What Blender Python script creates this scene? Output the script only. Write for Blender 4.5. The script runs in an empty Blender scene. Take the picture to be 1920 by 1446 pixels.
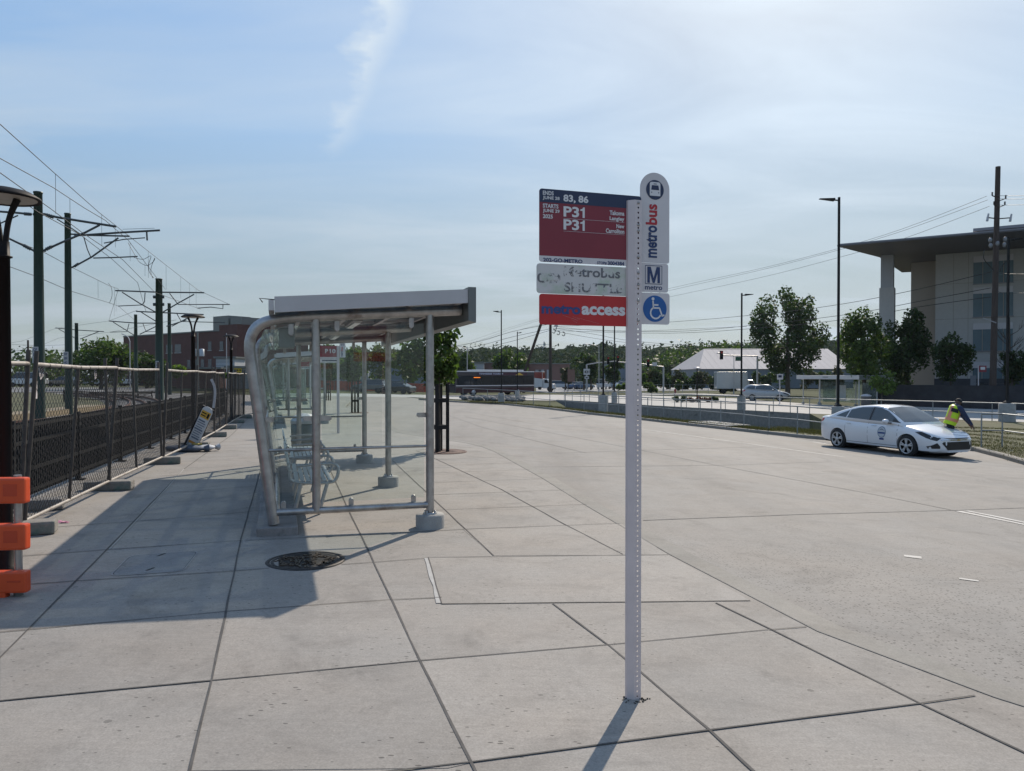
import bpy, bmesh, math, random
import numpy as np
from mathutils import Vector, Matrix
from mathutils.bvhtree import BVHTree
random.seed(7)
R = math.radians
scene = bpy.context.scene
COL = scene.collection

# ------------------------------------------------------------------ camera, sky, sun
FPX = 1390.0
PITCH = R(-0.7)
CAM = Vector((0, 0, 1.6))
cd = bpy.data.cameras.new("camera")
cam = bpy.data.objects.new("camera", cd)
COL.objects.link(cam)
cam.location = CAM
cam.rotation_euler = (R(90) + PITCH, 0, 0)
cd.sensor_width = 36.0
cd.lens = FPX / 1920 * 36.0
cd.clip_start = 0.05
cd.clip_end = 4000
scene.camera = cam
FW = Vector((0, math.cos(PITCH), math.sin(PITCH)))
UP = Vector((0, -math.sin(PITCH), math.cos(PITCH)))

SUN_EL, SUN_AZ = 38.5, 21.8       # degrees; azimuth to the right of +Y
sl = bpy.data.lights.new("sun", 'SUN')
sl.energy = 3.6
sl.angle = R(0.55)
sl.color = (1.0, 0.89, 0.75)
sun = bpy.data.objects.new("sun", sl)
COL.objects.link(sun)
sdir = Vector((math.sin(R(SUN_AZ)) * math.cos(R(SUN_EL)), math.cos(R(SUN_AZ)) * math.cos(R(SUN_EL)), math.sin(R(SUN_EL))))
sun.rotation_euler = sdir.to_track_quat('Z', 'Y').to_euler()
sun.location = (0, 0, 40)

world = bpy.data.worlds.new("World")
scene.world = world
world.use_nodes = True
wn = world.node_tree
wn.nodes.clear()
def N(nt, t, **kw):
    n = nt.nodes.new(t)
    for k, v in kw.items():
        if k.startswith('i_'):
            n.inputs[k[2:].replace('_', ' ')].default_value = v
        else:
            setattr(n, k, v)
    return n
def mth(nt, op, a, b=None, c=None, clamp=False):
    n = nt.nodes.new('ShaderNodeMath'); n.operation = op; n.use_clamp = clamp
    for i, v in enumerate((a, b, c)):
        if v is None: continue
        if isinstance(v, (int, float)): n.inputs[i].default_value = v
        else: nt.links.new(v, n.inputs[i])
    return n.outputs[0]
def ramp(nt, sock, stops):
    n = nt.nodes.new('ShaderNodeValToRGB')
    nt.links.new(sock, n.inputs[0])
    el = n.color_ramp.elements
    while len(el) < len(stops): el.new(0.5)
    for e, (p, c) in zip(el, stops):
        e.position = p
        e.color = (c, c, c, 1) if isinstance(c, (int, float)) else (*c, 1)
    return n.outputs[0]
tc = N(wn, 'ShaderNodeTexCoord')
sep = N(wn, 'ShaderNodeSeparateXYZ')
wn.links.new(tc.outputs['Generated'], sep.inputs[0])
SKYK = 2.34
sky = N(wn, 'ShaderNodeTexSky', sky_type='NISHITA', sun_disc=False)
sky.sun_elevation = R(SUN_EL)
sky.sun_rotation = R(SUN_AZ)
sky.altitude = 0.0
sky.air_density = 1.0
sky.dust_density = 0.8
sky.ozone_density = 2.0
zz = mth(wn, 'ADD', mth(wn, 'MAXIMUM', sep.outputs[2], 0.0), 0.12)
cx = mth(wn, 'DIVIDE', sep.outputs[0], zz)
cy = mth(wn, 'DIVIDE', sep.outputs[1], zz)
cmb = N(wn, 'ShaderNodeCombineXYZ')
wn.links.new(cx, cmb.inputs[0]); wn.links.new(cy, cmb.inputs[1])
mp = N(wn, 'ShaderNodeMapping')
mp.inputs['Rotation'].default_value = (0, 0, R(-38))
mp.inputs['Scale'].default_value = (0.75, 2.0, 1)
wn.links.new(cmb.outputs[0], mp.inputs[0])
n1 = N(wn, 'ShaderNodeTexNoise', i_Scale=0.9, i_Detail=9.0, i_Roughness=0.58, i_Distortion=0.9)
wn.links.new(mp.outputs[0], n1.inputs['Vector'])
n2 = N(wn, 'ShaderNodeTexNoise', i_Scale=0.45, i_Detail=4.0, i_Roughness=0.5)
wn.links.new(cmb.outputs[0], n2.inputs['Vector'])
big = ramp(wn, n2.outputs[0], [(0.36, 0.25), (0.62, 1.0)])
cl = mth(wn, 'MULTIPLY', ramp(wn, n1.outputs[0], [(0.36, 0.0), (0.74, 1.0)]), big)
# one short vapour trail: a band along a line of the cloud layer
PA = (-0.235, 1.52); PB = (-0.62, 2.49)
tdx, tdy = PB[0] - PA[0], PB[1] - PA[1]
tl = math.hypot(tdx, tdy); tdx /= tl; tdy /= tl
rx = mth(wn, 'SUBTRACT', cx, PA[0]); ry = mth(wn, 'SUBTRACT', cy, PA[1])
along = mth(wn, 'ADD', mth(wn, 'MULTIPLY', rx, tdx), mth(wn, 'MULTIPLY', ry, tdy))
n3 = N(wn, 'ShaderNodeTexNoise', i_Scale=6.5, i_Detail=6.0, i_Roughness=0.65)
wn.links.new(cmb.outputs[0], n3.inputs['Vector'])
perp = mth(wn, 'ABSOLUTE', mth(wn, 'ADD', mth(wn, 'SUBTRACT', mth(wn, 'MULTIPLY', rx, tdy), mth(wn, 'MULTIPLY', ry, tdx)),
        mth(wn, 'MULTIPLY', mth(wn, 'SUBTRACT', n3.outputs[0], 0.5), 0.16)))
band = ramp(wn, perp, [(0.0, 1.0), (0.085, 0.0)])
fade = ramp(wn, mth(wn, 'DIVIDE', along, tl), [(0.0, 1.0), (0.6, 0.7), (1.0, 0.0)])
trail = mth(wn, 'MULTIPLY', mth(wn, 'MULTIPLY', band, fade), mth(wn, 'MULTIPLY', n3.outputs[0], 1.75))
hz = ramp(wn, sep.outputs[2], [(0.0, 0.52), (0.30, 0.05), (0.6, 0.0)])
cl = mth(wn, 'MAXIMUM', mth(wn, 'ADD', mth(wn, 'ADD', mth(wn, 'MULTIPLY', cl, 0.72), hz), 0.06), trail, clamp=True)
# thin white cloud: scatters the same light, so it is the sky's brightness with the blue taken out
bw0 = N(wn, 'ShaderNodeRGBToBW')                     # squeezes the sky's brightness range, keeps its hue
wn.links.new(sky.outputs[0], bw0.inputs[0])
kf = mth(wn, 'MULTIPLY', mth(wn, 'POWER', mth(wn, 'MAXIMUM', bw0.outputs[0], 0.01), -0.62), SKYK)
kf = mth(wn, 'MULTIPLY', kf, ramp(wn, sep.outputs[2], [(0.0, 0.56), (0.10, 0.60), (0.30, 0.92), (0.5, 1.0)]))
hsv = N(wn, 'ShaderNodeHueSaturation', i_Saturation=1.07)
wn.links.new(sky.outputs[0], hsv.inputs['Color'])
gm = N(wn, 'ShaderNodeVectorMath', operation='SCALE')
tnt = N(wn, 'ShaderNodeVectorMath', operation='MULTIPLY'); tnt.inputs[1].default_value = (0.985, 1.055, 1.03)
wn.links.new(hsv.outputs[0], tnt.inputs[0])
wn.links.new(tnt.outputs[0], gm.inputs[0]); wn.links.new(kf, gm.inputs['Scale'])
bw = N(wn, 'ShaderNodeRGBToBW')
wn.links.new(gm.outputs[0], bw.inputs[0])
cb = N(wn, 'ShaderNodeCombineColor')
cv = mth(wn, 'MULTIPLY', bw.outputs[0], 1.50)
wn.links.new(mth(wn, 'MULTIPLY', cv, 0.875), cb.inputs[0]); wn.links.new(cv, cb.inputs[1]); wn.links.new(mth(wn, 'MULTIPLY', cv, 1.12), cb.inputs[2])
mx = N(wn, 'ShaderNodeMix', data_type='RGBA')
wn.links.new(cl, mx.inputs[0]); wn.links.new(gm.outputs[0], mx.inputs[6]); wn.links.new(cb.outputs[0], mx.inputs[7])
bg = N(wn, 'ShaderNodeBackground')
bg.inputs[1].default_value = 0.1
wn.links.new(mx.outputs[2], bg.inputs[0])
wo = N(wn, 'ShaderNodeOutputWorld')
wn.links.new(bg.outputs[0], wo.inputs[0])
scene.view_settings.view_transform = 'Standard'
scene.view_settings.look = 'None'
scene.view_settings.exposure = 0.42
scene.view_settings.gamma = 1.0
scene.cycles.max_bounces = 8
scene.cycles.transparent_max_bounces = 24
scene.cycles.caustics_reflective = False
scene.cycles.caustics_refractive = False

# ------------------------------------------------------------------ placing
AX = R(17.6)                       # the pavement runs at this angle to the camera
U = Vector((-math.sin(AX), math.cos(AX), 0))
W = Vector((math.cos(AX), math.sin(AX), 0))
def sof(x, y): return W.x * x + W.y * y
def Hp(x, y): return -0.02 * max(-6.0, sof(x, y))
def Hs(s):
    if s <= 3.5: return -0.2
    if s <= 20: return -0.2 - 0.037 * (s - 3.5)
    return -0.8105 - 0.004 * (min(s, 220) - 20)
def Hr(x, y): return Hs(sof(x, y))
def st(s, t, z=None):
    p = W * s + U * t
    p.z = Hp(p.x, p.y) if z is None else z
    return p
def ray(px, py): return FW + Vector(((px - 960) / FPX, 0, 0)) + UP * ((723 - py) / FPX)
def P(px, py, d): return CAM + ray(px, py) * d
def gp(px, py, H=Hp):
    r = ray(px, py); d = 2.0
    for _ in range(60):
        p = CAM + r * d
        nd = (H(p.x, p.y) - CAM.z) / r.z
        d = d + 0.7 * (min(max(nd, 1.0), 600) - d)
    return CAM + r * d
def on(px, d, H=Hr):
    p = P(px, 706, d)
    p.z = H(p.x, p.y)
    return p
def zat(py, d): return P(960, py, d).z
def PW(px, py, base, dirv=None):    # on the upright plane through base that runs across the tracks
    dv = W if dirv is None else dirv
    r = ray(px, py)
    n = Vector((-dv.y, dv.x, 0))
    return CAM + r * ((base - CAM).dot(n) / r.dot(n))

# ------------------------------------------------------------------ objects
def tag(o, label=None, cat=None, group=None, kind=None):
    if label: o['label'] = label
    if cat: o['category'] = cat
    if group: o['group'] = group
    if kind: o['kind'] = kind
    return o
def thing(name, label, cat, loc=(0, 0, 0), rz=0.0, group=None):
    o = bpy.data.objects.new(name, None)
    o.empty_display_size = 0.2
    COL.objects.link(o)
    o.location = loc
    o.rotation_euler = (0, 0, rz)
    return tag(o, label, cat, group)
def kids(o): return [c for c in COL.objects if c.parent == o]
def copy_tree(o, parent=None, loc=None, rz=None, label=None):
    c = o.copy()
    COL.objects.link(c)
    c.parent = parent
    if loc is not None: c.location = loc
    if rz is not None: c.rotation_euler = (0, 0, rz)
    if label: c['label'] = label
    for ch in kids(o): copy_tree(ch, c)
    return c

class MB:
    def __init__(s): s.v = []; s.f = []; s.sm = []
    def _add(s, vs, fs, smooth=False):
        n = len(s.v)
        s.v += [tuple(v) for v in vs]
        for f in fs:
            s.f.append(tuple(i + n for i in f)); s.sm.append(smooth)
        return s
    def box(s, c, d, M=None):
        x, y, z = (k / 2 for k in d)
        vs = [Vector((a * x, b * y, e * z)) for a in (-1, 1) for b in (-1, 1) for e in (-1, 1)]
        if M is not None: vs = [M @ v for v in vs]
        c = Vector(c)
        return s._add([v + c for v in vs], [(0, 1, 3, 2), (4, 6, 7, 5), (0, 4, 5, 1), (2, 3, 7, 6), (0, 2, 6, 4), (1, 5, 7, 3)])
    def span(s, x0, x1, y0, y1, z0, z1):
        return s.box(((x0 + x1) / 2, (y0 + y1) / 2, (z0 + z1) / 2), (abs(x1 - x0), abs(y1 - y0), abs(z1 - z0)))
    def bar(s, p, q, w, h, up=(0, 0, 1)):
        p = Vector(p); q = Vector(q); d = (q - p).normalized()
        u = Vector(up)
        if abs(d.dot(u)) > 0.98: u = Vector((0, 1, 0))
        a = d.cross(u).normalized(); b = a.cross(d).normalized()
        vs = [e + a * (i * w / 2) + b * (j * h / 2) for e in (p, q) for i, j in ((-1, -1), (1, -1), (1, 1), (-1, 1))]
        return s._add(vs, [(3, 2, 1, 0), (4, 5, 6, 7), (0, 1, 5, 4), (1, 2, 6, 5), (2, 3, 7, 6), (3, 0, 4, 7)])
    def tube(s, pts, r, n=8, caps=True):
        pts = [Vector(p) for p in pts]
        rs = r if isinstance(r, (list, tuple)) else [r] * len(pts)
        d0 = (pts[1] - pts[0]).normalized()
        a = d0.orthogonal().normalized()
        rings = []; vs = []
        for i, p in enumerate(pts):
            if i == 0: d = d0
            elif i == len(pts) - 1: d = (pts[i] - pts[i - 1]).normalized()
            else: d = ((pts[i + 1] - p).normalized() + (p - pts[i - 1]).normalized()).normalized()
            a = (a - d * a.dot(d)).normalized()
            b = d.cross(a)
            for k in range(n):
                t = 2 * math.pi * k / n
                vs.append(p + (a * math.cos(t) + b * math.sin(t)) * rs[i])
        fs = []
        for i in range(len(pts) - 1):
            for k in range(n):
                k2 = (k + 1) % n
                fs.append((i * n + k, i * n + k2, (i + 1) * n + k2, (i + 1) * n + k))
        s._add(vs, fs, True)
        if caps:
            m = len(pts) - 1
            s._add([vs[k] for k in range(n)], [tuple(range(n - 1, -1, -1))])
            s._add([vs[m * n + k] for k in range(n)], [tuple(range(n))])
        return s
    def lathe(s, prof, c=(0, 0, 0), n=20, M=None, smooth=True, caps=True):
        c = Vector(c); vs = []
        for r, z in prof:
            for k in range(n):
                t = 2 * math.pi * k / n
                v = Vector((r * math.cos(t), r * math.sin(t), z))
                if M is not None: v = M @ v
                vs.append(v + c)
        fs = []
        for i in range(len(prof) - 1):
            for k in range(n):
                k2 = (k + 1) % n
                fs.append((i * n + k, i * n + k2, (i + 1) * n + k2, (i + 1) * n + k))
        s._add(vs, fs, smooth)
        if not caps: return s
        m = len(prof) - 1
        s._add([vs[k] for k in range(n)], [tuple(range(n - 1, -1, -1))])
        s._add([vs[m * n + k] for k in range(n)], [tuple(range(n))])
        return s
    def poly(s, pts, vec=None):
        pts = [Vector(p) for p in pts]; n = len(pts)
        if vec is None: return s._add(pts, [tuple(range(n))])
        vec = Vector(vec)
        vs = pts + [p + vec for p in pts]
        fs = [tuple(range(n - 1, -1, -1)), tuple(range(n, 2 * n))]
        fs += [(i, (i + 1) % n, n + (i + 1) % n, n + i) for i in range(n)]
        return s._add(vs, fs)
    def ball(s, c, r, n=10, m=6):
        c = Vector(c)
        if isinstance(r, (int, float)): r = (r, r, r)
        vs = []; fs = []
        for i in range(m + 1):
            ph = math.pi * i / m
            for k in range(n):
                t = 2 * math.pi * k / n
                vs.append(c + Vector((r[0] * math.sin(ph) * math.cos(t), r[1] * math.sin(ph) * math.sin(t), r[2] * math.cos(ph))))
        for i in range(m):
            for k in range(n):
                k2 = (k + 1) % n
                fs.append((i * n + k, (i + 1) * n + k, (i + 1) * n + k2, i * n + k2))
        return s._add(vs, fs, True)
    def build(s, name, mat, parent=None, bevel=0.0, world=False, fix=True):
        me = bpy.data.meshes.new(name)
        vs = s.v
        if world and parent is not None:
            o = parent.location
            vs = [(v[0] - o.x, v[1] - o.y, v[2] - o.z) for v in vs]
        me.from_pydata(vs, [], s.f)
        me.polygons.foreach_set('use_smooth', s.sm)
        if fix or bevel:
            bm = bmesh.new(); bm.from_mesh(me)
            if fix:
                loose = [v for v in bm.verts if not v.link_faces]
                if loose: bmesh.ops.delete(bm, geom=loose, context='VERTS')
                bmesh.ops.recalc_face_normals(bm, faces=bm.faces)
            if bevel:
                bmesh.ops.remove_doubles(bm, verts=bm.verts, dist=1e-5)
                es = [e for e in bm.edges if len(e.link_faces) == 2 and e.calc_face_angle(0) > 0.5]
                bmesh.ops.bevel(bm, geom=es, offset=bevel, segments=2, profile=0.6, affect='EDGES', clamp_overlap=True)
            bm.to_mesh(me); bm.free()
        me.update()
        o = bpy.data.objects.new(name, me)
        if isinstance(mat, (list, tuple)):
            for m_ in mat: me.materials.append(m_)
        else: me.materials.append(mat)
        COL.objects.link(o)
        if parent is not None: o.parent = parent
        return o
def RZ(a): return Matrix.Rotation(a, 3, 'Z')
def RX(a): return Matrix.Rotation(a, 3, 'X')
def RY(a): return Matrix.Rotation(a, 3, 'Y')

# ------------------------------------------------------------------ materials
MATS = {}
def mat(name, col, rough=0.6, metal=0.0, var=0.12, scale=6.0, bump=0.0, bscale=40.0, spec=0.5, coat=0.0, fine=0.0, fscale=90.0, dirt=None, stretch=None):
    if name in MATS: return MATS[name]
    m = bpy.data.materials.new(name); m.use_nodes = True
    nt = m.node_tree; b = nt.nodes['Principled BSDF']
    b.inputs['Roughness'].default_value = rough
    b.inputs['Metallic'].default_value = metal
    b.inputs['Specular IOR Level'].default_value = spec
    if coat: b.inputs['Coat Weight'].default_value = coat; b.inputs['Coat Roughness'].default_value = 0.04
    t = N(nt, 'ShaderNodeTexCoord'); src = t.outputs['Object']
    if stretch:
        mpn = N(nt, 'ShaderNodeMapping'); mpn.inputs['Scale'].default_value = stretch
        nt.links.new(src, mpn.inputs[0]); src = mpn.outputs[0]
    nz = N(nt, 'ShaderNodeTexNoise', i_Scale=scale, i_Detail=6.0, i_Roughness=0.6)
    nt.links.new(src, nz.inputs['Vector'])
    fac = ramp(nt, nz.outputs[0], [(0.3, 1 - var), (0.7, 1 + var)])
    if fine:
        nf = N(nt, 'ShaderNodeTexNoise', i_Scale=fscale, i_Detail=3.0, i_Roughness=0.7)
        nt.links.new(src, nf.inputs['Vector'])
        fac = mth(nt, 'MULTIPLY', fac, ramp(nt, nf.outputs[0], [(0.3, 1 - fine), (0.7, 1 + fine)]))
    vm = N(nt, 'ShaderNodeVectorMath', operation='SCALE'); vm.inputs[0].default_value = col
    nt.links.new(fac, vm.inputs['Scale'])
    out = vm.outputs[0]
    if dirt:                        # (colour, threshold, scale): blotches of wear or rust
        dn = N(nt, 'ShaderNodeTexNoise', i_Scale=dirt[2], i_Detail=7.0, i_Roughness=0.65)
        nt.links.new(src, dn.inputs['Vector'])
        k = ramp(nt, dn.outputs[0], [(dirt[1], 0.0), (min(dirt[1] + 0.12, 1.0), 0.8)])
        mxn = N(nt, 'ShaderNodeMix', data_type='RGBA')
        nt.links.new(k, mxn.inputs[0]); nt.links.new(out, mxn.inputs[6]); mxn.inputs[7].default_value = (*dirt[0], 1)
        out = mxn.outputs[2]
    nt.links.new(out, b.inputs['Base Color'])
    if bump:
        nb = N(nt, 'ShaderNodeTexNoise', i_Scale=bscale, i_Detail=5.0, i_Roughness=0.65)
        nt.links.new(src, nb.inputs['Vector'])
        bp = N(nt, 'ShaderNodeBump', i_Strength=bump, i_Distance=0.02)
        nt.links.new(nb.outputs[0], bp.inputs['Height'])
        nt.links.new(bp.outputs[0], b.inputs['Normal'])
    MATS[name] = m
    return m
def leafmat(name, col, trans=0.35, var=0.45, rough=0.6, spec=0.25):
    m = bpy.data.materials.new(name); m.use_nodes = True
    nt = m.node_tree; b = nt.nodes['Principled BSDF']; out = nt.nodes['Material Output']
    g = N(nt, 'ShaderNodeNewGeometry')
    fac = ramp(nt, g.outputs['Random Per Island'], [(0.0, 1 - var), (1.0, 1 + var)])
    vm = N(nt, 'ShaderNodeVectorMath', operation='SCALE'); vm.inputs[0].default_value = col
    nt.links.new(fac, vm.inputs['Scale'])
    nt.links.new(vm.outputs[0], b.inputs['Base Color'])
    b.inputs['Roughness'].default_value = rough
    b.inputs['Specular IOR Level'].default_value = spec
    tr = N(nt, 'ShaderNodeBsdfTranslucent')
    v2 = N(nt, 'ShaderNodeVectorMath', operation='MULTIPLY'); v2.inputs[1].default_value = (1.3, 1.5, 0.5)
    nt.links.new(vm.outputs[0], v2.inputs[0]); nt.links.new(v2.outputs[0], tr.inputs[0])
    ms = N(nt, 'ShaderNodeMixShader'); ms.inputs[0].default_value = trans
    nt.links.new(b.outputs[0], ms.inputs[1]); nt.links.new(tr.outputs[0], ms.inputs[2])
    nt.links.new(ms.outputs[0], out.inputs[0])
    return m
def glassmat(name, tint, refl=1.0, rough=0.0, dirtmix=0.06):
    m = bpy.data.materials.new(name); m.use_nodes = True
    nt = m.node_tree; nt.nodes.remove(nt.nodes['Principled BSDF']); out = nt.nodes['Material Output']
    tr = N(nt, 'ShaderNodeBsdfTransparent'); tr.inputs[0].default_value = (*tint, 1)
    gl = N(nt, 'ShaderNodeBsdfGlossy'); gl.inputs['Roughness'].default_value = rough
    lw = N(nt, 'ShaderNodeLayerWeight', i_Blend=0.5)
    fr = mth(nt, 'ADD', mth(nt, 'MULTIPLY', mth(nt, 'POWER', lw.outputs['Facing'], 5.0), 0.85), 0.030)
    df = N(nt, 'ShaderNodeBsdfDiffuse'); df.inputs[0].default_value = (0.30, 0.33, 0.32, 1)
    t = N(nt, 'ShaderNodeTexCoord')
    nz = N(nt, 'ShaderNodeTexNoise', i_Scale=3.0, i_Detail=8.0, i_Roughness=0.7)
    nt.links.new(t.outputs['Object'], nz.inputs['Vector'])
    k = ramp(nt, nz.outputs[0], [(0.35, dirtmix * 0.3), (0.75, dirtmix * 1.8)])
    m0 = N(nt, 'ShaderNodeMixShader')
    nt.links.new(k, m0.inputs[0]); nt.links.new(tr.outputs[0], m0.inputs[1]); nt.links.new(df.outputs[0], m0.inputs[2])
    m1 = N(nt, 'ShaderNodeMixShader')
    nt.links.new(mth(nt, 'MULTIPLY', fr, refl, clamp=True), m1.inputs[0])
    nt.links.new(m0.outputs[0], m1.inputs[1]); nt.links.new(gl.outputs[0], m1.inputs[2])
    nt.links.new(m1.outputs[0], out.inputs[0])
    return m
GALV = mat('galvanised steel', (0.37, 0.362, 0.355), 0.33, 0.8, 0.22, 9, 0.12, 60, dirt=((0.18, 0.145, 0.125), 0.57, 3.0))
GALVD = mat('dull galvanised rail', (0.26, 0.28, 0.29), 0.55, 0.5, 0.15, 9)
ALU = mat('grey aluminium', (0.46, 0.445, 0.45), 0.45, 0.35, 0.06, 3)
ALUD = mat('dark aluminium', (0.16, 0.17, 0.165), 0.45, 0.5, 0.06, 3)
BLACKM = mat('black painted metal', (0.010, 0.010, 0.011), 0.6, 0.0, 0.2, 8, spec=0.25)
BROWNM = mat('dark bronze paint', (0.009, 0.007, 0.007), 0.6, 0.0, 0.15, 6, spec=0.2)
GREENM = mat('dark green pole paint', (0.005, 0.026, 0.018), 0.5, 0.0, 0.15, 5)
CONC = mat('grey concrete block', (0.31, 0.30, 0.28), 0.9, 0, 0.14, 7, 0.3, 60, fine=0.08)
CONCD = mat('weathered concrete', (0.22, 0.21, 0.20), 0.9, 0, 0.2, 5, 0.3, 50, fine=0.08, dirt=((0.10, 0.095, 0.09), 0.58, 2.0))
WOOD = mat('creosoted timber', (0.060, 0.042, 0.034), 0.85, 0, 0.25, 5, 0.3, 30, stretch=(6, 6, 0.4))
BARK = mat('tree bark', (0.075, 0.060, 0.048), 0.9, 0, 0.3, 6, 0.4, 30)
WHITEP = mat('white sign sheet', (0.62, 0.58, 0.58), 0.4, 0, 0.05, 6)
WIREM = mat('black cable', (0.012, 0.012, 0.013), 0.5, 0, 0.1, 3)
RUBBER = mat('tyre rubber', (0.016, 0.016, 0.017), 0.8, 0, 0.15, 20)
CLEAR = glassmat('shelter glass', (0.945, 0.978, 0.968), 1.0, 0.0, 0.012)
FARGL = glassmat('far shelter glass', (0.80, 0.88, 0.87), 1.3, 0.05, 0.22)
FROST = glassmat('frosted roof sheet', (0.30, 0.335, 0.345), 0.6, 0.3, 0.22)
DARKGL = mat('dark window glass', (0.012, 0.016, 0.020), 0.06, 0, 0.1, 2, spec=0.8)

def text(s, w, h, org, ex, ez, m, parent, name='lettering', bold=0.0, align='L', off=0.0015):
    """letters fitted into w x h; org is the lower left (or right) corner; ex, ez span the sign plane"""
    c = bpy.data.curves.new('txt', 'FONT')
    c.body = s; c.size = 1.0; c.offset = bold; c.resolution_u = 3
    o = bpy.data.objects.new('txt', c); COL.objects.link(o)
    dg = bpy.context.evaluated_depsgraph_get()
    me = bpy.data.meshes.new_from_object(o.evaluated_get(dg))
    bpy.data.objects.remove(o)
    vs = [v.co.copy() for v in me.vertices]
    x0 = min(v.x for v in vs); x1 = max(v.x for v in vs); y0 = min(v.y for v in vs); y1 = max(v.y for v in vs)
    ex = Vector(ex); ez = Vector(ez); nn = ex.cross(ez)
    org = Vector(org)
    if align == 'R': org = org - ex * w
    for v, q in zip(me.vertices, vs):
        v.co = org + ex * ((q.x - x0) / (x1 - x0) * w) + ez * ((q.y - y0) / (y1 - y0) * h) + nn * off
    me.materials.clear(); me.materials.append(m)
    me.name = name
    o = bpy.data.objects.new(name, me); COL.objects.link(o); o.parent = parent
    return o
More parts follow.
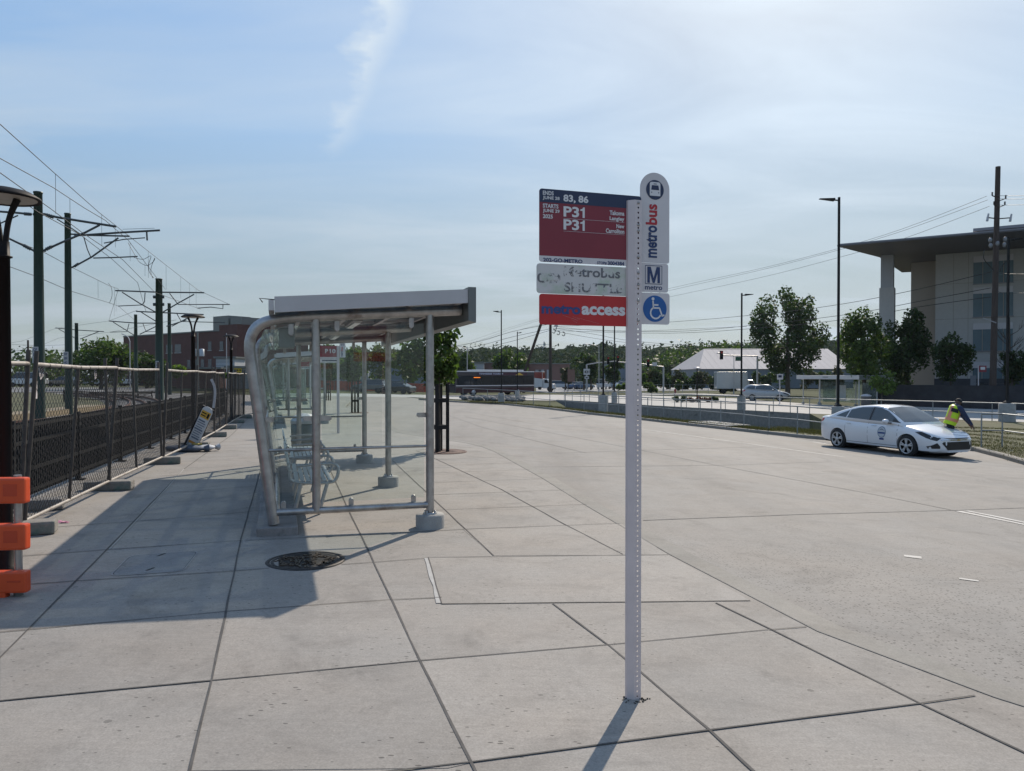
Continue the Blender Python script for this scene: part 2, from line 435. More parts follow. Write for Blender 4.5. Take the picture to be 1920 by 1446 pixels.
# ------------------------------------------------------------------ the ground
from mathutils.geometry import tessellate_polygon
def concrete(name, col, pits=True, warm=0.05, stain=0.20, patch=None, seedv=0.0, rake=True, lanes=False):
    m = bpy.data.materials.new(name); m.use_nodes = True
    nt = m.node_tree; b = nt.nodes['Principled BSDF']
    b.inputs['Roughness'].default_value = 0.82
    b.inputs['Specular IOR Level'].default_value = 0.3
    t = N(nt, 'ShaderNodeTexCoord')
    mpn = N(nt, 'ShaderNodeMapping'); mpn.inputs['Location'].default_value = (seedv, seedv * 1.7, 0)
    nt.links.new(t.outputs['Object'], mpn.inputs[0]); src = mpn.outputs[0]
    def nz(sc, de, ro, vec=src, di=0.0):
        n = N(nt, 'ShaderNodeTexNoise', i_Scale=sc, i_Detail=de, i_Roughness=ro, i_Distortion=di)
        nt.links.new(vec, n.inputs['Vector']); return n.outputs[0]
    a = ramp(nt, nz(0.35, 5, 0.6), [(0.3, 1 - stain * 0.6), (0.7, 1 + stain * 0.35)])
    c = ramp(nt, nz(1.9, 8, 0.68, di=0.6), [(0.28, 1 - stain), (0.5, 1.0), (0.75, 1 + stain * 0.4)])
    d = ramp(nt, nz(95.0, 3, 0.7), [(0.3, 0.82), (0.7, 1.14)])
    d2 = ramp(nt, nz(22.0, 5, 0.75), [(0.3, 0.90), (0.7, 1.08)])
    d = mth(nt, 'MULTIPLY', d, d2)
    fac = mth(nt, 'MULTIPLY', mth(nt, 'MULTIPLY', a, c), d)
    if rake:                                  # broom finish and faint streaks across the slabs
        m2 = N(nt, 'ShaderNodeMapping'); m2.inputs['Rotation'].default_value = (0, 0, -AX); m2.inputs['Scale'].default_value = (0.8, 14, 1)
        nt.links.new(src, m2.inputs[0])
        fac = mth(nt, 'MULTIPLY', fac, ramp(nt, nz(3.0, 4, 0.6, m2.outputs[0]), [(0.3, 0.955), (0.7, 1.04)]))
    if pits:                                  # small dark pits and specks, denser in places
        vo = N(nt, 'ShaderNodeTexVoronoi', i_Scale=26.0, i_Randomness=1.0)
        m3 = N(nt, 'ShaderNodeMapping'); m3.inputs['Rotation'].default_value = (0, 0, -AX); m3.inputs['Scale'].default_value = (0.6, 1.3, 1)
        nt.links.new(src, m3.inputs[0]); nt.links.new(m3.outputs[0], vo.inputs['Vector'])
        dens = ramp(nt, nz(1.2, 6, 0.7), [(0.38, 0.03), (0.70, 0.27)])
        pit = mth(nt, 'LESS_THAN', vo.outputs['Distance'], dens)
        col_r = N(nt, 'ShaderNodeSeparateColor'); nt.links.new(vo.outputs['Color'], col_r.inputs[0])
        pit = mth(nt, 'MULTIPLY', pit, mth(nt, 'GREATER_THAN', col_r.outputs[0], 0.55))
        fac = mth(nt, 'MULTIPLY', fac, mth(nt, 'SUBTRACT', 1.0, mth(nt, 'MULTIPLY', pit, 0.58)))
    if patch:                                 # (x, y, radius): worn spot where the stones show through
        pd = N(nt, 'ShaderNodeVectorMath', operation='DISTANCE'); pd.inputs[1].default_value = (patch[0], patch[1], 0)
        nt.links.new(t.outputs['Object'], pd.inputs[0])
        pm = ramp(nt, mth(nt, 'DIVIDE', mth(nt, 'ADD', pd.outputs['Value'], mth(nt, 'MULTIPLY', mth(nt, 'SUBTRACT', nz(0.8, 5, 0.6), 0.5), 3.0)), patch[2]), [(0.35, 1.0), (1.0, 0.0)])
        v2 = N(nt, 'ShaderNodeTexVoronoi', i_Scale=34.0)
        nt.links.new(src, v2.inputs['Vector'])
        sp = mth(nt, 'LESS_THAN', v2.outputs['Distance'], 0.30)
        c2 = N(nt, 'ShaderNodeSeparateColor'); nt.links.new(v2.outputs['Color'], c2.inputs[0])
        sp = mth(nt, 'MULTIPLY', mth(nt, 'MULTIPLY', sp, mth(nt, 'GREATER_THAN', c2.outputs[0], 0.55)), pm)
        fac = mth(nt, 'MULTIPLY', fac, mth(nt, 'SUBTRACT', 1.0, mth(nt, 'MULTIPLY', sp, 0.6)))
    if pits:                                  # trodden gum and drips, thinly scattered
        v4 = N(nt, 'ShaderNodeTexVoronoi', i_Scale=2.3); nt.links.new(src, v4.inputs['Vector'])
        c4 = N(nt, 'ShaderNodeSeparateColor'); nt.links.new(v4.outputs['Color'], c4.inputs[0])
        g4 = mth(nt, 'MULTIPLY', mth(nt, 'LESS_THAN', v4.outputs['Distance'], mth(nt, 'MULTIPLY', c4.outputs[1], 0.055)), mth(nt, 'GREATER_THAN', c4.outputs[0], 0.5))
        fac = mth(nt, 'MULTIPLY', fac, mth(nt, 'SUBTRACT', 1.0, mth(nt, 'MULTIPLY', g4, 0.38)))
        st4 = ramp(nt, nz(0.75, 7, 0.72, di=1.2), [(0.56, 0.0), (0.74, 1.0)])
        fac = mth(nt, 'MULTIPLY', fac, mth(nt, 'SUBTRACT', 1.0, mth(nt, 'MULTIPLY', st4, 0.34)))
    if lanes:                                 # wheel tracks darkened by buses, along the lane
        m5 = N(nt, 'ShaderNodeMapping'); m5.inputs['Rotation'].default_value = (0, 0, -AX - 0.12); m5.inputs['Scale'].default_value = (1.0, 0.05, 1)
        nt.links.new(src, m5.inputs[0])
        fac = mth(nt, 'MULTIPLY', fac, ramp(nt, nz(0.9, 5, 0.55, m5.outputs[0]), [(0.34, 0.86), (0.55, 1.0), (0.7, 1.04)]))
        fac = mth(nt, 'MULTIPLY', fac, ramp(nt, nz(0.5, 8, 0.7, di=1.5), [(0.30, 0.88), (0.48, 1.0)]))
    hue = nz(0.9, 4, 0.6)
    mxn = N(nt, 'ShaderNodeMix', data_type='RGBA')
    nt.links.new(hue, mxn.inputs[0])
    mxn.inputs[6].default_value = (col[0] * (1 + warm), col[1], col[2] * (1 - warm), 1)
    mxn.inputs[7].default_value = (col[0] * (1 - warm), col[1], col[2] * (1 + warm), 1)
    vm = N(nt, 'ShaderNodeVectorMath', operation='SCALE')
    nt.links.new(mxn.outputs[2], vm.inputs[0]); nt.links.new(fac, vm.inputs['Scale'])
    nt.links.new(vm.outputs[0], b.inputs['Base Color'])
    bp = N(nt, 'ShaderNodeBump', i_Strength=0.25, i_Distance=0.004)
    nt.links.new(nz(70.0, 6, 0.7), bp.inputs['Height']); nt.links.new(bp.outputs[0], b.inputs['Normal'])
    return m
PAVE = concrete('pavement concrete', (0.284, 0.262, 0.236))
ROAD = concrete('road concrete', (0.248, 0.231, 0.210), stain=0.14, patch=(3.2, 5.6, 4.2), seedv=11.0, lanes=True)
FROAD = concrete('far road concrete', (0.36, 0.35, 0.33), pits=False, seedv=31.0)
KERBM = concrete('kerb concrete', (0.250, 0.234, 0.208), pits=False, seedv=51.0, rake=False)
ASPH = mat('grey asphalt', (0.13, 0.13, 0.13), 0.9, 0, 0.15, 0.5, fine=0.1, fscale=8)
GRASSM = mat('dry mown grass', (0.066, 0.068, 0.026), 0.95, 0, 0.35, 1.2, fine=0.35, fscale=14, bump=0.6, bscale=25, dirt=((0.115, 0.083, 0.045), 0.56, 0.9))
GROUNDM = mat('dusty grass ground', (0.060, 0.066, 0.030), 0.95, 0, 0.4, 0.12, spec=0.1, fine=0.25, fscale=3, dirt=((0.14, 0.12, 0.085), 0.57, 0.08))
BALLAST = mat('grey ballast', (0.15, 0.145, 0.14), 0.95, 0, 0.25, 1.5, fine=0.35, fscale=22, bump=0.5, bscale=18)
JOINTM = mat('dark joint filler', (0.075, 0.070, 0.066), 0.9, 0, 0.3, 9)
JOINTL = mat('pale joint mortar', (0.38, 0.37, 0.35), 0.9, 0, 0.12, 9)
LINEM = mat('worn white road paint', (0.40, 0.39, 0.37), 0.7, 0, 0.2, 5, dirt=((0.30, 0.285, 0.265), 0.50, 6.0))

def sheet(name, pts, H, m, off=0.0, breaks=(3.5, 20.0), kind='structure', hole=None, skirt=0.0):
    loops = [[Vector((p[0], p[1], 0)) for p in pts]]
    if hole: loops.append([Vector((p[0], p[1], 0)) for p in hole])
    flat = [v for l in loops for v in l]
    bm = bmesh.new()
    vs = [bm.verts.new(v) for v in flat]
    for t3 in tessellate_polygon(loops):
        try: bm.faces.new([vs[i] for i in t3])
        except ValueError: pass
    for b in breaks:
        bmesh.ops.bisect_plane(bm, geom=bm.verts[:] + bm.edges[:] + bm.faces[:], dist=1e-5, plane_co=W * b, plane_no=W)
    bmesh.ops.recalc_face_normals(bm, faces=bm.faces)
    for f in bm.faces:
        if f.normal.z < 0: f.normal_flip()
    if skirt:
        ed = [e for e in bm.edges if len(e.link_faces) == 1]
    for v in bm.verts: v.co.z = H(v.co.x, v.co.y) + off
    if skirt:
        r = bmesh.ops.extrude_edge_only(bm, edges=ed)
        for v in r['geom']:
            if isinstance(v, bmesh.types.BMVert): v.co.z -= skirt
    me = bpy.data.meshes.new(name); bm.to_mesh(me); bm.free()
    me.materials.append(m)
    o = bpy.data.objects.new(name, me); COL.objects.link(o)
    if kind: o['kind'] = kind
    return o

MOD = 18.5                          # one bus bay of the sawtooth kerb
SAW = [(4.0, 3.36), (6.15, 3.5), (8.9, 3.82), (11.4, 4.16), (13.6, 4.4), (16.0, 4.66), (17.2, 4.70), (18.2, 4.58), (19.2, 4.28), (20.4, 3.9), (21.4, 3.55)]
kerb_st = [(s_, t_ + k * MOD) for k in (-1, 0, 1, 2) for t_, s_ in SAW]
kerb_st = [q for q in kerb_st if q[1] > -6 and q[1] < 62] + [(3.2, 62.5), (2.0, 64.5), (0.0, 65.5), (-4.2, 66)]
def off2(line, d):                  # a line moved d to its right (plan)
    out = []
    for i, p in enumerate(line):
        a = line[max(0, i - 1)]; b = line[min(len(line) - 1, i + 1)]
        v = Vector((b[0] - a[0], b[1] - a[1])); v.normalize()
        out.append((p[0] + v.y * d, p[1] - v.x * d))
    return out
KB = [st(s_, t_, 0)[:2] for s_, t_ in kerb_st]          # back of kerb
KF = off2(KB, 0.24)                                      # face of kerb
pav = [st(-3.7, 66, 0)[:2], st(-3.7, -6, 0)[:2], st(4.6, -6, 0)[:2]] + KB
sheet('pavement', pav, Hp, PAVE, breaks=(-6.0,))

def kerb_mesh(name, back, front, H, drop, m, lift=0.0):
    mb = MB(); n = len(back)
    vs = []
    for b_, f_ in zip(back, front):
        zb = H(*b_) + lift
        fx = Vector((f_[0] - b_[0], f_[1] - b_[1], 0)).normalized()
        vs += [Vector((b_[0], b_[1], zb - drop)), Vector((b_[0], b_[1], zb + 0.001)), Vector((f_[0], f_[1], zb + 0.0)) - fx * 0.025, Vector((f_[0], f_[1], zb - 0.03)), Vector((f_[0], f_[1], zb - drop))]
    fs = [(i * 5 + k, i * 5 + k + 1, i * 5 + k + 6, i * 5 + k + 5) for i in range(n - 1) for k in range(4)]
    mb._add(vs, fs)
    o = mb.build(name, m); o['kind'] = 'structure'
    return o
kerb_mesh('kerb', KB, KF, Hp, 0.32, KERBM)

# far kerb of the busway, in plan, from its picture at true ground height
Kpx = [(2300, 960), (1990, 890), (1920, 872), (1880, 860), (1826, 846), (1700, 836), (1555, 826), (1509, 822), (1430, 813.5), (1361, 806), (1288, 798), (1203, 788), (1110, 778), (1027, 767.5), (947, 759.5), (860, 755), (806, 751.5)]
KN = [gp(a, b, Hr)[:2] for a, b in Kpx]
KN += [(KN[-1][0] - 1.2, KN[-1][1] + 1.5), (KN[-1][0] - 0.6, KN[-1][1] + 4.0)]
KNB = off2(KN, 0.16)
Hk = lambda x, y: Hr(x, y) + 0.13
# line of the far railing and wall behind the rain garden
Fpx = [(2300, 815), (1920, 796), (1750, 789), (1518, 779), (1482, 776.5), (1417, 773), (1360, 770), (1310, 767.5), (1265, 765), (1203, 761.5), (1120, 756), (1043, 751.5)]
FN = [gp(a, b, Hr)[:2] for a, b in Fpx]
road = [st(4.6, -6, 0)[:2]] + KF[:] + [st(-40, 68, 0)[:2], st(-40, 95, 0)[:2]] + [gp(640, 743.5, Hr)[:2], gp(760, 744.5, Hr)[:2]] + KN[::-1] + [st(40, -6, 0)[:2]]
sheet('road', road, Hr, ROAD)
kerb_mesh('kerb_beyond', KNB, KN, Hk, 0.26, KERBM)

# island: lawn strip and sunk rain garden
i0 = Kpx.index((1555, 826))
VN = off2(KN, 1.9)
cut = [i for i in range(i0, len(KN) - 2)]
lawn = KNB[:i0 + 1] + [VN[i0]] + [FN[3], FN[2], FN[1], FN[0]]
sheet('lawn', lawn, Hk, GRASSM, off=-0.01, skirt=2.4)
mb = MB(); vs = []
ln = list(range(i0, len(KN)))
D2 = off2(KN, 3.6)
for i in ln:
    a, b, c = KNB[i], VN[i], D2[i]
    vs += [Vector((a[0], a[1], Hk(*a) - 0.01)), Vector((b[0], b[1], Hk(*b) - 0.05)), Vector((c[0], c[1], -2.2))]
mb._add(vs, [(k * 3 + j, k * 3 + j + 1, k * 3 + j + 4, k * 3 + j + 3) for k in range(len(ln) - 1) for j in (0, 1)])
mb.build('verge', GRASSM)['kind'] = 'structure'
sheet('rain_garden_bed', [(-40, 8), (90, 8), (90, 140), (-40, 140)], lambda x, y: -2.15, mat('damp garden soil', (0.10, 0.10, 0.05), 0.95, 0, 0.4, 0.8, fine=0.3), breaks=())
BIG = 1500
ie = Kpx.index((1027, 767.5))
hole_in = [VN[i0]] + [VN[i] for i in range(i0 + 1, ie + 1)] + [FN[j] for j in range(len(FN) - 1, 2, -1)]
sheet('ground', [(-BIG, -60), (BIG, -60), (BIG, BIG), (-BIG, BIG)], Hr, GROUNDM, off=-0.06, hole=hole_in, breaks=(3.5, 20.0, 220.0))
# far roads, pavements and lots
far = [gp(a, b, Hr)[:2] for a, b in [(2300, 797), (1920, 777), (1780, 770), (1640, 764), (1500, 756), (1380, 747), (1203, 741.5), (1000, 740), (760, 739.5), (500, 739)]]
fr = FN + [gp(980, 750.5, Hr)[:2], gp(860, 749, Hr)[:2], gp(760, 744.5, Hr)[:2], gp(640, 743.5, Hr)[:2], gp(500, 744, Hr)[:2]] + far[::-1]
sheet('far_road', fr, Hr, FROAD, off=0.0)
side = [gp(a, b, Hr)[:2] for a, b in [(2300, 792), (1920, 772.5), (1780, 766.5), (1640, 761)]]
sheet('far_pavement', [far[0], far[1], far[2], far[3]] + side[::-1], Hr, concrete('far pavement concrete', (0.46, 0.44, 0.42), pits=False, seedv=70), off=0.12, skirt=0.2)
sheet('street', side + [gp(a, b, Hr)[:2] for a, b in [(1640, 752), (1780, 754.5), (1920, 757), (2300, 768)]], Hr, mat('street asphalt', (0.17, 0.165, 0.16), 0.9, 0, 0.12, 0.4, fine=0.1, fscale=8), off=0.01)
MULCH = mat('red brown mulch', (0.115, 0.075, 0.058), 0.95, 0, 0.3, 2.0, fine=0.35, fscale=12, bump=0.4)
ms = [gp(a, b, Hr)[:2] for a, b in [(1655, 751.5), (1780, 754), (1920, 756.5), (2300, 767)]]
mb = MB(); vs = []
for p in ms:
    q = Vector((p[0], p[1], Hr(*p) + 0.02)); r_ = Vector((0.45, 0.9, 0)).normalized()
    vs += [q - Vector((0, 0, .4)), q, q + r_ * 3.2 + Vector((0, 0, 0.75)), q + r_ * 14 + Vector((0, 0, 1.0))]
mb._add(vs, [(k * 4 + j, k * 4 + j + 1, k * 4 + j + 5, k * 4 + j + 4) for k in range(len(ms) - 1) for j in (0, 1, 2)])
mb.build('mulch_bank', MULCH)['kind'] = 'structure'
lot = [gp(a, b, Hr)[:2] for a, b in [(1005, 736), (1180, 733), (1300, 732.5), (1420, 732.5), (1420, 729), (1200, 723), (1005, 721)]]
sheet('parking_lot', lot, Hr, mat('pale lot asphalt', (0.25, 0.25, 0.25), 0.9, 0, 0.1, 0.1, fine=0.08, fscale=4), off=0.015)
sw = [gp(a, b, Hr)[:2] for a, b in [(1190, 740.5), (1320, 741.5), (1420, 745), (1420, 742.5), (1320, 738.8), (1190, 738.2)]]
sheet('lot_path', sw, Hr, FROAD, off=0.05, skirt=0.1)

# left: the ground the tracks lie in
HL = lambda x, y: 0.07
sheet('track_bed', [st(-3.7, -6, 0)[:2], st(-3.7, 70, 0)[:2], st(-22, 82, 0)[:2], st(-60, 60, 0)[:2], st(-60, -6, 0)[:2]], HL, BALLAST, breaks=(), skirt=0.4)
sheet('lot_ground', [st(-9.2, 21, 0)[:2], st(-9.0, 50, 0)[:2], st(-20, 78, 0)[:2], st(-300, 200, 0)[:2], st(-300, 10, 0)[:2], st(-14, 20, 0)[:2]], lambda x, y: 0.10, GRASSM, breaks=())
sheet('station_lot', [gp(a, b, HL)[:2] for a, b in [(-300, 737), (60, 737), (300, 735), (300, 728), (-300, 726)]], lambda x, y: 0.13, ASPH, breaks=())

# single slabs that were cast or have weathered a little differently
def slab(pxs, k, i):
    m = concrete('slab concrete %s' % 'abcdefgh'[i], tuple(c * k for c in (0.284, 0.262, 0.236)), seedv=7.0 * i + 3)
    sheet('pavement_slab', [gp(a, b)[:2] for a, b in pxs], Hp, m, off=0.002, breaks=())
for i, (pxs, k) in enumerate([([(803, 1046), (1253, 1041), (1407, 1127), (828, 1133)], 1.06), ([(397, 1277), (787, 1240), (888, 1430), (840, 1441), (357, 1446)], 0.96), ([(787, 1240), (1140, 1210), (1330, 1370), (888, 1430)], 1.05),
                              ([(1140, 1210), (1440, 1182), (1726, 1320), (1330, 1370)], 0.98), ([(432, 1147), (735, 1126), (787, 1240), (397, 1277)], 1.04), ([(0, 1188), (432, 1147), (397, 1277), (0, 1316)], 0.94), ([(868, 993), (1164, 982), (1253, 1041), (925, 1042)], 1.03)]):
    slab(pxs, k, i)
# joints in the pavement and the road
jd = MB(); jl = MB(); jr = MB()
def strip(mb, pts, H, w, off, jit=0.35, seg=0.35):
    P3 = [gp(a, b, H) for a, b in pts]
    fine = []
    for a, b in zip(P3, P3[1:]):
        n = max(1, int((b - a).length / seg))
        fine += [a.lerp(b, k / n) for k in range(n)]
    fine.append(P3[-1])
    vs = []
    for i, p in enumerate(fine):
        d = (fine[min(i + 1, len(fine) - 1)] - fine[max(i - 1, 0)]); d.z = 0; d.normalize()
        nn = Vector((d.y, -d.x, 0))
        c = p + nn * random.uniform(-1, 1) * w * 0.18
        for sg in (-1, 1):
            q = c + nn * sg * w / 2 * (1 + random.uniform(-jit, jit)); q.z = H(q.x, q.y) + off
            vs.append(q)
    mb._add(vs, [(2 * i, 2 * i + 1, 2 * i + 3, 2 * i + 2) for i in range(len(fine) - 1)])
LONG = [[(330, 1560), (357, 1446), (397, 1277), (452, 1010), (489, 880), (512, 790)], [(950, 1570), (888, 1441), (787, 1240), (687, 1025), (655, 960), (605, 850), (574, 790)],
        [(-60, 1296), (0, 1235), (230, 1000), (345, 880), (433, 817), (470, 780)], [(1500, 1525), (1400, 1436), (1330, 1370), (1140, 1210), (1036, 1132)],
        [(925, 1042), (835, 957), (780, 905), (735, 863)], [(1168, 1040), (1065, 987), (940, 918), (815, 860), (780, 845)],
        [(2000, 1448), (1920, 1412), (1726, 1320), (1445, 1180), (1342, 1131)]]
for l in LONG: strip(jd, l, Hp, 0.0135, 0.0045)
CROSS = [[(-40, 1319), (397, 1277), (787, 1240), (1140, 1210), (1440, 1182), (1512, 1176)], [(700, 1452), (888, 1430), (1330, 1370), (1726, 1320), (1828, 1305)],
         [(-40, 1190), (0, 1186), (432, 1147), (735, 1125), (828, 1121)], [(-20, 1048), (205, 1031), (455, 1014)], [(30, 1098), (145, 1090), (445, 1071)], [(445, 1071), (505, 1066)],
         [(640, 1059), (700, 1055), (803, 1047)], [(460, 1014), (671, 1004), (868, 993), (1164, 982)], [(815, 957), (1100, 946)], [(815, 928), (1057, 919)], [(815, 905), (1020, 898)],
         [(815, 887), (993, 881)], [(815, 874), (968, 868)], [(815, 862), (952, 857)], [(85, 990), (258, 978), (470, 960)], [(250, 930), (480, 912)], [(300, 893), (485, 882)], [(340, 866), (490, 858)], [(380, 838), (500, 832)],
         [(803, 1046), (1253, 1041)], [(828, 1133), (1407, 1127)], [(803, 1046), (828, 1133)]]
for l in CROSS: strip(jd, l, Hp, 0.011, 0.005)
strip(jl, [(799, 1047), (823, 1132)], Hp, 0.032, 0.0048, 0.3, 0.2)
strip(jl, [(205, 1031), (300, 930), (345, 880)], Hp, 0.010, 0.0055)
jd.build('pavement_joints', JOINTM)['kind'] = 'structure'
jl.build('mortar_joints', JOINTL)['kind'] = 'structure'
mb = MB()
vs = []
for i in range(len(KB)):
    a = Vector((*KB[i], 0)); b = Vector((*off2(KB, 0.012)[i], 0))
    for q in (a, b): q.z = Hp(q.x, q.y) + 0.004; vs.append(q)
mb._add(vs, [(2 * i, 2 * i + 1, 2 * i + 3, 2 * i + 2) for i in range(len(KB) - 1)])
mb.build('kerb_joint', mat('kerb joint mortar', (0.19, 0.18, 0.165), 0.9, 0, 0.2, 5))['kind'] = 'structure'
RJ = [[(872, 781.5), (1050, 815), (1180, 840), (1350, 874), (1626, 925), (1796, 959), (1960, 990)], [(997, 876), (1340, 873), (1528, 867), (1560, 866)], [(1205, 976), (1500, 965), (1800, 957), (1990, 950)],
      [(850, 768), (1000, 795), (1180, 806)], [(815, 770), (900, 800), (1000, 826), (1100, 850)], [(1430, 838), (1250, 843), (1040, 850)]]
for l in RJ: strip(jr, l, Hr, 0.022, 0.004, 0.3, 0.8)
jr.build('road_joints', mat('road joint filler', (0.165, 0.155, 0.145), 0.9, 0, 0.3, 4))['kind'] = 'structure'
wl = MB()
for l, w_ in [([(1796, 959), (1925, 985)], 0.10), ([(1812, 958.2), (1930, 982)], 0.08), ([(1203, 805), (1380, 829), (1580, 857)], 0.09), ([(1525, 829), (1550, 833)], 0.10), ([(1695, 1043), (1728, 1047)], 0.10), ([(1798, 1085), (1835, 1090)], 0.07)]:
    strip(wl, l, Hr, w_, 0.005, 0.35, 0.5)
wl.build('road_markings', LINEM)['kind'] = 'structure'
# drain inlet in the far kerb
a = gp(1290, 797, Hr); b = gp(1362, 805.5, Hr)
t_ = thing('drain_inlet', 'concrete drain inlet with dark slot set in the kerb below the railing', 'drain', (a + b) / 2)
dv = (b - a).normalized(); nv = Vector((dv.y, -dv.x, 0))
if nv.y < 0: nv = -nv
mb = MB(); up = Vector((0, 0, 0.15))
mb.poly([a + up + nv * 0.0, b + up, b + up + nv * 1.3, a + up + nv * 1.3], (0, 0, 0.03)); mb.build('slab', CONC, t_, world=True)
mb = MB(); nb = nv * -0.015
mb.poly([a + nb, b + nb, b + nb + up * 0.85, a + nb + up * 0.85], nv * 0.01); mb.build('slot', BLACKM, t_, world=True)

# manhole and utility cover
c = gp(573, 1052)
t_ = thing('manhole_cover', 'round dark iron manhole cover with raised leaf pattern in the pavement', 'manhole cover', c)
IRON = mat('rusty dark iron', (0.032, 0.028, 0.026), 0.6, 0.4, 0.35, 18, dirt=((0.085, 0.050, 0.030), 0.58, 9.0))
mb = MB(); mb.lathe([(0.335, -0.02), (0.335, 0.007), (0.315, 0.010), (0.300, 0.010), (0.297, 0.004)], n=40); mb.build('frame', IRON, t_)
mb = MB(); mb.lathe([(0.292, -0.02), (0.292, 0.006), (0.27, 0.008), (0.262, 0.0045), (0.0, 0.0045)], n=40); lid = mb.build('lid', IRON, t_)
mb = MB(); rr = random.Random(3)
for _ in range(95):
    r_ = 0.245 * math.sqrt(rr.random()); a_ = rr.random() * 6.28
    mb.box((r_ * math.cos(a_), r_ * math.sin(a_), 0.008), (rr.uniform(0.03, 0.075), rr.uniform(0.012, 0.02), 0.010), RZ(rr.random() * 3.14))
mb.build('raised_pattern', mat('worn raised iron', (0.10, 0.075, 0.055), 0.45, 0.5, 0.3, 20), lid)
q = [gp(a, b) for a, b in [(203, 1082), (344, 1072), (374, 1033), (243, 1042)]]
c = sum(q, Vector()) / 4
t_ = thing('utility_cover', 'rectangular concrete utility box cover with rounded corners set in shaded pavement', 'utility cover', c)
def rrect(q, inset, n=5, rad=0.10):
    cc = sum(q, Vector()) / 4; out = []
    q = [cc + (p - cc) * (1 - inset) for p in q]
    for i in range(4):
        p = q[i]; a = q[i - 1] - p; b = q[(i + 1) % 4] - p
        a0 = p + a.normalized() * rad; b0 = p + b.normalized() * rad
        for k in range(n + 1):
            u = k / n; out.append(a0 * (1 - u) ** 2 + p * 2 * u * (1 - u) + b0 * u ** 2)
    return out
UCM = concrete('cover concrete', (0.25, 0.245, 0.235), seedv=90)
for nm, i0_, i1_, m_ in (('rim', 0.0, 0.035, mat('cover rim concrete', (0.30, 0.29, 0.28), 0.9, 0, 0.1, 8)), ('groove', 0.035, 0.055, JOINTM)):
    A = rrect(q, i0_); B = rrect(q, i1_); mb = MB(); n = len(A)
    zz_ = 0.004 if nm == 'rim' else 0.0025
    mb._add([p + Vector((0, 0, zz_)) for p in A + B], [(i, (i + 1) % n, n + (i + 1) % n, n + i) for i in range(n)])
    mb.build(nm, m_, t_, world=True)
mb = MB(); mb.poly([p + Vector((0, 0, 0.003)) for p in rrect(q, 0.055)]); lid = mb.build('lid', UCM, t_, world=True)
for px_, py_ in ((303, 1041), (282, 1068)):
    p = gp(px_, py_); mb = MB(); mb.box(p + Vector((0, 0, 0.0045)), (0.02, 0.09, 0.002), RZ(R(-12)))
    ho = mb.build('lifting_slot', BLACKM, None); ho.parent = lid; ho.location = -c
# ------------------------------------------------------------------ bus stop sign
REDS = mat('dark red sign sheet', (0.215, 0.022, 0.036), 0.4, 0, 0.06, 6)
NAVYS = mat('navy sign sheet', (0.020, 0.030, 0.075), 0.4, 0, 0.06, 6)
REDB = mat('bright red sign sheet', (0.48, 0.020, 0.022), 0.35, 0, 0.06, 6, dirt=((0.5, 0.12, 0.11), 0.68, 9))
LETW = mat('white lettering', (0.68, 0.66, 0.66), 0.45, 0, 0.03, 6)
LETN = mat('navy lettering', (0.022, 0.042, 0.125), 0.45, 0, 0.03, 6)
LETR = mat('red lettering', (0.42, 0.02, 0.03), 0.45, 0, 0.03, 6)
BLUES = mat('blue symbol sheet', (0.012, 0.10, 0.33), 0.4, 0, 0.05, 6)
STEELW = mat('chipped white post paint', (0.61, 0.535, 0.53), 0.42, 0.1, 0.08, 5, dirt=((0.10, 0.085, 0.08), 0.665, 11))
FADED = mat('faded greenish sign sheet', (0.60, 0.575, 0.56), 0.5, 0, 0.05, 6, dirt=((0.42, 0.50, 0.38), 0.47, 6.5))
def faded_letters():
    m = bpy.data.materials.new('peeling black lettering'); m.use_nodes = True
    nt = m.node_tree; b = nt.nodes['Principled BSDF']; out = nt.nodes['Material Output']
    b.inputs['Base Color'].default_value = (0.15, 0.15, 0.16, 1)
    t = N(nt, 'ShaderNodeTexCoord'); nz = N(nt, 'ShaderNodeTexNoise', i_Scale=11.0, i_Detail=7.0, i_Roughness=0.78)
    nt.links.new(t.outputs['Object'], nz.inputs['Vector'])
    tr = N(nt, 'ShaderNodeBsdfTransparent'); ms = N(nt, 'ShaderNodeMixShader')
    nt.links.new(ramp(nt, nz.outputs[0], [(0.475, 0.0), (0.53, 1.0)]), ms.inputs[0])
    nt.links.new(b.outputs[0], ms.inputs[1]); nt.links.new(tr.outputs[0], ms.inputs[2]); nt.links.new(ms.outputs[0], out.inputs[0])
    return m
PEEL = faded_letters()
def rplate(x0, x1, z0, z1, r, rad4=None, n=6):      # rounded rectangle in x,z
    rs = rad4 or (r, r, r, r)                        # ll, lr, ur, ul
    out = []
    for (cx_, cz_, a0), q in zip(((x0, z0, 180), (x1, z0, 270), (x1, z1, 0), (x0, z1, 90)), rs):
        sx = 1 if cx_ == x0 else -1; sz = 1 if cz_ == z0 else -1
        for k in range(n + 1):
            a = R(a0 + 90 * k / n)
            out.append((cx_ + sx * q + q * math.cos(a), cz_ + sz * q + q * math.sin(a)))
    return out
def plate(parent, name, poly, y, th, m, bevel=0.0):
    mb = MB(); mb.poly([(x, y, z) for x, z in poly], (0, th, 0))
    return mb.build(name, m, parent)
EX, EZ = (1, 0, 0), (0, 0, 1)
def digit_one(parent, x0, x1, z0, z1, y, m):
    w = x1 - x0; h = z1 - z0; mb = MB()
    mb.poly([(x0 + w * a, y - 0.0012, z0 + h * b) for a, b in ((.50, 0), (1, 0), (1, 1), (.62, 1), (.48, .86), (0, .79), (0, .66), (.50, .66))])
    return mb.build('lettering', m, parent)
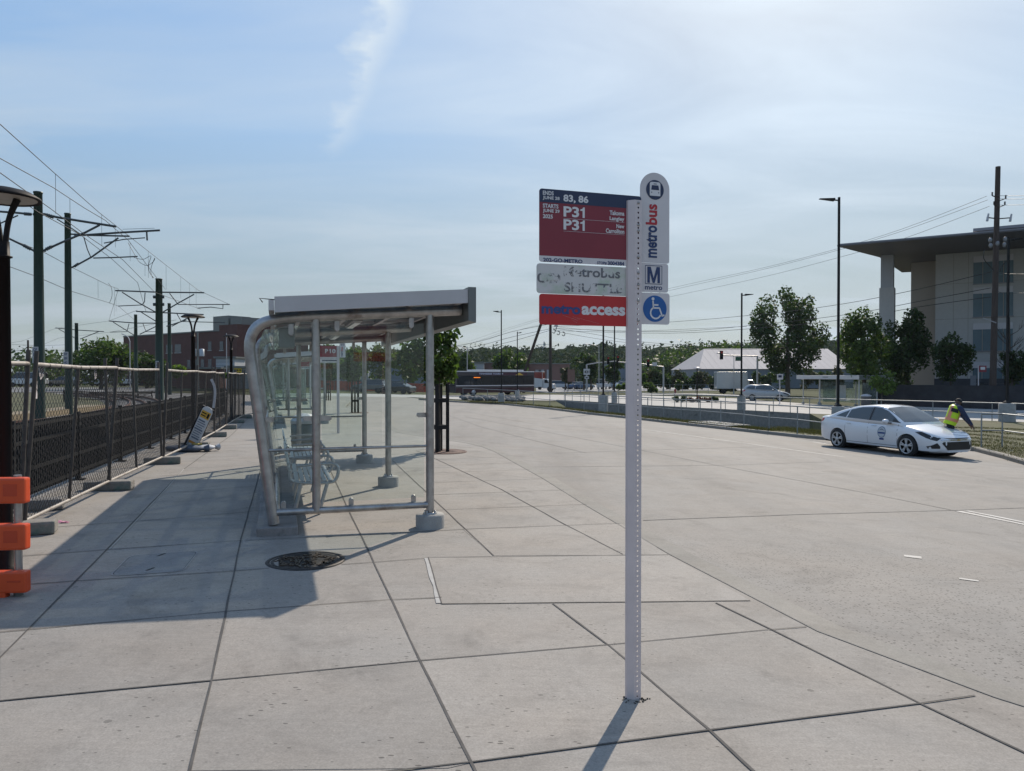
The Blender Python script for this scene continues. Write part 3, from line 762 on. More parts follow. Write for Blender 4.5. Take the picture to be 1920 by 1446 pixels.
def block_m(parent, x0, x1, z0, z1, y, m):
    w = x1 - x0; h = z1 - z0; mb = MB()
    for q in (((0, 0), (.20, 0), (.20, 1), (0, 1)), ((.80, 0), (1, 0), (1, 1), (.80, 1)), ((.20, 1), (.201, .62), (.42, 0), (.5, 0), (.5, .30), (.27, 1)), ((.5, 0), (.58, 0), (.799, .62), (.80, 1), (.73, 1), (.5, .30))):
        mb.poly([(x0 + w * a, y - 0.0012, z0 + h * b) for a, b in q])
    return mb.build('lettering', m, parent)
def T(parent, s, x0, x1, z0, z1, y, m, bold=0.0, al='L', off=0.0012, name='lettering'):
    return text(s, x1 - x0, z1 - z0, (x0 if al == 'L' else x1, y, z0), EX, EZ, m, parent, name, bold, al, off)
def disc(parent, name, cx_, cz_, r, y, m, n=36, th=0.0008):
    mb = MB(); mb.poly([(cx_ + r * math.cos(6.28319 * k / n), y, cz_ + r * math.sin(6.28319 * k / n)) for k in range(n)], (0, th, 0))
    return mb.build(name, m, parent)
def arc_strip(mb, cx_, cz_, r, w, a0, a1, y, n=24, th=0.001):
    pts = []
    for k in range(n + 1):
        a = R(a0 + (a1 - a0) * k / n); pts.append((cx_ + (r + w / 2) * math.cos(a), y, cz_ + (r + w / 2) * math.sin(a)))
    for k in range(n, -1, -1):
        a = R(a0 + (a1 - a0) * k / n); pts.append((cx_ + (r - w / 2) * math.cos(a), y, cz_ + (r - w / 2) * math.sin(a)))
    for k in range(n):
        mb._add([pts[k], pts[k + 1], pts[2 * n - k], pts[2 * n + 1 - k]], [(0, 1, 2, 3)])
def seg2(mb, p, q, w, y):
    p = Vector((p[0], 0, p[1])); q = Vector((q[0], 0, q[1])); d = (q - p).normalized(); nn = Vector((-d.z, 0, d.x)) * w / 2
    mb._add([(v.x, y, v.z) for v in (p - nn, q - nn, q + nn, p + nn)], [(0, 1, 2, 3)])

# the channel post: web with punched holes and two flanges, local frame x along W, y along U
def channel_post(parent, h, dx=0.0, z0=-0.3, holes=True):
    e = Vector((math.cos(R(4)), math.sin(R(4)), 0))
    a0 = Vector((-0.0075 + dx, 0, 0)); wdt = 0.041
    mb = MB(); hr = 0.0052; pitch = 0.0254; n = int((h - z0) / pitch)
    b = Vector((0, 0.0028, 0))
    if holes:
        for i in range(n):
            zc = z0 + pitch * (i + 0.5); c = a0 + e * wdt / 2
            sq = []; ci = []
            for k in range(8):
                ang = R(45 * k)
                ux = math.cos(ang); uz = math.sin(ang)
                m_ = max(abs(ux), abs(uz))
                sq.append(c + e * (ux / m_ * wdt / 2) + Vector((0, 0, zc + uz / m_ * pitch / 2)))
                ci.append(c + e * (ux * hr) + Vector((0, 0, zc + uz * hr)))
            mb._add(sq + ci, [(k, (k + 1) % 8, 8 + (k + 1) % 8, 8 + k) for k in range(8)])
            mb._add([v + b for v in sq + ci], [(k, (k + 1) % 8, 8 + (k + 1) % 8, 8 + k) for k in range(8)])
            mb._add([v for v in ci] + [v + b for v in ci], [(k, (k + 1) % 8, 8 + (k + 1) % 8, 8 + k) for k in range(8)])
        h = z0 + pitch * n
    else:
        mb.poly([a0 + Vector((0, 0, z0)), a0 + e * wdt + Vector((0, 0, z0)), a0 + e * wdt + Vector((0, 0, h)), a0 + Vector((0, 0, h))], b)
    web = mb.build('post_web', STEELW, parent, fix=False)
    mb = MB()
    l0 = a0 + Vector((-0.027, 0.021, 0)); r0 = a0 + e * wdt; r1 = r0 + Vector((0.004, 0.030, 0))
    for p, q in ((l0, a0), (r0, r1)):
        mb.poly([p + Vector((0, 0, z0)), q + Vector((0, 0, z0)), q + Vector((0, 0, h)), p + Vector((0, 0, h))], Vector((0.0005, 0.0026, 0)))
    q = l0 + Vector((-0.004, 0.016, 0))
    mb.poly([q + Vector((0, 0, z0)), l0 + Vector((0, 0, z0)), l0 + Vector((0, 0, h)), q + Vector((0, 0, h))], Vector((0.0024, 0.001, 0)))
    mb.build('post_flange', STEELW, web, fix=True)
    return web

def blade_bus(parent, x0, x1, z0, z1, y):
    w = x1 - x0; xc = (x0 + x1) / 2; r = w / 2
    bl = plate(parent, 'blade_panel', rplate(x0, x1, z0, z1, 0, (0.012, 0.012, r, r), 12), y, 0.003, WHITEP)
    yy = y - 0.0015
    cz_ = z1 - r - 0.004; R_ = 0.30 * w
    disc(bl, 'bus_emblem', xc, cz_, R_, yy, NAVYS)
    bw_ = R_ * 0.60
    plate(bl, 'emblem_bus_body', rplate(xc - bw_, xc + bw_, cz_ - R_ * .62, cz_ + R_ * .78, bw_ * .3, (bw_ * .1, bw_ * .1, bw_ * .35, bw_ * .35)), yy - 0.001, 0.0006, LETW)
    plate(bl, 'emblem_windscreen', [(xc - bw_ * .75, cz_ - R_ * .02), (xc + bw_ * .75, cz_ - R_ * .02), (xc + bw_ * .62, cz_ + R_ * .45), (xc - bw_ * .62, cz_ + R_ * .45)], yy - 0.0018, 0.0006, NAVYS)
    for sx in (-1, 1):
        mb = MB()
        mb.poly([(xc + sx * bw_ * .66 + 0.1 * bw_ * math.cos(k * .7854), yy - 0.0018, cz_ - R_ * .28 + 0.1 * bw_ * math.sin(k * .7854)) for k in range(8)], (0, 0.0005, 0))
        seg2(mb, (xc + sx * bw_ * .78, cz_ - R_ * .62), (xc + sx * bw_ * .78, cz_ - R_ * .80), bw_ * .28, yy - 0.001)
        mb.build('emblem_lamp', NAVYS, bl)
    mb = MB(); seg2(mb, (xc, cz_ + R_ * .62), (xc, cz_ + R_ * .55), bw_ * .6, yy - 0.0018)
    mb.build('emblem_sign', NAVYS, bl)
    # the word runs upward: ex is up, ez points left
    hgt = 0.30 * w; zb = z0 + 0.026; L = (z1 - 2 * r) - zb + 0.006
    xb = xc + 0.30 * w
    text('metro', L * 0.60, hgt * 1.25, (xb - 0.22 * w, y, zb), (0, 0, 1), (-1, 0, 0), LETN, bl, 'lettering', 0.030, 'L', 0.0014)
    text('bus', L * 0.385, hgt * 1.30, (xb - 0.22 * w, y, zb + L * 0.615), (0, 0, 1), (-1, 0, 0), LETR, bl, 'lettering', 0.030, 'L', 0.0014)
    return bl
def access_symbol(parent, cx_, cz_, r, y):
    d = disc(parent, 'blue_disc', cx_, cz_, r, y, BLUES)
    mb = MB(); k = r / 0.07; yy = y - 0.0012
    arc_strip(mb, cx_ + .004 * k, cz_ - .022 * k, .030 * k, .0085 * k, 115, 340, yy)
    mb.poly([(cx_ - .012 * k + .0085 * k * math.cos(q * .5236), yy, cz_ + .052 * k + .0085 * k * math.sin(q * .5236)) for q in range(12)])
    for p, q in (((-.012, .042), (-.009, .002)), ((-.009, .004), (.028, .004)), ((-.010, .020), (.020, .020)), ((.026, .004), (.044, -.040)), ((.042, -.038), (.056, -.032))):
        seg2(mb, (cx_ + p[0] * k, cz_ + p[1] * k), (cx_ + q[0] * k, cz_ + q[1] * k), .0085 * k, yy)
    mb.build('wheelchair_symbol', LETW, d)

SB = gp(1191, 1313)
sg = thing('bus_stop_sign', 'tall bus stop sign on perforated white post with a P31 route panel and shuttle panel', 'bus stop sign', SB, AX)
zb_ = SB.z
channel_post(sg, 2.495 - zb_)
YP = 0.034
def Z(z): return z - zb_
p1 = plate(sg, 'route_panel', rplate(-0.503, 0.045, Z(2.157), Z(2.512), 0.014), YP, 0.003, REDS)
plate(p1, 'navy_header', rplate(-0.503, 0.045, Z(2.447), Z(2.512), 0.0, (0, 0, 0.014, 0.014)), YP - 0.001, 0.0009, NAVYS)
plate(p1, 'white_footer', rplate(-0.503, 0.045, Z(2.157), Z(2.187), 0.0, (0.014, 0.014, 0, 0)), YP - 0.001, 0.0009, WHITEP)
yl = YP - 0.001
def L_(s, px0, px1, py0, py1, m, bold=0.0, al='L', rel=p1, z0=None):   # from the 1446-px close-up of the panel: 4.52 px per photo px
    fx = lambda p: -0.503 + (p - 132) / (895 - 132) * 0.475
    fz = lambda p: Z(2.512) - (p - 238) / (842 - 238) * 0.355
    return T(rel, s, fx(px0), fx(px1), fz(py1), fz(py0), yl, m, bold, al)
L_('ENDS', 160, 250, 255, 290, LETW, 0.03); L_('JUNE 28', 160, 300, 298, 332, LETW, 0.03)
L_('83, 86', 332, 545, 272, 342, LETW, 0.035)
L_('STARTS', 160, 290, 361, 396, LETW, 0.03); L_('JUNE 29', 160, 300, 404, 439, LETW, 0.03); L_('2025', 160, 243, 448, 482, LETW, 0.03)
for y0_, y1_ in ((370, 458), (478, 566)):
    L_('P3', 333, 466, y0_, y1_, LETW, 0.03)
    f1 = lambda p: -0.503 + (p - 132) / (895 - 132) * 0.475
    f2 = lambda p: Z(2.512) - (p - 238) / (842 - 238) * 0.355
    digit_one(p1, f1(476), f1(514), f2(y1_), f2(y0_), yl, LETW)
L_('Takoma', 730, 860, 378, 416, LETW, 0.03); L_('Langley', 730, 860, 428, 470, LETW, 0.03)
L_('New', 790, 860, 490, 524, LETW, 0.03); L_('Carrollton', 697, 860, 532, 570, LETW, 0.03)
L_('202-GO-METRO', 163, 495, 808, 840, LETN, 0.035); L_('STOP#', 622, 705, 815, 842, LETN, 0.025); L_('3004384', 714, 860, 809, 843, LETN, 0.035)
mb = MB()
for py_ in (472, 578):
    z_ = Z(2.512) - (py_ - 238) / 604 * 0.355
    seg2(mb, (-0.503 + (333 - 132) / 763 * .475, z_), (-0.503 + (860 - 132) / 763 * .475, z_), 0.0011, yl - 0.001)
mb.build('route_rule', LETW, p1)
p2 = plate(sg, 'shuttle_panel', rplate(-0.515, 0.035, Z(2.005), Z(2.150), 0.016), YP + 0.004, 0.003, FADED)
yl2 = YP + 0.004
fx = lambda p: -0.515 + (p - 113) / (892 - 113) * 0.485
fz = lambda p: Z(2.150) - (p - 856) / (1112 - 856) * 0.145
T(p2, 'Metrobus', fx(338), fx(828), fz(958), fz(872), yl2, PEEL, 0.022); T(p2, 'SHUTTLE', fx(342), fx(850), fz(1092), fz(1008), yl2, PEEL, 0.022)
mb = MB()
mb.poly([(x, yl2 - 0.0012, z) for x, z in rplate(fx(118), fx(312), fz(1022), fz(938), 0.022)])
mb.build('faded_emblem', PEEL, p2)
mb = MB()
mb.poly([(x, yl2 - 0.0018, z) for x, z in rplate(fx(136), fx(178), fz(1005), fz(955), 0.006)]); mb.poly([(x, yl2 - 0.0018, z) for x, z in rplate(fx(200), fx(290), fz(995), fz(965), 0.004)])
mb.build('faded_emblem_bus', FADED, p2)
p3 = plate(sg, 'access_panel', rplate(-0.503, 0.030, Z(1.852), Z(2.002), 0.014), YP, 0.003, REDB)
fx = lambda p: -0.503 + (p - 132) / (892 - 132) * 0.475
fz = lambda p: Z(2.002) - (p - 1116) / (1388 - 1116) * 0.150
T(p3, 'metro', fx(150), fx(478), fz(1292), fz(1207), YP, mat('blue lettering', (0.035, 0.06, 0.20), 0.45, 0, 0.2, 30), 0.04); T(p3, 'access', fx(487), fx(868), fz(1292), fz(1212), YP, LETW, 0.04)
mb = MB()
for p, q in (((325, 1300), (450, 1340)), ((360, 1310), (455, 1345)), ((400, 1335), (448, 1365)), ((450, 1320), (640, 1368)), ((410, 1310), (470, 1335))):
    seg2(mb, (fx(p[0]), fz(p[1])), (fx(q[0]), fz(q[1])), 0.0008, YP - 0.001)
mb.build('scratch', mat('pale scratch', (0.5, 0.25, 0.25), 0.7), p3)
blade_bus(sg, 0.0415, 0.2085, Z(2.180), Z(2.640), YP + 0.004)
p5 = plate(sg, 'metro_panel', rplate(0.035, 0.2005, Z(2.030), Z(2.178), 0.014), YP, 0.003, WHITEP)
xc = 0.1165
mb = MB()
bx0, bx1, bz0, bz1 = xc - .047, xc + .047, Z(2.072), Z(2.165)
for p, q in (((bx0, bz0), (bx1, bz0)), ((bx1, bz0), (bx1, bz1)), ((bx1, bz1), (bx0, bz1)), ((bx0, bz1), (bx0, bz0))): seg2(mb, p, q, 0.003, YP - 0.001)
mb.build('emblem_border', LETN, p5)
block_m(p5, xc - .036, xc + .036, Z(2.077), Z(2.159), YP, LETN); T(p5, 'metro', xc - .049, xc + .049, Z(2.042), Z(2.064), YP, LETN, 0.02)
p6 = plate(sg, 'accessible_panel', rplate(0.035, 0.2085, Z(1.866), Z(2.027), 0.014), YP, 0.003, WHITEP)
access_symbol(p6, 0.124, Z(1.946), 0.0675, YP - 0.001)
mb = MB()
for z_ in (2.47, 2.36, 2.33, 2.20, 2.12, 2.06, 1.98, 1.88):
    mb = MB(); mb.lathe([(0.006, -0.006), (0.006, 0.003), (0.003, 0.005)], (0.013, -0.001, Z(z_)), 8, RX(R(90))); mb.build('bolt', GALV, sg)
# weeds and grit round the foot of the post stay as one ragged stain mesh
mb = MB(); rr = random.Random(5)
for _ in range(60):
    a_ = rr.random() * 6.28; r_ = 0.03 + abs(rr.gauss(0, 0.02)); x_, y_ = math.cos(a_) * r_ * (1.6 if math.cos(a_) < 0 else 1), math.sin(a_) * r_ * .7
    mb.ball(SB + Vector((x_, y_, 0.002)), rr.uniform(0.002, 0.006), 5, 3)
tag(mb.build('grit', mat('dark grit', (0.05, 0.042, 0.032), 0.9, 0, 0.4, 30)), 'dark grit gathered round the foot of the sign post', 'grit', kind='stuff')

# the same kind of sign at the next bay
def plain_stop(name, label, loc, rz, route=True):
    r_ = thing(name, label, 'bus stop sign', loc, rz, 'bus stop signs')
    channel_post(r_, 2.5, holes=False)
    a_ = plate(r_, 'route_panel', rplate(-0.503, 0.045, 2.16, 2.51, 0.014), 0.034, 0.003, REDS)
    if route:
        T(a_, 'P', -0.36, -0.28, 2.30, 2.42, 0.034, LETW, 0.03); digit_one(a_, -0.25, -0.20, 2.30, 2.42, 0.034, LETW); T(a_, '0', -0.165, -0.07, 2.30, 2.42, 0.034, LETW, 0.03)
        plate(a_, 'white_footer', rplate(-0.503, 0.045, 2.16, 2.19, 0.0), 0.033, 0.0009, WHITEP)
    b_ = plate(r_, 'timetable_panel', rplate(-0.503, 0.03, 2.03, 2.15, 0.014), 0.034, 0.003, WHITEP)
    plate(b_, 'dark_band', rplate(-0.45, 0.0, 2.07, 2.11, 0.0), 0.033, 0.0009, NAVYS)
    blade_bus(r_, 0.0415, 0.2085, 2.18, 2.64, 0.038)
    return r_
plain_stop('bus_stop_sign', 'white bus stop sign with P10 panel standing behind the shelter', st(1.68, 3.3 + MOD), AX)
plain_stop('bus_stop_sign', 'bus stop sign farthest along the pavement beyond the P10 sign', st(1.68, 3.3 + 2 * MOD), AX, False)

# ------------------------------------------------------------------ shelters
SH_T = 7.9
FR = [(-0.034, 0.10), (-0.10, 0.60), (-0.168, 1.15), (-0.24, 1.69), (-0.258, 1.86), (-0.25, 1.98), (-0.205, 2.08), (-0.12, 2.145), (0.0, 2.178), (0.12, 2.198), (0.42, 2.225), (1.2, 2.275), (1.92, 2.321)]
def smooth_path(pts, n=3):
    P_ = [Vector(p) for p in pts]; out = []
    for i in range(len(P_) - 1):
        p0 = P_[max(0, i - 1)]; p1 = P_[i]; p2 = P_[i + 1]; p3 = P_[min(len(P_) - 1, i + 2)]
        for k in range(n):
            t = k / n
            out.append(0.5 * ((2 * p1) + (p2 - p0) * t + (2 * p0 - 5 * p1 + 4 * p2 - p3) * t * t + (3 * p1 - p0 - 3 * p2 + p3) * t ** 3))
    out.append(P_[-1]); return out
def zroof(x): return 2.225 + (x - 0.42) * 0.0645
def make_shelter():
    base = st(0, SH_T, 0.0)
    r_ = thing('bus_shelter', 'curved glass and steel bus shelter with flat roof, nearest one beside the manhole', 'bus shelter', base, AX, 'glass bus shelters along the pavement')
    LN = 6.3; bays = (0.0, 3.15, 6.3)
    path = smooth_path([(x, 0, z) for x, z in FR])
    for y in bays:
        mb = MB(); mb.tube([p + Vector((0, y, 0)) for p in path], 0.056, 12); mb.build('curved_frame', GALV, r_)
        mb = MB(); mb.tube([(1.576, y, 0.1), (1.576, y, zroof(1.576))], 0.044, 12)
        if y < 0.1 or y > 6: pass
        po = mb.build('front_post', GALV, r_)
        mb = MB(); mb.lathe([(0.075, 0.115), (0.075, 0.13), (0.05, 0.135)], (1.576, y, 0), 12)
        for a_ in range(4): mb.lathe([(0.010, 0.13), (0.010, 0.155), (0.004, 0.158)], (1.576 + .062 * math.cos(a_ * 1.57 + .8), y + .062 * math.sin(a_ * 1.57 + .8), 0), 6)
        mb.build('base_plate', GALV, po)
        mb = MB(); mb.lathe([(0.155, -0.25), (0.155, 0.10), (0.145, 0.115), (0.0, 0.116)], (1.576, y, 0), 24); mb.build('footing', CONC, r_)
        # glazed end walls only at the two ends
        if y in (0.0, 6.3):
            mb = MB(); mb.tube([(0.385, y, 0.21), (0.385, y, zroof(0.385))], 0.043, 12); mb.build('middle_post', GALV, r_)
            mb = MB(); mb.tube([(-0.05, y, 0.215), (1.576, y, 0.215)], 0.036, 10); mb.build('bottom_rail', GALV, r_)
            mb = MB(); mb.tube([(-0.125, y, 0.85), (1.576, y, 0.85)], 0.015, 8); mb.build('guard_rail', GALV, r_)
            mb = MB()
            gpth = [(x, z) for x, z in FR if z > 0.3 and x < 0.34]
            poly = [(0.33, y + 0.05, 0.29), (0.0, y + 0.05, 0.29)] + [(x + 0.085 + max(0, (z - 1.95)) * 0.0, y + 0.05, min(z - 0.06 * (z > 2.1), zroof(0.3) - 0.1)) for x, z in gpth] + [(0.33, y + 0.05, zroof(0.33) - 0.13)]
            mb.poly(poly, (0, 0.008, 0)); mb.build('side_glass', CLEAR, r_)
            mb = MB(); mb.poly([(0.445, y + 0.05, 0.29), (1.52, y + 0.05, 0.29), (1.52, y + 0.05, zroof(1.5) - 0.12), (0.445, y + 0.05, zroof(0.445) - 0.12)], (0, 0.008, 0)); mb.build('side_glass', CLEAR, r_)
            for cx_, cz_, dx, dz in ((0.06, 0.30, 0, -1), (0.74, 0.30, 0, -1), (1.40, 0.30, 0, -1), (-0.05, 1.16, -1, 0), (0.275, 1.165, 1, 0), (0.52, 1.165, -1, 0), (1.46, 1.185, 1, 0), (0.14, 2.04, 0, 1), (0.60, 2.09, 0, 1), (1.38, 2.14, 0, 1)):
                mb = MB(); mb.box((cx_ + dx * 0.045, y + 0.028, cz_ + dz * 0.045), (0.05 + abs(dx) * 0.05, 0.022, 0.05 + abs(dz) * 0.05))
                mb.lathe([(0.024, 0.0), (0.024, 0.020), (0.020, 0.023)], (cx_, y + 0.045, cz_), 14, RX(R(90)))
                mb.build('glass_clip', GALV, r_)
    mb = MB(); mb.span(-0.20, 0.20, -0.12, LN + 0.12, -0.25, 0.085); mb.build('plinth', CONCD, r_, bevel=0.012)
    # curved back glass, one sheet per bay, inside the frames
    for y0, y1 in ((0.08, 3.07), (3.23, 6.22)):
        mb = MB(); q = smooth_path([(x + 0.095, 0, z - (0.07 if z > 2.1 else 0)) for x, z in FR[1:10]], 3)
        q = [Vector((0.05, 0, 0.26))] + q
        vs = [p + Vector((0, yy, 0)) for p in q for yy in (y0, y1)]
        mb._add(vs, [(2 * i, 2 * i + 1, 2 * i + 3, 2 * i + 2) for i in range(len(q) - 1)], True)
        mb.build('back_glass', CLEAR, r_)
        mb = MB(); mb.tube([(0.0, y0 - .08, 0.215), (0.0, y1 + .08, 0.215)], 0.025, 8); mb.build('back_rail', GALV, r_)
        mb = MB(); mb.tube([(-0.10, y0 - .08, 1.16), (-0.10, y1 + .08, 1.16)], 0.015, 8); mb.build('back_rail', GALV, r_)
    # roof: end fascias, gutter fascia on the road side, deck, purlins
    x0, x1 = -0.02, 1.93
    ya, yb = -0.28, LN + 0.28
    mb = MB(); mb.poly([(x0, ya + 0.031, zroof(x0) + 0.11), (x1 - .002, ya + 0.031, zroof(x1) + 0.13), (x1 - .002, ya + 0.031, zroof(x1) + 0.19), (x0, ya + 0.031, zroof(x0) + 0.178)], (0, yb - ya - 0.062, 0)); roof = mb.build('roof', FROST, r_)
    for y in (ya, yb):
        mb = MB(); mb.poly([(x0, y, zroof(x0) + 0.03), (x1, y, zroof(x1) + 0.055), (x1, y, zroof(x1) + 0.20), (x0, y, zroof(x0) + 0.185)], (0, 0.03 if y < 0 else -0.03, 0)); mb.build('end_fascia', ALU, roof)
    mb = MB(); mb.poly([(x1 + .002, ya - 0.012, 2.19), (x1 + 0.085, ya - 0.012, 2.17), (x1 + 0.085, ya - 0.012, 2.545), (x1 + .002, ya - 0.012, 2.545)], (0, yb - ya + 0.024, 0)); mb.build('front_fascia', ALUD, roof)
    mb = MB(); mb.box((x0 - 0.03, (ya + yb) / 2, zroof(x0) + 0.10), (0.05, yb - ya, 0.10)); mb.build('gutter', ALU, roof)
    for k, x in enumerate((0.25, 0.8, 1.35, 1.85)):
        mb = MB(); mb.bar((x, ya + 0.04, zroof(x) + 0.082), (x, yb - 0.04, zroof(x) + 0.082), 0.05, 0.06); mb.build('purlin', ALU, roof)
    for k in range(8):
        y = 0.05 + k * 0.885; mb = MB(); mb.bar((x0 + .02, y, zroof(x0) + 0.088), (x1 - .03, y, zroof(x1) + 0.088), 0.055, 0.035); mb.build('rafter', ALU, roof)
    mb = MB(); mb.box((0.10, 0.32, 2.0), (0.16, 0.34, 0.20)); mb.build('junction_box', ALUD, r_, bevel=0.006)
    for y in (1.6, 4.75):
        mb = MB(); mb.box((0.92, y, zroof(0.92) + 0.02), (0.12, 1.15, 0.045)); lf = mb.build('daylight_strip_back', ALU, r_)  # white strip on a backing, stands in for daylight through the roof gap
        mb = MB(); mb.box((0.92, y, zroof(0.92) - 0.012), (0.075, 1.05, 0.02)); mb.build('lens_or_strip', mat('white daylight strip', (0.8, 0.82, 0.82), 0.3, 0, 0.02), lf)
    mb = MB(); mb.tube([(-0.02, ya + 0.1, 2.36), (-0.16, ya + 0.1, 2.37), (-0.13, ya + 0.1, 2.33)], 0.006, 6); mb.build('drip_hook', BLACKM, roof)
    return r_
sh = make_shelter()
copy_tree(sh, None, st(0, SH_T + MOD, 0.0), AX, 'second glass bus shelter along the pavement, seen through the nearer one')
copy_tree(sh, None, st(0, SH_T + 2 * MOD, 0.0), AX, 'third glass bus shelter along the pavement, farthest from the manhole')
# benches bolted inside the shelters
BEN = mat('light grey bench metal', (0.38, 0.40, 0.41), 0.35, 0.4, 0.08, 8)
def make_bench(loc, label):
    r_ = thing('bench', label, 'bench', loc, AX, 'metal benches in the shelters'); r_.scale = (1, 1, 0.86)
    mb = MB()
    for i in range(7): mb.box((0.06 + i * 0.062, 0.95, 0.44 + 0.006 * abs(i - 3) * 0.5), (0.050, 1.8, 0.018))
    mb.build('seat', BEN, r_)
    mb = MB()
    for i in range(5): mb.box((-0.02 - i * 0.012, 0.95, 0.56 + i * 0.062), (0.016, 1.8, 0.050))
    mb.build('backrest', BEN, r_)
    for y in (0.05, 0.95, 1.85):
        mb = MB(); q = smooth_path([(0.02, y, 0.42), (-0.06, y, 0.86), (-0.02, y, 0.60), (0.02, y, 0.45), (0.40, y, 0.42), (0.50, y, 0.47), (0.52, y, 0.62), (0.42, y, 0.68), (0.05, y, 0.66)][2:], 4)
        mb.tube(q, 0.020, 8); mb.build('arm_frame', BEN, r_)
        for pts in ([(0.10, y, 0.42), (0.06, y, 0.2), (0.02, y, 0.0)], [(0.40, y, 0.42), (0.36, y, 0.26), (0.30, y, 0.0)]):
            mb = MB(); mb.tube(pts, 0.022, 8); mb.build('leg', BEN, r_)
    return r_
b1 = make_bench(st(0.16, SH_T + 0.95), 'light grey metal bench with loop arms inside the nearest glass shelter')
copy_tree(b1, None, st(0.16, SH_T + 3.6), AX, 'light grey metal bench farther inside the nearest shelter, behind the first bench')
# litter bin behind the shelter
def bin_(loc, label):
    r_ = thing('litter_bin', label, 'litter bin', loc, 0)
    mb = MB(); mb.lathe([(0.24, 0.0), (0.27, 0.04), (0.28, 0.62), (0.26, 0.64)], n=18); mb.build('body', ALUD, r_)
    mb = MB(); mb.lathe([(0.30, 0.64), (0.30, 0.70), (0.22, 0.80), (0.10, 0.84), (0.0, 0.85)], n=8, smooth=False); mb.build('lid', ALU, r_)
    return r_
bin_(st(0.55, 15.9), 'grey litter bin with faceted lid standing just past the nearest shelter')
# ------------------------------------------------------------------ temporary chain-link fence
FENCEM = mat('weathered fence pipe', (0.30, 0.275, 0.25), 0.6, 0.3, 0.2, 7, dirt=((0.12, 0.085, 0.07), 0.56, 5))
FPOST = mat('dark fence post', (0.085, 0.075, 0.068), 0.6, 0.3, 0.25, 7, dirt=((0.035, 0.03, 0.028), 0.55, 5))
MESHM = mat('chain-link wire', (0.035, 0.035, 0.035), 0.7, 0.0, 0.2, 5, spec=0.2)
def chain_mesh(L, z0, z1, r=0.0026, g=0.060):
    mb = MB(); hgt = z1 - z0
    k = -hgt
    while k < L:
        for sgn in (1, -1):
            a = max(0.0, k); b = min(L, k + hgt)
            if b - a > 0.02:
                za, zb2 = (a - k, b - k)
                if sgn < 0: za, zb2 = hgt - za, hgt - zb2
                p = Vector((a, 0.004 * sgn, z0 + za)); q = Vector((b, 0.004 * sgn, z0 + zb2))
                d = (q - p).normalized(); u = Vector((0, 1, 0)); v = d.cross(u)
                vs = [e + (u * math.cos(t) + v * math.sin(t)) * r for e in (p, q) for t in (0, 2.094, 4.189)]
                mb._add(vs, [(0, 1, 4, 3), (1, 2, 5, 4), (2, 0, 3, 5)])
        k += g * 1.414 / 1.0
    return mb
def fence_panel(a, b, label, lean, mid=0.45):
    d = b - a; L = d.length - 0.1
    r_ = thing('chain_link_fence', label, 'fence panel', a + d.normalized() * 0.05, math.atan2(d.y, d.x), 'temporary chain-link fence panels')
    r_.rotation_euler = (lean, 0, math.atan2(d.y, d.x))
    mb = MB(); mb.tube([(0, 0, 1.675), (L / 2, 0, 1.66), (L, 0, 1.675)], 0.023, 8); tr = mb.build('top_rail', FENCEM, r_)
    mb = MB()
    for k in range(1, int(L / 0.33)): mb.lathe([(0.0255, -0.006), (0.0255, 0.006)], (k * 0.33, 0, 1.675 - 0.015 * math.sin(math.pi * k * .33 / L)), 8, RY(R(90)))
    mb.build('wire_tie', MESHM, tr)
    mb = MB(); mb.tube([(0, 0, 0.12), (L, 0, 0.12)], 0.021, 8); mb.build('bottom_rail', FENCEM, r_)
    for x in (0.0, L): mb = MB(); mb.tube([(x, 0, -0.02), (x, 0, 1.81)], 0.022, 8); mb.build('post', FPOST, r_)
    mb = MB(); mb.tube([(L * mid, 0, 0.12), (L * mid, 0, 1.665)], 0.018, 8); mb.build('brace', FPOST, r_)
    chain_mesh(L, 0.13, 1.655).build('wire_mesh', MESHM, r_, fix=False)
    return r_
JT = [(-2.62, 5.4), (-2.40, 8.4), (-2.20, 11.35), (-1.95, 14.5), (-1.72, 17.6), (-1.55, 20.7), (-1.45, 23.7), (-1.36, 26.7), (-1.2, 29.7), (-0.5, 32.5)]
LAB = ['leaning brown chain-link fence panel behind the orange barricade, hung with a white notice', 'chain-link fence panel with a notice, ending at the crossed posts before the sunlit pavement', 'sagging chain-link fence panel just before the tilted info stand',
       'chain-link fence panel behind the tilted info stand', 'chain-link fence panel just past the tilted info stand', 'chain-link fence panel beside the twin-armed disc lamp', 'chain-link fence panel midway to the far disc lamp', 'chain-link fence panel ending at the far disc lamp', 'last chain-link fence panel turning toward the far shelter']
LEAN = [0.05, 0.07, -0.03, 0.04, 0.02, -0.03, 0.03, 0.0, 0.02]
for i in range(9):
    fence_panel(st(*JT[i]), st(*JT[i + 1]), LAB[i], LEAN[i])
FOOTG = mat('mossy painted concrete', (0.23, 0.215, 0.195), 0.9, 0, 0.2, 6, 0.4, 40, dirt=((0.05, 0.15, 0.125), 0.54, 2.2))
FL = ['mossy concrete fence foot beside the orange barricade', 'green stained concrete fence foot beyond the pink scrap', 'green ended concrete fence foot on the sunlit pavement', 'dark concrete fence foot behind the sandbags', 'long concrete fence foot just past the info stand', 'greenish concrete fence foot under the raised rail', 'small concrete fence foot by the far lamp', 'farthest concrete fence foot along the pavement']
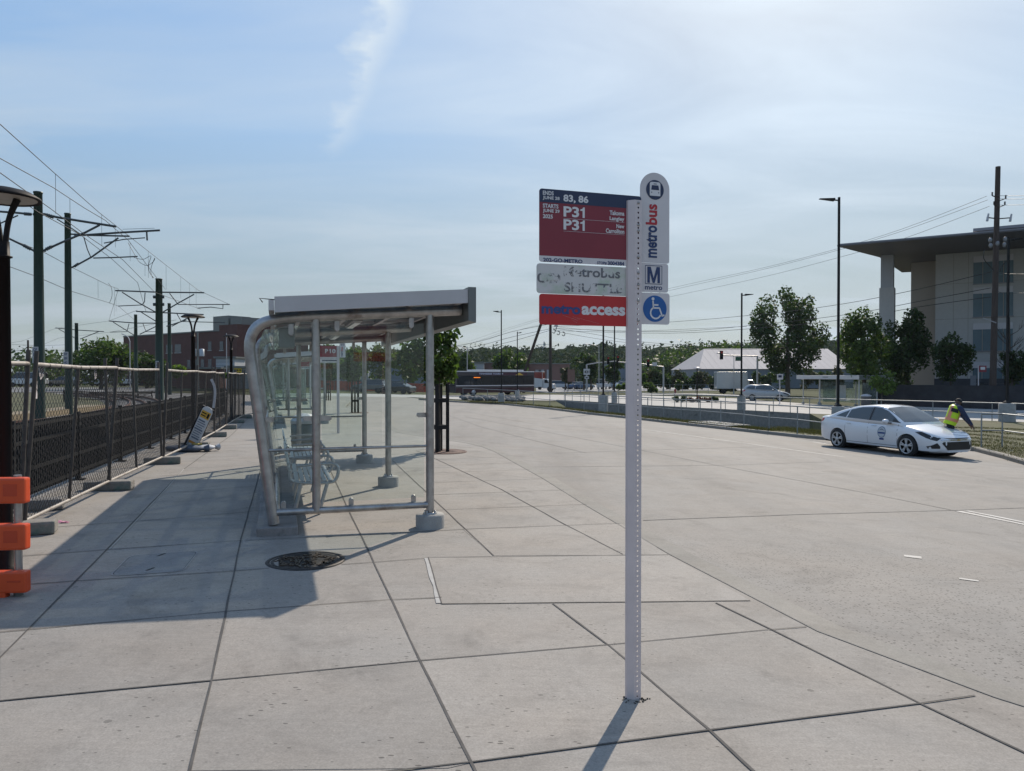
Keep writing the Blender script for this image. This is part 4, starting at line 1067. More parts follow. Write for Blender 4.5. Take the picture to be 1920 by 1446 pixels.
for i in range(1, 9):
    p = st(JT[i][0] + 0.10, JT[i][1])
    r_ = thing('fence_weight', FL[i - 1], 'fence foot', p, AX + R((6, -4, 3, -8, 5, 0, 7, 2)[i - 1]), 'concrete feet of the temporary fence')
    mb = MB(); mb.box((-0.10, 0, 0.065), (0.60, 0.22, 0.13)); bl = mb.build('block', FOOTG, r_, bevel=0.025)
    mb = MB(); mb.lathe([(0.032, 0.12), (0.032, 0.138)], (-0.12, 0, 0), 10); mb.build('socket', BLACKM, bl)
p = st(-2.60, 9.85)
r_ = thing('fence_weight', 'broken brown concrete fence foot under the middle of the leaning fence panel', 'fence foot', p, AX + R(8), 'concrete feet of the temporary fence')
mb = MB(); mb.box((0.0, 0, 0.065), (0.42, 0.22, 0.13)); mb.build('block', CONCD, r_, bevel=0.03)
# notices tied to the fence
def notice(px_, py_, size, tilt, label, s_, t0):
    base = st(s_ + 0.03, t0); q = PW(px_, py_, base, U)
    r_ = thing('paper_notice', label, 'notice', q, AX + R(90))
    mb = MB(); M = RY(tilt)
    mb.box((0, 0, 0), (size[0], 0.003, size[1]), M); sh_ = mb.build('sheet', WHITEP, r_)
    mb = MB()
    for k in range(4): mb.box(M @ Vector((0, -0.003, size[1] * (0.3 - 0.2 * k))), (size[0] * 0.75, 0.001, size[1] * 0.08), M)
    mb.build('printed_lines', mat('grey print', (0.10, 0.10, 0.11), 0.7), sh_)
notice(78, 697, (0.16, 0.13), R(-20), 'crumpled white notice tied high on the leaning fence panel', -2.33, 9.3)
notice(179, 701, (0.115, 0.125), R(-8), 'small white notice tied near the end post of the fence panel', -2.2, 11.1)
p = PW(66, 727, st(-2.3, 9.0), U)
mb = MB(); mb.box(p, (0.02, 0.06, 0.22), RZ(AX)); tag(mb.build('paper_strip', WHITEP), 'narrow white paper strip hanging behind the fence mesh', 'paper strip')
p = gp(112, 979)
mb = MB()
for k in range(9):
    a_ = random.random() * 6.28; mb.box(p + Vector((random.uniform(-.09, .09), random.uniform(-.05, .05), 0.006 + 0.004 * random.random())), (random.uniform(.05, .10), random.uniform(.03, .05), 0.002), RZ(a_) @ RX(R(random.uniform(-25, 25))))
mb.build('scrap', mat('pink paper', (0.50, 0.22, 0.30), 0.7, 0, 0.35, 14))
tag(COL.objects['scrap'], 'crumpled pink and white paper scrap on the shaded pavement edge', 'litter')

# ------------------------------------------------------------------ black railing fences by the tracks
def picket_fence(name, label, pts, h, zf, step=2.4, gap=0.078):
    r_ = thing(name, label, 'fence', pts[0])
    mbP = {}
    path = []
    for a, b in zip(pts, pts[1:]):
        n = max(1, round((b - a).length / step))
        path += [a.lerp(b, k / n) for k in range(n)]
    path.append(pts[-1])
    for a, b in zip(path, path[1:]):
        mb = MB()
        for z in (0.13, 0.40, 0.74, h): mb.bar(a + Vector((0, 0, z)), b + Vector((0, 0, z)), 0.035, 0.045)
        d = b - a; n = int(d.length / gap)
        for k in range(1, n):
            q = a + d * (k / n); mb.box(q + Vector((0, 0, h / 2 + 0.06)), (0.026, 0.026, h - 0.02), RZ(AX))
        mb.build('picket_panel', BLACKM, r_, world=True)
    for q in path:
        mb = MB(); mb.box(q + Vector((0, 0, h / 2 + 0.03)), (0.065, 0.065, h + 0.1), RZ(AX)); mb.box(q + Vector((0, 0, 0.01)), (0.18, 0.14, 0.02), RZ(AX)); mb.build('post', BLACKM, r_, world=True)
    return r_
picket_fence('railing_fence', 'low black picket fence running along the pavement edge behind the chain-link panels', [st(-3.15, 5.5), st(-2.95, 10), st(-2.72, 15), st(-2.5, 20), st(-2.2, 26), st(-2.0, 33)], 0.94, 0)
picket_fence('railing_fence', 'low black picket fence on the far side of the tracks', [st(-11.5, 15, 0.1), st(-11.2, 20, 0.1), st(-11.0, 28, 0.1), st(-10.6, 34, 0.1)], 0.95, 0)
picket_fence('railing_fence', 'black picket fence in the distance where the tracks curve away', [P(285, 758, 52), P(200, 762, 46), P(120, 760, 44)], 0.85, 0, gap=0.16)
# tracks
RAILM = mat('rusty rail steel', (0.105, 0.055, 0.040), 0.7, 0.3, 0.25, 6)
def track(label, pxs):
    pts = smooth_path([gp(a, b, lambda x, y: 0.16) for a, b in pxs], 4)
    r_ = thing('tram_track', label, 'tram track', pts[0], 0, 'tram tracks')
    for sg in (-0.72, 0.72):
        mb = MB(); q = []
        for i, p in enumerate(pts):
            d = (pts[min(i + 1, len(pts) - 1)] - pts[max(0, i - 1)]); d.z = 0; d.normalize(); q.append(p + Vector((d.y, -d.x, 0)) * sg)
        for a, b in zip(q, q[1:]): mb.bar(a, b, 0.07, 0.14)
        mb.build('rail', RAILM, r_, world=True)
    mb = MB()
    for a, b in zip(pts, pts[1:]):
        n = max(1, int((b - a).length / 0.75))
        d = (b - a).normalized()
        for k in range(n):
            c = a.lerp(b, k / n); c.z = 0.085; mb.box(c, (2.4, 0.22, 0.07), RZ(math.atan2(d.y, d.x) - math.pi / 2))
    tag(mb.build('sleepers', CONCD, r_, world=True), kind='stuff')
track('tram track curving away nearest the pavement behind the black fence', [(-260, 815), (-20, 800), (120, 789), (195, 778), (232, 768), (244, 760), (236, 752), (205, 745), (140, 741)])
track('outer tram track curving away beyond the nearer track', [(20, 806), (150, 793), (228, 778), (262, 766), (272, 757), (262, 749), (225, 742), (150, 738)])
YEL = mat('tan tactile edging', (0.21, 0.165, 0.10), 0.8, 0, 0.1, 4)
a = gp(-200, 812, HL); b = gp(60, 786, HL); c = gp(203, 768, HL)
mb = MB()
for p, q in ((a, b), (b, c)):
    d = (q - p).normalized(); nn = Vector((-d.y, d.x, 0)); mb.poly([p, q, q + nn * 1.1, p + nn * 1.1], (0, 0, 0.22))
r_ = mb.build('platform_edge', YEL); r_['kind'] = 'structure'

# ------------------------------------------------------------------ disc lamps
def disc_lamp(loc, label, yaw=0.0):
    r_ = thing('street_lamp', label, 'street lamp', loc, yaw, 'disc lamps along the fence')
    mb = MB(); mb.lathe([(0.09, -0.05), (0.09, 0.03), (0.062, 0.05), (0.052, 0.3), (0.047, 2.50), (0.050, 2.50), (0.064, 2.505), (0.064, 2.515), (0.047, 2.52), (0.044, 2.63)], n=16); mb.build('pole', BROWNM, r_)
    for sg in (-1, 1):
        mb = MB(); q = smooth_path([(sg * 0.018, 0, 2.58), (sg * 0.028, 0, 2.70), (sg * 0.055, 0, 2.83), (sg * 0.115, 0, 2.965)], 4); mb.tube(q, [0.021] * (len(q) - 4) + [0.022, 0.024, 0.026, 0.028], 8); mb.build('arm', BROWNM, r_)
    mb = MB(); mb.lathe([(0.0, 3.055), (0.10, 3.05), (0.20, 3.025), (0.262, 2.985), (0.268, 2.97), (0.258, 2.962), (0.24, 2.975), (0.0, 2.978)][::-1], n=36); mb.build('lamp_head', BROWNM, r_)
    mb = MB(); mb.lathe([(0.0, 2.968), (0.21, 2.966), (0.236, 2.971)], n=30); mb.build('lens_or_strip', mat('frosted lamp lens', (0.42, 0.38, 0.32), 0.4, 0, 0.1, 20), r_)
    return r_
L1 = on(8, 5.9, Hp)
disc_lamp(L1, 'dark bronze disc lamp standing nearest, behind the orange barricade')
copy_tree(COL.objects[-1] if False else [o for o in COL.objects if o.name == 'street_lamp'][0], None, gp(363, 829), R(10), 'dark bronze disc lamp on two short arms in the middle of the fence line')
copy_tree([o for o in COL.objects if o.name == 'street_lamp'][0], None, gp(434, 789), R(70), 'smallest disc lamp farthest along the fence, before the brick building')

# ------------------------------------------------------------------ orange barricade
ORG = mat('orange plastic', (0.62, 0.075, 0.018), 0.38, 0, 0.08, 4, spec=0.5, bump=0.05, bscale=30, dirt=((0.33, 0.055, 0.02), 0.60, 5.0))
ORGD = mat('orange plastic recess', (0.48, 0.05, 0.014), 0.45, 0, 0.06, 4)
bp_ = gp(27, 1118)
r_ = thing('barricade', 'orange plastic barricade with three boards on grey posts at the picture edge', 'barricade', bp_, R(4))
for z0, z1 in ((0.665, 0.848), (0.335, 0.52), (0.03, 0.185)):
    mb = MB(); mb.box((-0.62, -0.005, (z0 + z1) / 2), (1.44, 0.075, z1 - z0)); bd = mb.build('board', ORG, r_, bevel=0.016)
    if z0 > 0.2:
        for k in range(6):
            mb = MB(); mb.box((0.0 - k * 0.22, -0.0425, (z0 + z1) / 2 + 0.005), (0.095, 0.003, 0.085)); mb.build('recess', ORGD, bd, bevel=0.001)
    else:
        mb = MB(); mb.box((-0.35, -0.005, 0.0), (0.62, 0.07, 0.16)); mb.build('foot', ORG, bd, bevel=0.014)
        mb = MB(); mb.box((0.02, -0.044, 0.115), (0.09, 0.003, 0.012)); mb.build('slot', ORGD, bd)
for x in (0.012, -1.25):
    mb = MB(); mb.lathe([(0.026, -0.01), (0.026, 0.86)], (x, 0.03, 0), 12); mb.build('post', GALV, r_)
    mb = MB(); mb.lathe([(0.031, -0.01), (0.031, 0.05)], (x, 0.03, 0), 12); mb.build('post_cap', ALUD, r_)

# ------------------------------------------------------------------ tilted info stand with sandbags
ib = gp(352, 846)
tilt = R(26)
r_ = thing('info_stand', 'tilted info stand with a yellow headed white panel leaning over sandbags', 'info stand', ib, R(-6))
M = RY(tilt)
def tl(x, y, z): return M @ Vector((x, y, z))
mb = MB(); q = [tl(-0.12, 0.06, 0), tl(0.12, 0.06, 0.0), tl(0.12, 0.06, 1.0), tl(-0.12, 0.06, 1.0)]; mb.poly(q, (0, 0.03, 0)); mb.build('frame', BLACKM, r_)
mb = MB(); mb.poly([tl(x, 0.05, z) for x, z in rplate(-0.12, 0.12, 0.10, 1.02, 0.02, (0.01, 0.01, 0.10, 0.10))], (0, 0.01, 0)); pn = mb.build('panel', mat('white plastic panel', (0.55, 0.56, 0.57), 0.5, 0, 0.05, 8), r_)
mb = MB(); mb.poly([tl(x, 0.046, z) for x, z in rplate(-0.105, 0.105, 0.76, 0.92, 0.0)], (0, 0.003, 0)); hd = mb.build('yellow_header', mat('yellow print', (0.62, 0.36, 0.05), 0.5, 0, 0.05, 6), pn)
mb = MB()
for k in range(2): mb.box(tl(-0.04, 0.043, 0.87 - 0.055 * k), (0.11, 0.003, 0.022), M)
mb.box(tl(0.065, 0.043, 0.84), (0.045, 0.003, 0.10), M)
mb.build('printed_words', BLACKM, hd)
mb = MB()
for k in range(9): mb.box(tl(-0.01 + 0.012 * ((k * 7) % 3 - 1), 0.046, 0.70 - 0.05 * k), (0.15 + 0.02 * ((k * 5) % 3), 0.003, 0.016 if k % 4 else 0.03), M)
mb.build('printed_words', mat('blue grey print', (0.12, 0.15, 0.20), 0.6), pn)
mb = MB(); mb.poly([tl(x, 0.046, z) for x, z in rplate(-0.105, 0.105, 0.17, 0.22, 0.0)], (0, 0.003, 0)); mb.build('orange_band', mat('orange print', (0.55, 0.25, 0.05), 0.5), pn)
mb = MB(); mb.tube([tl(-0.16, 0.08, 0.0), tl(-0.13, 0.08, 1.0)], 0.025, 8); mb.build('pole', BLACKM, r_)
BAG = [mat('grey blue sandbag cloth', (0.085, 0.10, 0.13), 0.8, 0, 0.2, 9, 0.3, 20), mat('white sandbag cloth', (0.45, 0.46, 0.48), 0.75, 0, 0.15, 9, 0.3, 20)]
def sandbag(p, sc, rz, m_, label):
    mb = MB(); mb.ball((0, 0, 0), (0.30 * sc, 0.16 * sc, 0.075 * sc), 14, 8)
    for i, v in enumerate(mb.v):
        x, y, z = v; k = 1 + 0.10 * math.sin(x * 23 + y * 9) + 0.06 * math.sin(y * 37 + z * 30)
        mb.v[i] = (x * (1 + 0.05 * math.sin(y * 40)), y * k, z * k)
    mb.tube([(0.28 * sc, 0, 0), (0.37 * sc, 0.03, 0.0)], [0.05 * sc, 0.09 * sc], 8)
    o = mb.build('sandbag', m_); o.location = p; o.rotation_euler = (0, 0, rz); tag(o, label, 'sandbag', 'sandbags on the foot of the info stand')
sandbag(ib + Vector((0.10, -0.12, 0.06)), 1.0, R(10), BAG[0], 'slate blue sandbag under the front of the info stand')
sandbag(ib + Vector((-0.22, 0.05, 0.06)), 0.9, R(20), BAG[0], 'slate blue sandbag against the fence behind the info stand pole')
sandbag(ib + Vector((0.34, 0.02, 0.07)), 0.8, R(35), BAG[1], 'white sandbag with frayed end on the sunny side of the info stand')
sandbag(ib + Vector((0.16, 0.02, 0.14)), 0.36, R(-20), mat('yellow sandbag tag', (0.40, 0.30, 0.08), 0.8, 0, 0.2, 9), 'small yellow bag lying on top of the blue sandbag')
p0 = st(-1.62, 18.6)
q = smooth_path([PW(396, 711, p0), PW(402, 725, p0), PW(403, 742, p0), PW(400, 765, p0)], 5)
mb = MB()
for a, b in zip(q, q[1:]): mb.bar(a, b, 0.012, 0.055, up=tuple(W))
tag(mb.build('banner_strip', mat('white banner strip', (0.38, 0.38, 0.40), 0.5, 0, 0.2, 14)), 'narrow curved white banner strip bent out from the fence', 'banner')

# ------------------------------------------------------------------ overhead line poles and arms
ARM = mat('dark grey arm tube', (0.055, 0.065, 0.068), 0.5, 0.2, 0.15, 4)
def mast(px_, d, ztop_y, rad, label, plate_txt=None):
    b = on(px_, d, HL); h = zat(ztop_y, d) - b.z
    r_ = thing('line_mast', label, 'overhead line mast', b, 0, 'green overhead line masts')
    mb = MB(); mb.lathe([(rad * 1.25, -0.1), (rad * 1.12, 0.0), (rad, h * 0.5), (rad * 0.84, h - 0.06), (rad * 0.93, h - 0.05), (rad * 0.93, h), (0, h + 0.01)], n=18); mb.build('pole', GREENM, r_)
    if plate_txt:
        z0 = 2.25
        mb = MB(); mb.box((-0.02, -rad * 1.06 - 0.01, z0), (0.20, 0.012, 0.55)); pl = mb.build('number_plate', mat('white number plate', (0.42, 0.42, 0.42), 0.5, 0, 0.06, 6), r_)
        for k, s_ in enumerate(plate_txt): text(s_, 0.13, 0.10, (-0.085, -rad * 1.06 - 0.018, z0 + 0.13 - 0.17 * k), EX, EZ, LETN, pl, 'lettering', 0.02)
    return r_, b
M1, B1 = mast(74, 25, 361, 0.155, 'tall green line mast nearest to the disc lamp, with two long arms', ('OP', 'EBW', '50'))
M2, B2 = mast(129, 30, 401, 0.135, 'tall green line mast second from the disc lamp, carrying slanted arms', ('OP', 'EBW', '42'))
M3, B3 = mast(299, 48, 523, 0.235, 'thick green line mast with arms on both sides and plates near its top', ('OP', 'EB', '40'))
M4, B4 = mast(318, 62, 569, 0.15, 'slim green line mast close behind the thick one')
M5, B5 = mast(255, 72, 590, 0.17, 'slim green line mast in front of the brick building corner')
M6, B6 = mast(144, 88, 606, 0.22, 'short looking far green line mast left of the round tree')
def arm(M_, B_, pxs, r=0.03, name='arm', ins=None):
    mb = MB(); pts = [PW(a, b, B_) for a, b in pxs]
    mb.tube(pts, r, 6)
    if ins:
        for (a, b, c, d) in ins:
            p, q = PW(a, b, B_), PW(c, d, B_); n = 7
            mb.tube([p.lerp(q, k / n) for k in range(n + 1)], [r * (1.9 if k % 2 else 1.2) for k in range(n + 1)], 8)
    mb.build(name, ARM, M_, world=True)
arm(M1, B1, [(-40, 394), (30, 399), (60, 402)], 0.036, 'arm', [(45, 401, 58, 402)]); arm(M1, B1, [(85, 403), (110, 408), (160, 416), (218, 425)], 0.040, 'arm', [(86, 403, 100, 407)])
arm(M1, B1, [(14, 446), (45, 461), (63, 470)], 0.036, 'strut', [(44, 460, 57, 467)]); arm(M1, B1, [(84, 469), (122, 452), (160, 436), (187, 422)], 0.036, 'strut', [(86, 468, 98, 462)])
arm(M1, B1, [(107, 411), (128, 424), (150, 439)], 0.022, 'steady_arm'); arm(M1, B1, [(-10, 424), (18, 411), (34, 404)], 0.022, 'steady_arm')
arm(M1, B1, [(62, 402), (86, 402)], 0.045, 'clamp'); arm(M1, B1, [(62, 470), (86, 470)], 0.045, 'clamp')
arm(M2, B2, [(132, 439), (155, 441), (243, 443)], 0.034, 'arm', [(139, 440, 152, 441)]); arm(M2, B2, [(156, 441), (228, 436), (300, 432)], 0.042)
arm(M2, B2, [(134, 502), (150, 494), (172, 482), (222, 446)], 0.034, 'strut', [(139, 500, 148, 494)]); arm(M2, B2, [(157, 444), (164, 468), (171, 484)], 0.022, 'strut'); arm(M2, B2, [(175, 484), (215, 483), (258, 481)], 0.026, 'steady_arm')
arm(M2, B2, [(195, 456), (232, 449), (272, 446)], 0.022, 'steady_arm'); arm(M2, B2, [(275, 434), (276, 451)], 0.035, 'bracket'); arm(M2, B2, [(230, 430), (290, 428)], 0.008, 'stay')
arm(M3, B3, [(216, 545), (297, 548), (383, 549)], 0.045); arm(M3, B3, [(229, 548), (262, 569), (291, 585)], 0.04, 'strut'); arm(M3, B3, [(306, 585), (335, 568), (364, 552)], 0.04, 'strut')
arm(M3, B3, [(221, 574), (245, 573), (266, 572), (271, 566), (272, 549)], 0.028, 'steady_arm'); arm(M3, B3, [(318, 550), (334, 571), (431, 571)], 0.034, 'steady_arm')
arm(M3, B3, [(255, 584), (297, 586), (382, 590)], 0.04); arm(M3, B3, [(264, 585), (298, 606)], 0.035, 'strut'); arm(M3, B3, [(312, 612), (350, 600)], 0.035, 'strut')
arm(M3, B3, [(370, 578), (395, 576), (418, 579), (418, 572)], 0.03, 'steady_arm'); arm(M3, B3, [(332, 589), (340, 603), (422, 605)], 0.03, 'steady_arm')
for y_ in (557, 571): arm(M3, B3, [(287, y_), (308, y_)], 0.10, 'plate_clamp')
arm(M5, B5, [(204, 602), (255, 606), (295, 606)], 0.05); arm(M5, B5, [(212, 604), (252, 629)], 0.045, 'strut'); arm(M5, B5, [(262, 627), (295, 611)], 0.045, 'strut'); arm(M5, B5, [(206, 623), (238, 622), (242, 607)], 0.035, 'steady_arm'); arm(M5, B5, [(268, 607), (274, 622), (300, 622)], 0.035, 'steady_arm')
arm(M6, B6, [(104, 615), (144, 619), (195, 622)], 0.05); arm(M6, B6, [(110, 617), (140, 634)], 0.045, 'strut'); arm(M6, B6, [(150, 636), (185, 622)], 0.045, 'strut')
arm(M4, B4, [(322, 612), (345, 600), (352, 596)], 0.04, 'strut')

def line_set(label, msg, con, r=0.012, drops=()):
    r_ = thing('overhead_line', label, 'overhead line', msg[0], 0, 'tram overhead lines')
    for nm, pts in (('messenger_wire', msg), ('contact_wire', con)):
        if pts:
            mb = MB(); mb.tube(pts, r, 5); mb.build(nm, WIREM, r_, world=True)
    def at(pts, f):
        L = [(b - a).length for a, b in zip(pts, pts[1:])]; g = f * sum(L)
        for (a, b), l in zip(zip(pts, pts[1:]), L):
            if g <= l: return a.lerp(b, g / l)
            g -= l
        return pts[-1]
    for f in drops:
        p = at(msg, f)
        # hang straight down to the contact wire's height there
        best = min((at(con, k / 60) for k in range(61)), key=lambda q: (q.xy - p.xy).length)
        mb = MB(); mb.tube([p, Vector((p.x, p.y, best.z))], r * 0.5, 4); mb.build('dropper', WIREM, r_, world=True)
line_set('highest tram overhead line, on the pavement side of the tracks, reaching the thick mast', [P(-300, 20, 12), P(0, 233, 17.6), P(99, 322, 21.8), P(185, 398, 27), P(228, 432, 30.6), PW(371, 544, B3), PW(430, 571, B3)], [P(-300, 150, 12), P(0, 324, 17.5), P(97, 393, 21.5), P(155, 437, 25), P(230, 487, 30.4), P(290, 548, 40), PW(376, 580, B3)], drops=(0.26, 0.40, 0.60, 0.70, 0.80, 0.87, 0.93))
line_set('tram overhead line on the track side, crossing the first mast arm', [P(-300, 130, 12), P(0, 297, 18), P(100, 352, 21.5), P(158, 390, 24), P(197, 413, 25.6), P(240, 450, 32), PW(222, 543, B3) + Vector((3.0, 0, 0))], [P(-300, 235, 12), P(0, 350, 18), P(72, 398, 22), P(150, 440, 25), P(210, 486, 32), P(258, 530, 40), PW(274, 585, B3)], drops=(0.30, 0.45, 0.58, 0.72))
line_set('lower tram overhead line of the outer track reaching the thick mast', [P(-100, 395, 19), P(14, 446, 24.5), P(86, 475, 28), P(136, 502, 32), P(205, 536, 42), PW(222, 542, B3), P(204, 602, 72)], [P(-100, 445, 19), P(18, 500, 24.5), P(64, 517, 27), P(130, 545, 32), P(205, 568, 43), PW(222, 574, B3), P(252, 600, 60)], drops=(0.35, 0.47, 0.60, 0.68))
line_set('thin far tram overhead line sagging over the round tree', [P(-60, 655, 86), P(40, 640, 86), P(104, 616, 87), P(204, 602, 72.5), PW(257, 582, B3)], [P(-60, 665, 86), P(60, 655, 86), P(110, 634, 88), P(206, 623, 72.5), PW(330, 600, B3)])
def jumper(label, pxs, d, r=0.012):
    mb = MB(); mb.tube(smooth_path([P(a, b, d) for a, b in pxs], 4), r, 5); tag(mb.build('jumper_cable', WIREM), label, 'cable', 'slack jumper cables on the tram line')
jumper('slack jumper cable looping below the slanted mast arms, outer loop', [(248, 481), (258, 485), (270, 486), (283, 480), (279, 495), (280, 510), (288, 521)], 36)
jumper('slack jumper cable looping below the slanted mast arms, inner loop', [(240, 455), (254, 480), (262, 492), (276, 498), (288, 490), (290, 484), (284, 500), (283, 512), (287, 522)], 36.5)
jumper('short slack jumper cable hanging beside the thick mast on the far track', [(203, 531), (209, 540), (210, 555), (205, 569)], 43)
for k, (y0, y1) in enumerate(((640, 652), (655, 662), (668, 672))):
    mb = MB(); mb.tube(smooth_path([P(-50, y0, 95), P(60, y1 - 4, 95), P(135, y1 - 6, 95)], 3), 0.02, 4); tag(mb.build('power_cable', WIREM), ['highest', 'middle', 'lowest'][k] + ' of three thin far cables crossing low behind the first masts', 'cable', 'thin cables behind the masts')

# ------------------------------------------------------------------ small vehicles (far away)
GLASSV = DARKGL
def paint(name, c): return mat('car paint ' + name, c, 0.25, 0.1, 0.03, 2, coat=0.6)
PAINTS = {n: paint(n, c) for n, c in dict(white=(0.62, 0.63, 0.64), silver=(0.36, 0.38, 0.40), grey=(0.12, 0.125, 0.13), black=(0.014, 0.015, 0.017), blue=(0.05, 0.10, 0.20), red=(0.22, 0.025, 0.02), lightblue=(0.30, 0.38, 0.46)).items()}
_small = {}
def small_car(label, loc, rz, col, kind='sedan', group=None):
    name = {'sedan': 'parked_car', 'suv': 'parked_car', 'van': 'parked_van', 'pickup': 'pickup_truck'}[kind]
    if kind not in _small:
        root = bpy.data.objects.new(name, None)
        prof = {'sedan': ([(-2.25, .35), (-2.3, .75), (-2.15, .98), (-1.4, 1.02), (1.0, .98), (2.0, .82), (2.25, .65), (2.28, .35)], [(-1.75, 1.0), (-.95, 1.42), (.25, 1.44), (1.15, .97)]),
                'suv': ([(-2.25, .4), (-2.3, .9), (-2.2, 1.08), (1.1, 1.08), (2.1, .98), (2.28, .75), (2.3, .4)], [(-2.15, 1.06), (-1.9, 1.60), (-1.6, 1.68), (.2, 1.66), (1.15, 1.06)]),
                'van': ([(-2.5, .4), (-2.55, 1.0), (-2.5, 1.2), (1.5, 1.2), (2.3, 1.0), (2.5, .7), (2.5, .4)], [(-2.48, 1.18), (-2.40, 2.05), (1.0, 2.05), (1.85, 1.15)]),
                'pickup': ([(-2.7, .5), (-2.7, 1.1), (1.3, 1.15), (2.5, 1.05), (2.7, .8), (2.7, .5)], [(-.7, 1.12), (-.5, 1.78), (.7, 1.80), (1.4, 1.13)])}[kind]
        body, cab = prof
        parts = []
        mb = MB(); mb.poly([(x, -0.88, z) for x, z in body], (0, 1.76, 0)); parts.append(('body', mb, 0.07, True))
        mb = MB(); n = len(cab); zb = cab[0][1]; zt = max(z for _, z in cab)
        ins = lambda z: 0.84 - 0.20 * (z - zb) / (zt - zb)
        A = [(x, -ins(z), z) for x, z in cab]; Bv = [(x, ins(z), z) for x, z in cab]
        mb._add(A + Bv, [tuple(range(n)), tuple(range(2 * n - 1, n - 1, -1))] + [(i, n + i, n + (i + 1) % n, (i + 1) % n) for i in range(n)]); parts.append(('windows', mb, 0.0, False))
        mb = MB(); top = [c for c in cab if c[1] > zt - 0.1]
        mb.poly([(top[0][0] - .12, -0.66, zt - .02), (top[-1][0] + .12, -0.66, zt - .02), (top[-1][0] + .12, 0.66, zt - .02), (top[0][0] - .12, 0.66, zt - .02)], (0, 0, 0.05)); parts.append(('roof', mb, 0.02, True))
        _small[kind] = (parts, root, {})
    parts, root, cache = _small[kind]
    r_ = thing(name, label, 'van' if kind == 'van' else 'car', loc, rz, group)
    for nm, mb, bv, painted in parts:
        if (nm) in cache:
            o = bpy.data.objects.new(nm, cache[nm]); COL.objects.link(o); o.parent = r_
        else:
            o = mb.build(nm, PAINTS['white'] if painted else GLASSV, r_, bevel=bv); cache[nm] = o.data
        if painted:
            o.material_slots[0].link = 'OBJECT'; o.material_slots[0].material = PAINTS[col]
    for sx in (-1.35, 1.4):
        for sy in (-0.80, 0.80):
            if 'wheel' not in cache:
                mb = MB(); mb.lathe([(0.20, -0.10), (0.33, -0.10), (0.34, 0.0), (0.33, 0.10), (0.20, 0.10)], (0, 0, 0), 14, RX(R(90))); cache['wheel'] = None
                o = mb.build('wheel', RUBBER, r_); cache['wheel'] = o.data
            else:
                o = bpy.data.objects.new('wheel', cache['wheel']); COL.objects.link(o); o.parent = r_
            o.location = (sx, sy, 0.34)
    return r_
Hl2 = lambda x, y: 0.13
CG = 'cars in the lot beyond the tracks'
for px_, d, col, kind, rz, lab in [(212, 80, 'white', 'suv', 0.3, 'white car parked beyond the tracks, first right of the fence post pair'), (234, 84, 'lightblue', 'sedan', 0.4, 'pale blue car parked beyond the tracks beside the white one'), (252, 88, 'red', 'sedan', 0.2, 'dull red car parked beyond the tracks, half behind a slim mast'), (276, 90, 'grey', 'suv', 0.5, 'grey car parked beyond the tracks next to the thick mast'),
                                (120, 78, 'grey', 'sedan', 0.1, 'grey car parked beyond the tracks between the two tall masts'), (160, 82, 'silver', 'suv', 0.2, 'silver car parked beyond the tracks right of the second mast'), (50, 74, 'white', 'van', 0.1, 'white van parked beyond the tracks left of the first mast'), (262, 100, 'white', 'sedan', 0.9, 'white car farthest back beyond the tracks')]:
    small_car(lab, on(px_, d + 30, Hl2), rz + R(175), col, kind, CG)

# ------------------------------------------------------------------ brick building and its neighbours
BRICK = mat('dark red brick', (0.105, 0.048, 0.040), 0.9, 0, 0.12, 1.2, fine=0.15, fscale=9)
WIN = mat('blue grey window', (0.07, 0.085, 0.10), 0.2, 0, 0.15, 1)
def bldg(name, label, cat, d0, pxl, pxr, ytop, m, depth=14, yaw=None, pxl_d=None):
    a = on(pxl, pxl_d or d0, Hl2); b = on(pxr, d0, Hl2); a.z = b.z = 0
    return a, b
b0 = on(448, 108, HL); b1 = on(232, 128, HL); b0.z = b1.z = 0
dv = (b1 - b0); Lb = dv.length; dv.normalize(); nv = Vector((dv.y, -dv.x, 0)) if Vector((dv.y, -dv.x, 0)).y > 0 else Vector((-dv.y, dv.x, 0))
r_ = thing('brick_building', 'dark red brick building with a taller block and rooftop plant behind the masts', 'building', b0)
ztop = zat(622, 112)
mb = MB(); mb.poly([b0 + dv * 4.5, b1, b1 + nv * 16, b0 + dv * 4.5 + nv * 16], (0, 0, ztop)); mb.build('wall', BRICK, r_, world=True)
mb = MB(); mb.poly([b0 - nv * .3, b0 + dv * 4.498 - nv * .3, b0 + dv * 4.498 + nv * 12, b0 + nv * 12], (0, 0, zat(608, 108))); tw = mb.build('tower_block', BRICK, r_, world=True)
mb = MB(); mb.poly([b0 - nv * .4 - dv * .1 + Vector((0, 0, zat(608, 108))), b0 + dv * 4.6 - nv * .4 + Vector((0, 0, zat(608, 108))), b0 + dv * 4.6 + nv * 12 + Vector((0, 0, zat(608, 108))), b0 - dv * .1 + nv * 12 + Vector((0, 0, zat(608, 108)))], (0, 0, .25)); mb.build('coping', ALUD, tw, world=True)
mb = MB(); mb.poly([b0 + dv * 4.7 - nv * .1 + Vector((0, 0, ztop)), b1 - nv * .1 + Vector((0, 0, ztop)), b1 + nv * 16 + Vector((0, 0, ztop)), b0 + dv * 4.7 + nv * 16 + Vector((0, 0, ztop))], (0, 0, .2)); mb.build('parapet', ALUD, r_, world=True)
for k0, k1, z0, h in ((5.2, 8.2, 0, 2.2), (8.8, 13.0, 0, 2.6)):
    mb = MB(); mb.poly([b0 + dv * k0 + nv * 4 + Vector((0, 0, ztop + .201)), b0 + dv * k1 + nv * 4 + Vector((0, 0, ztop + .201)), b0 + dv * k1 + nv * 8 + Vector((0, 0, ztop + .201)), b0 + dv * k0 + nv * 8 + Vector((0, 0, ztop + .201))], (0, 0, h)); mb.build('rooftop_unit', ALUD, r_, world=True)
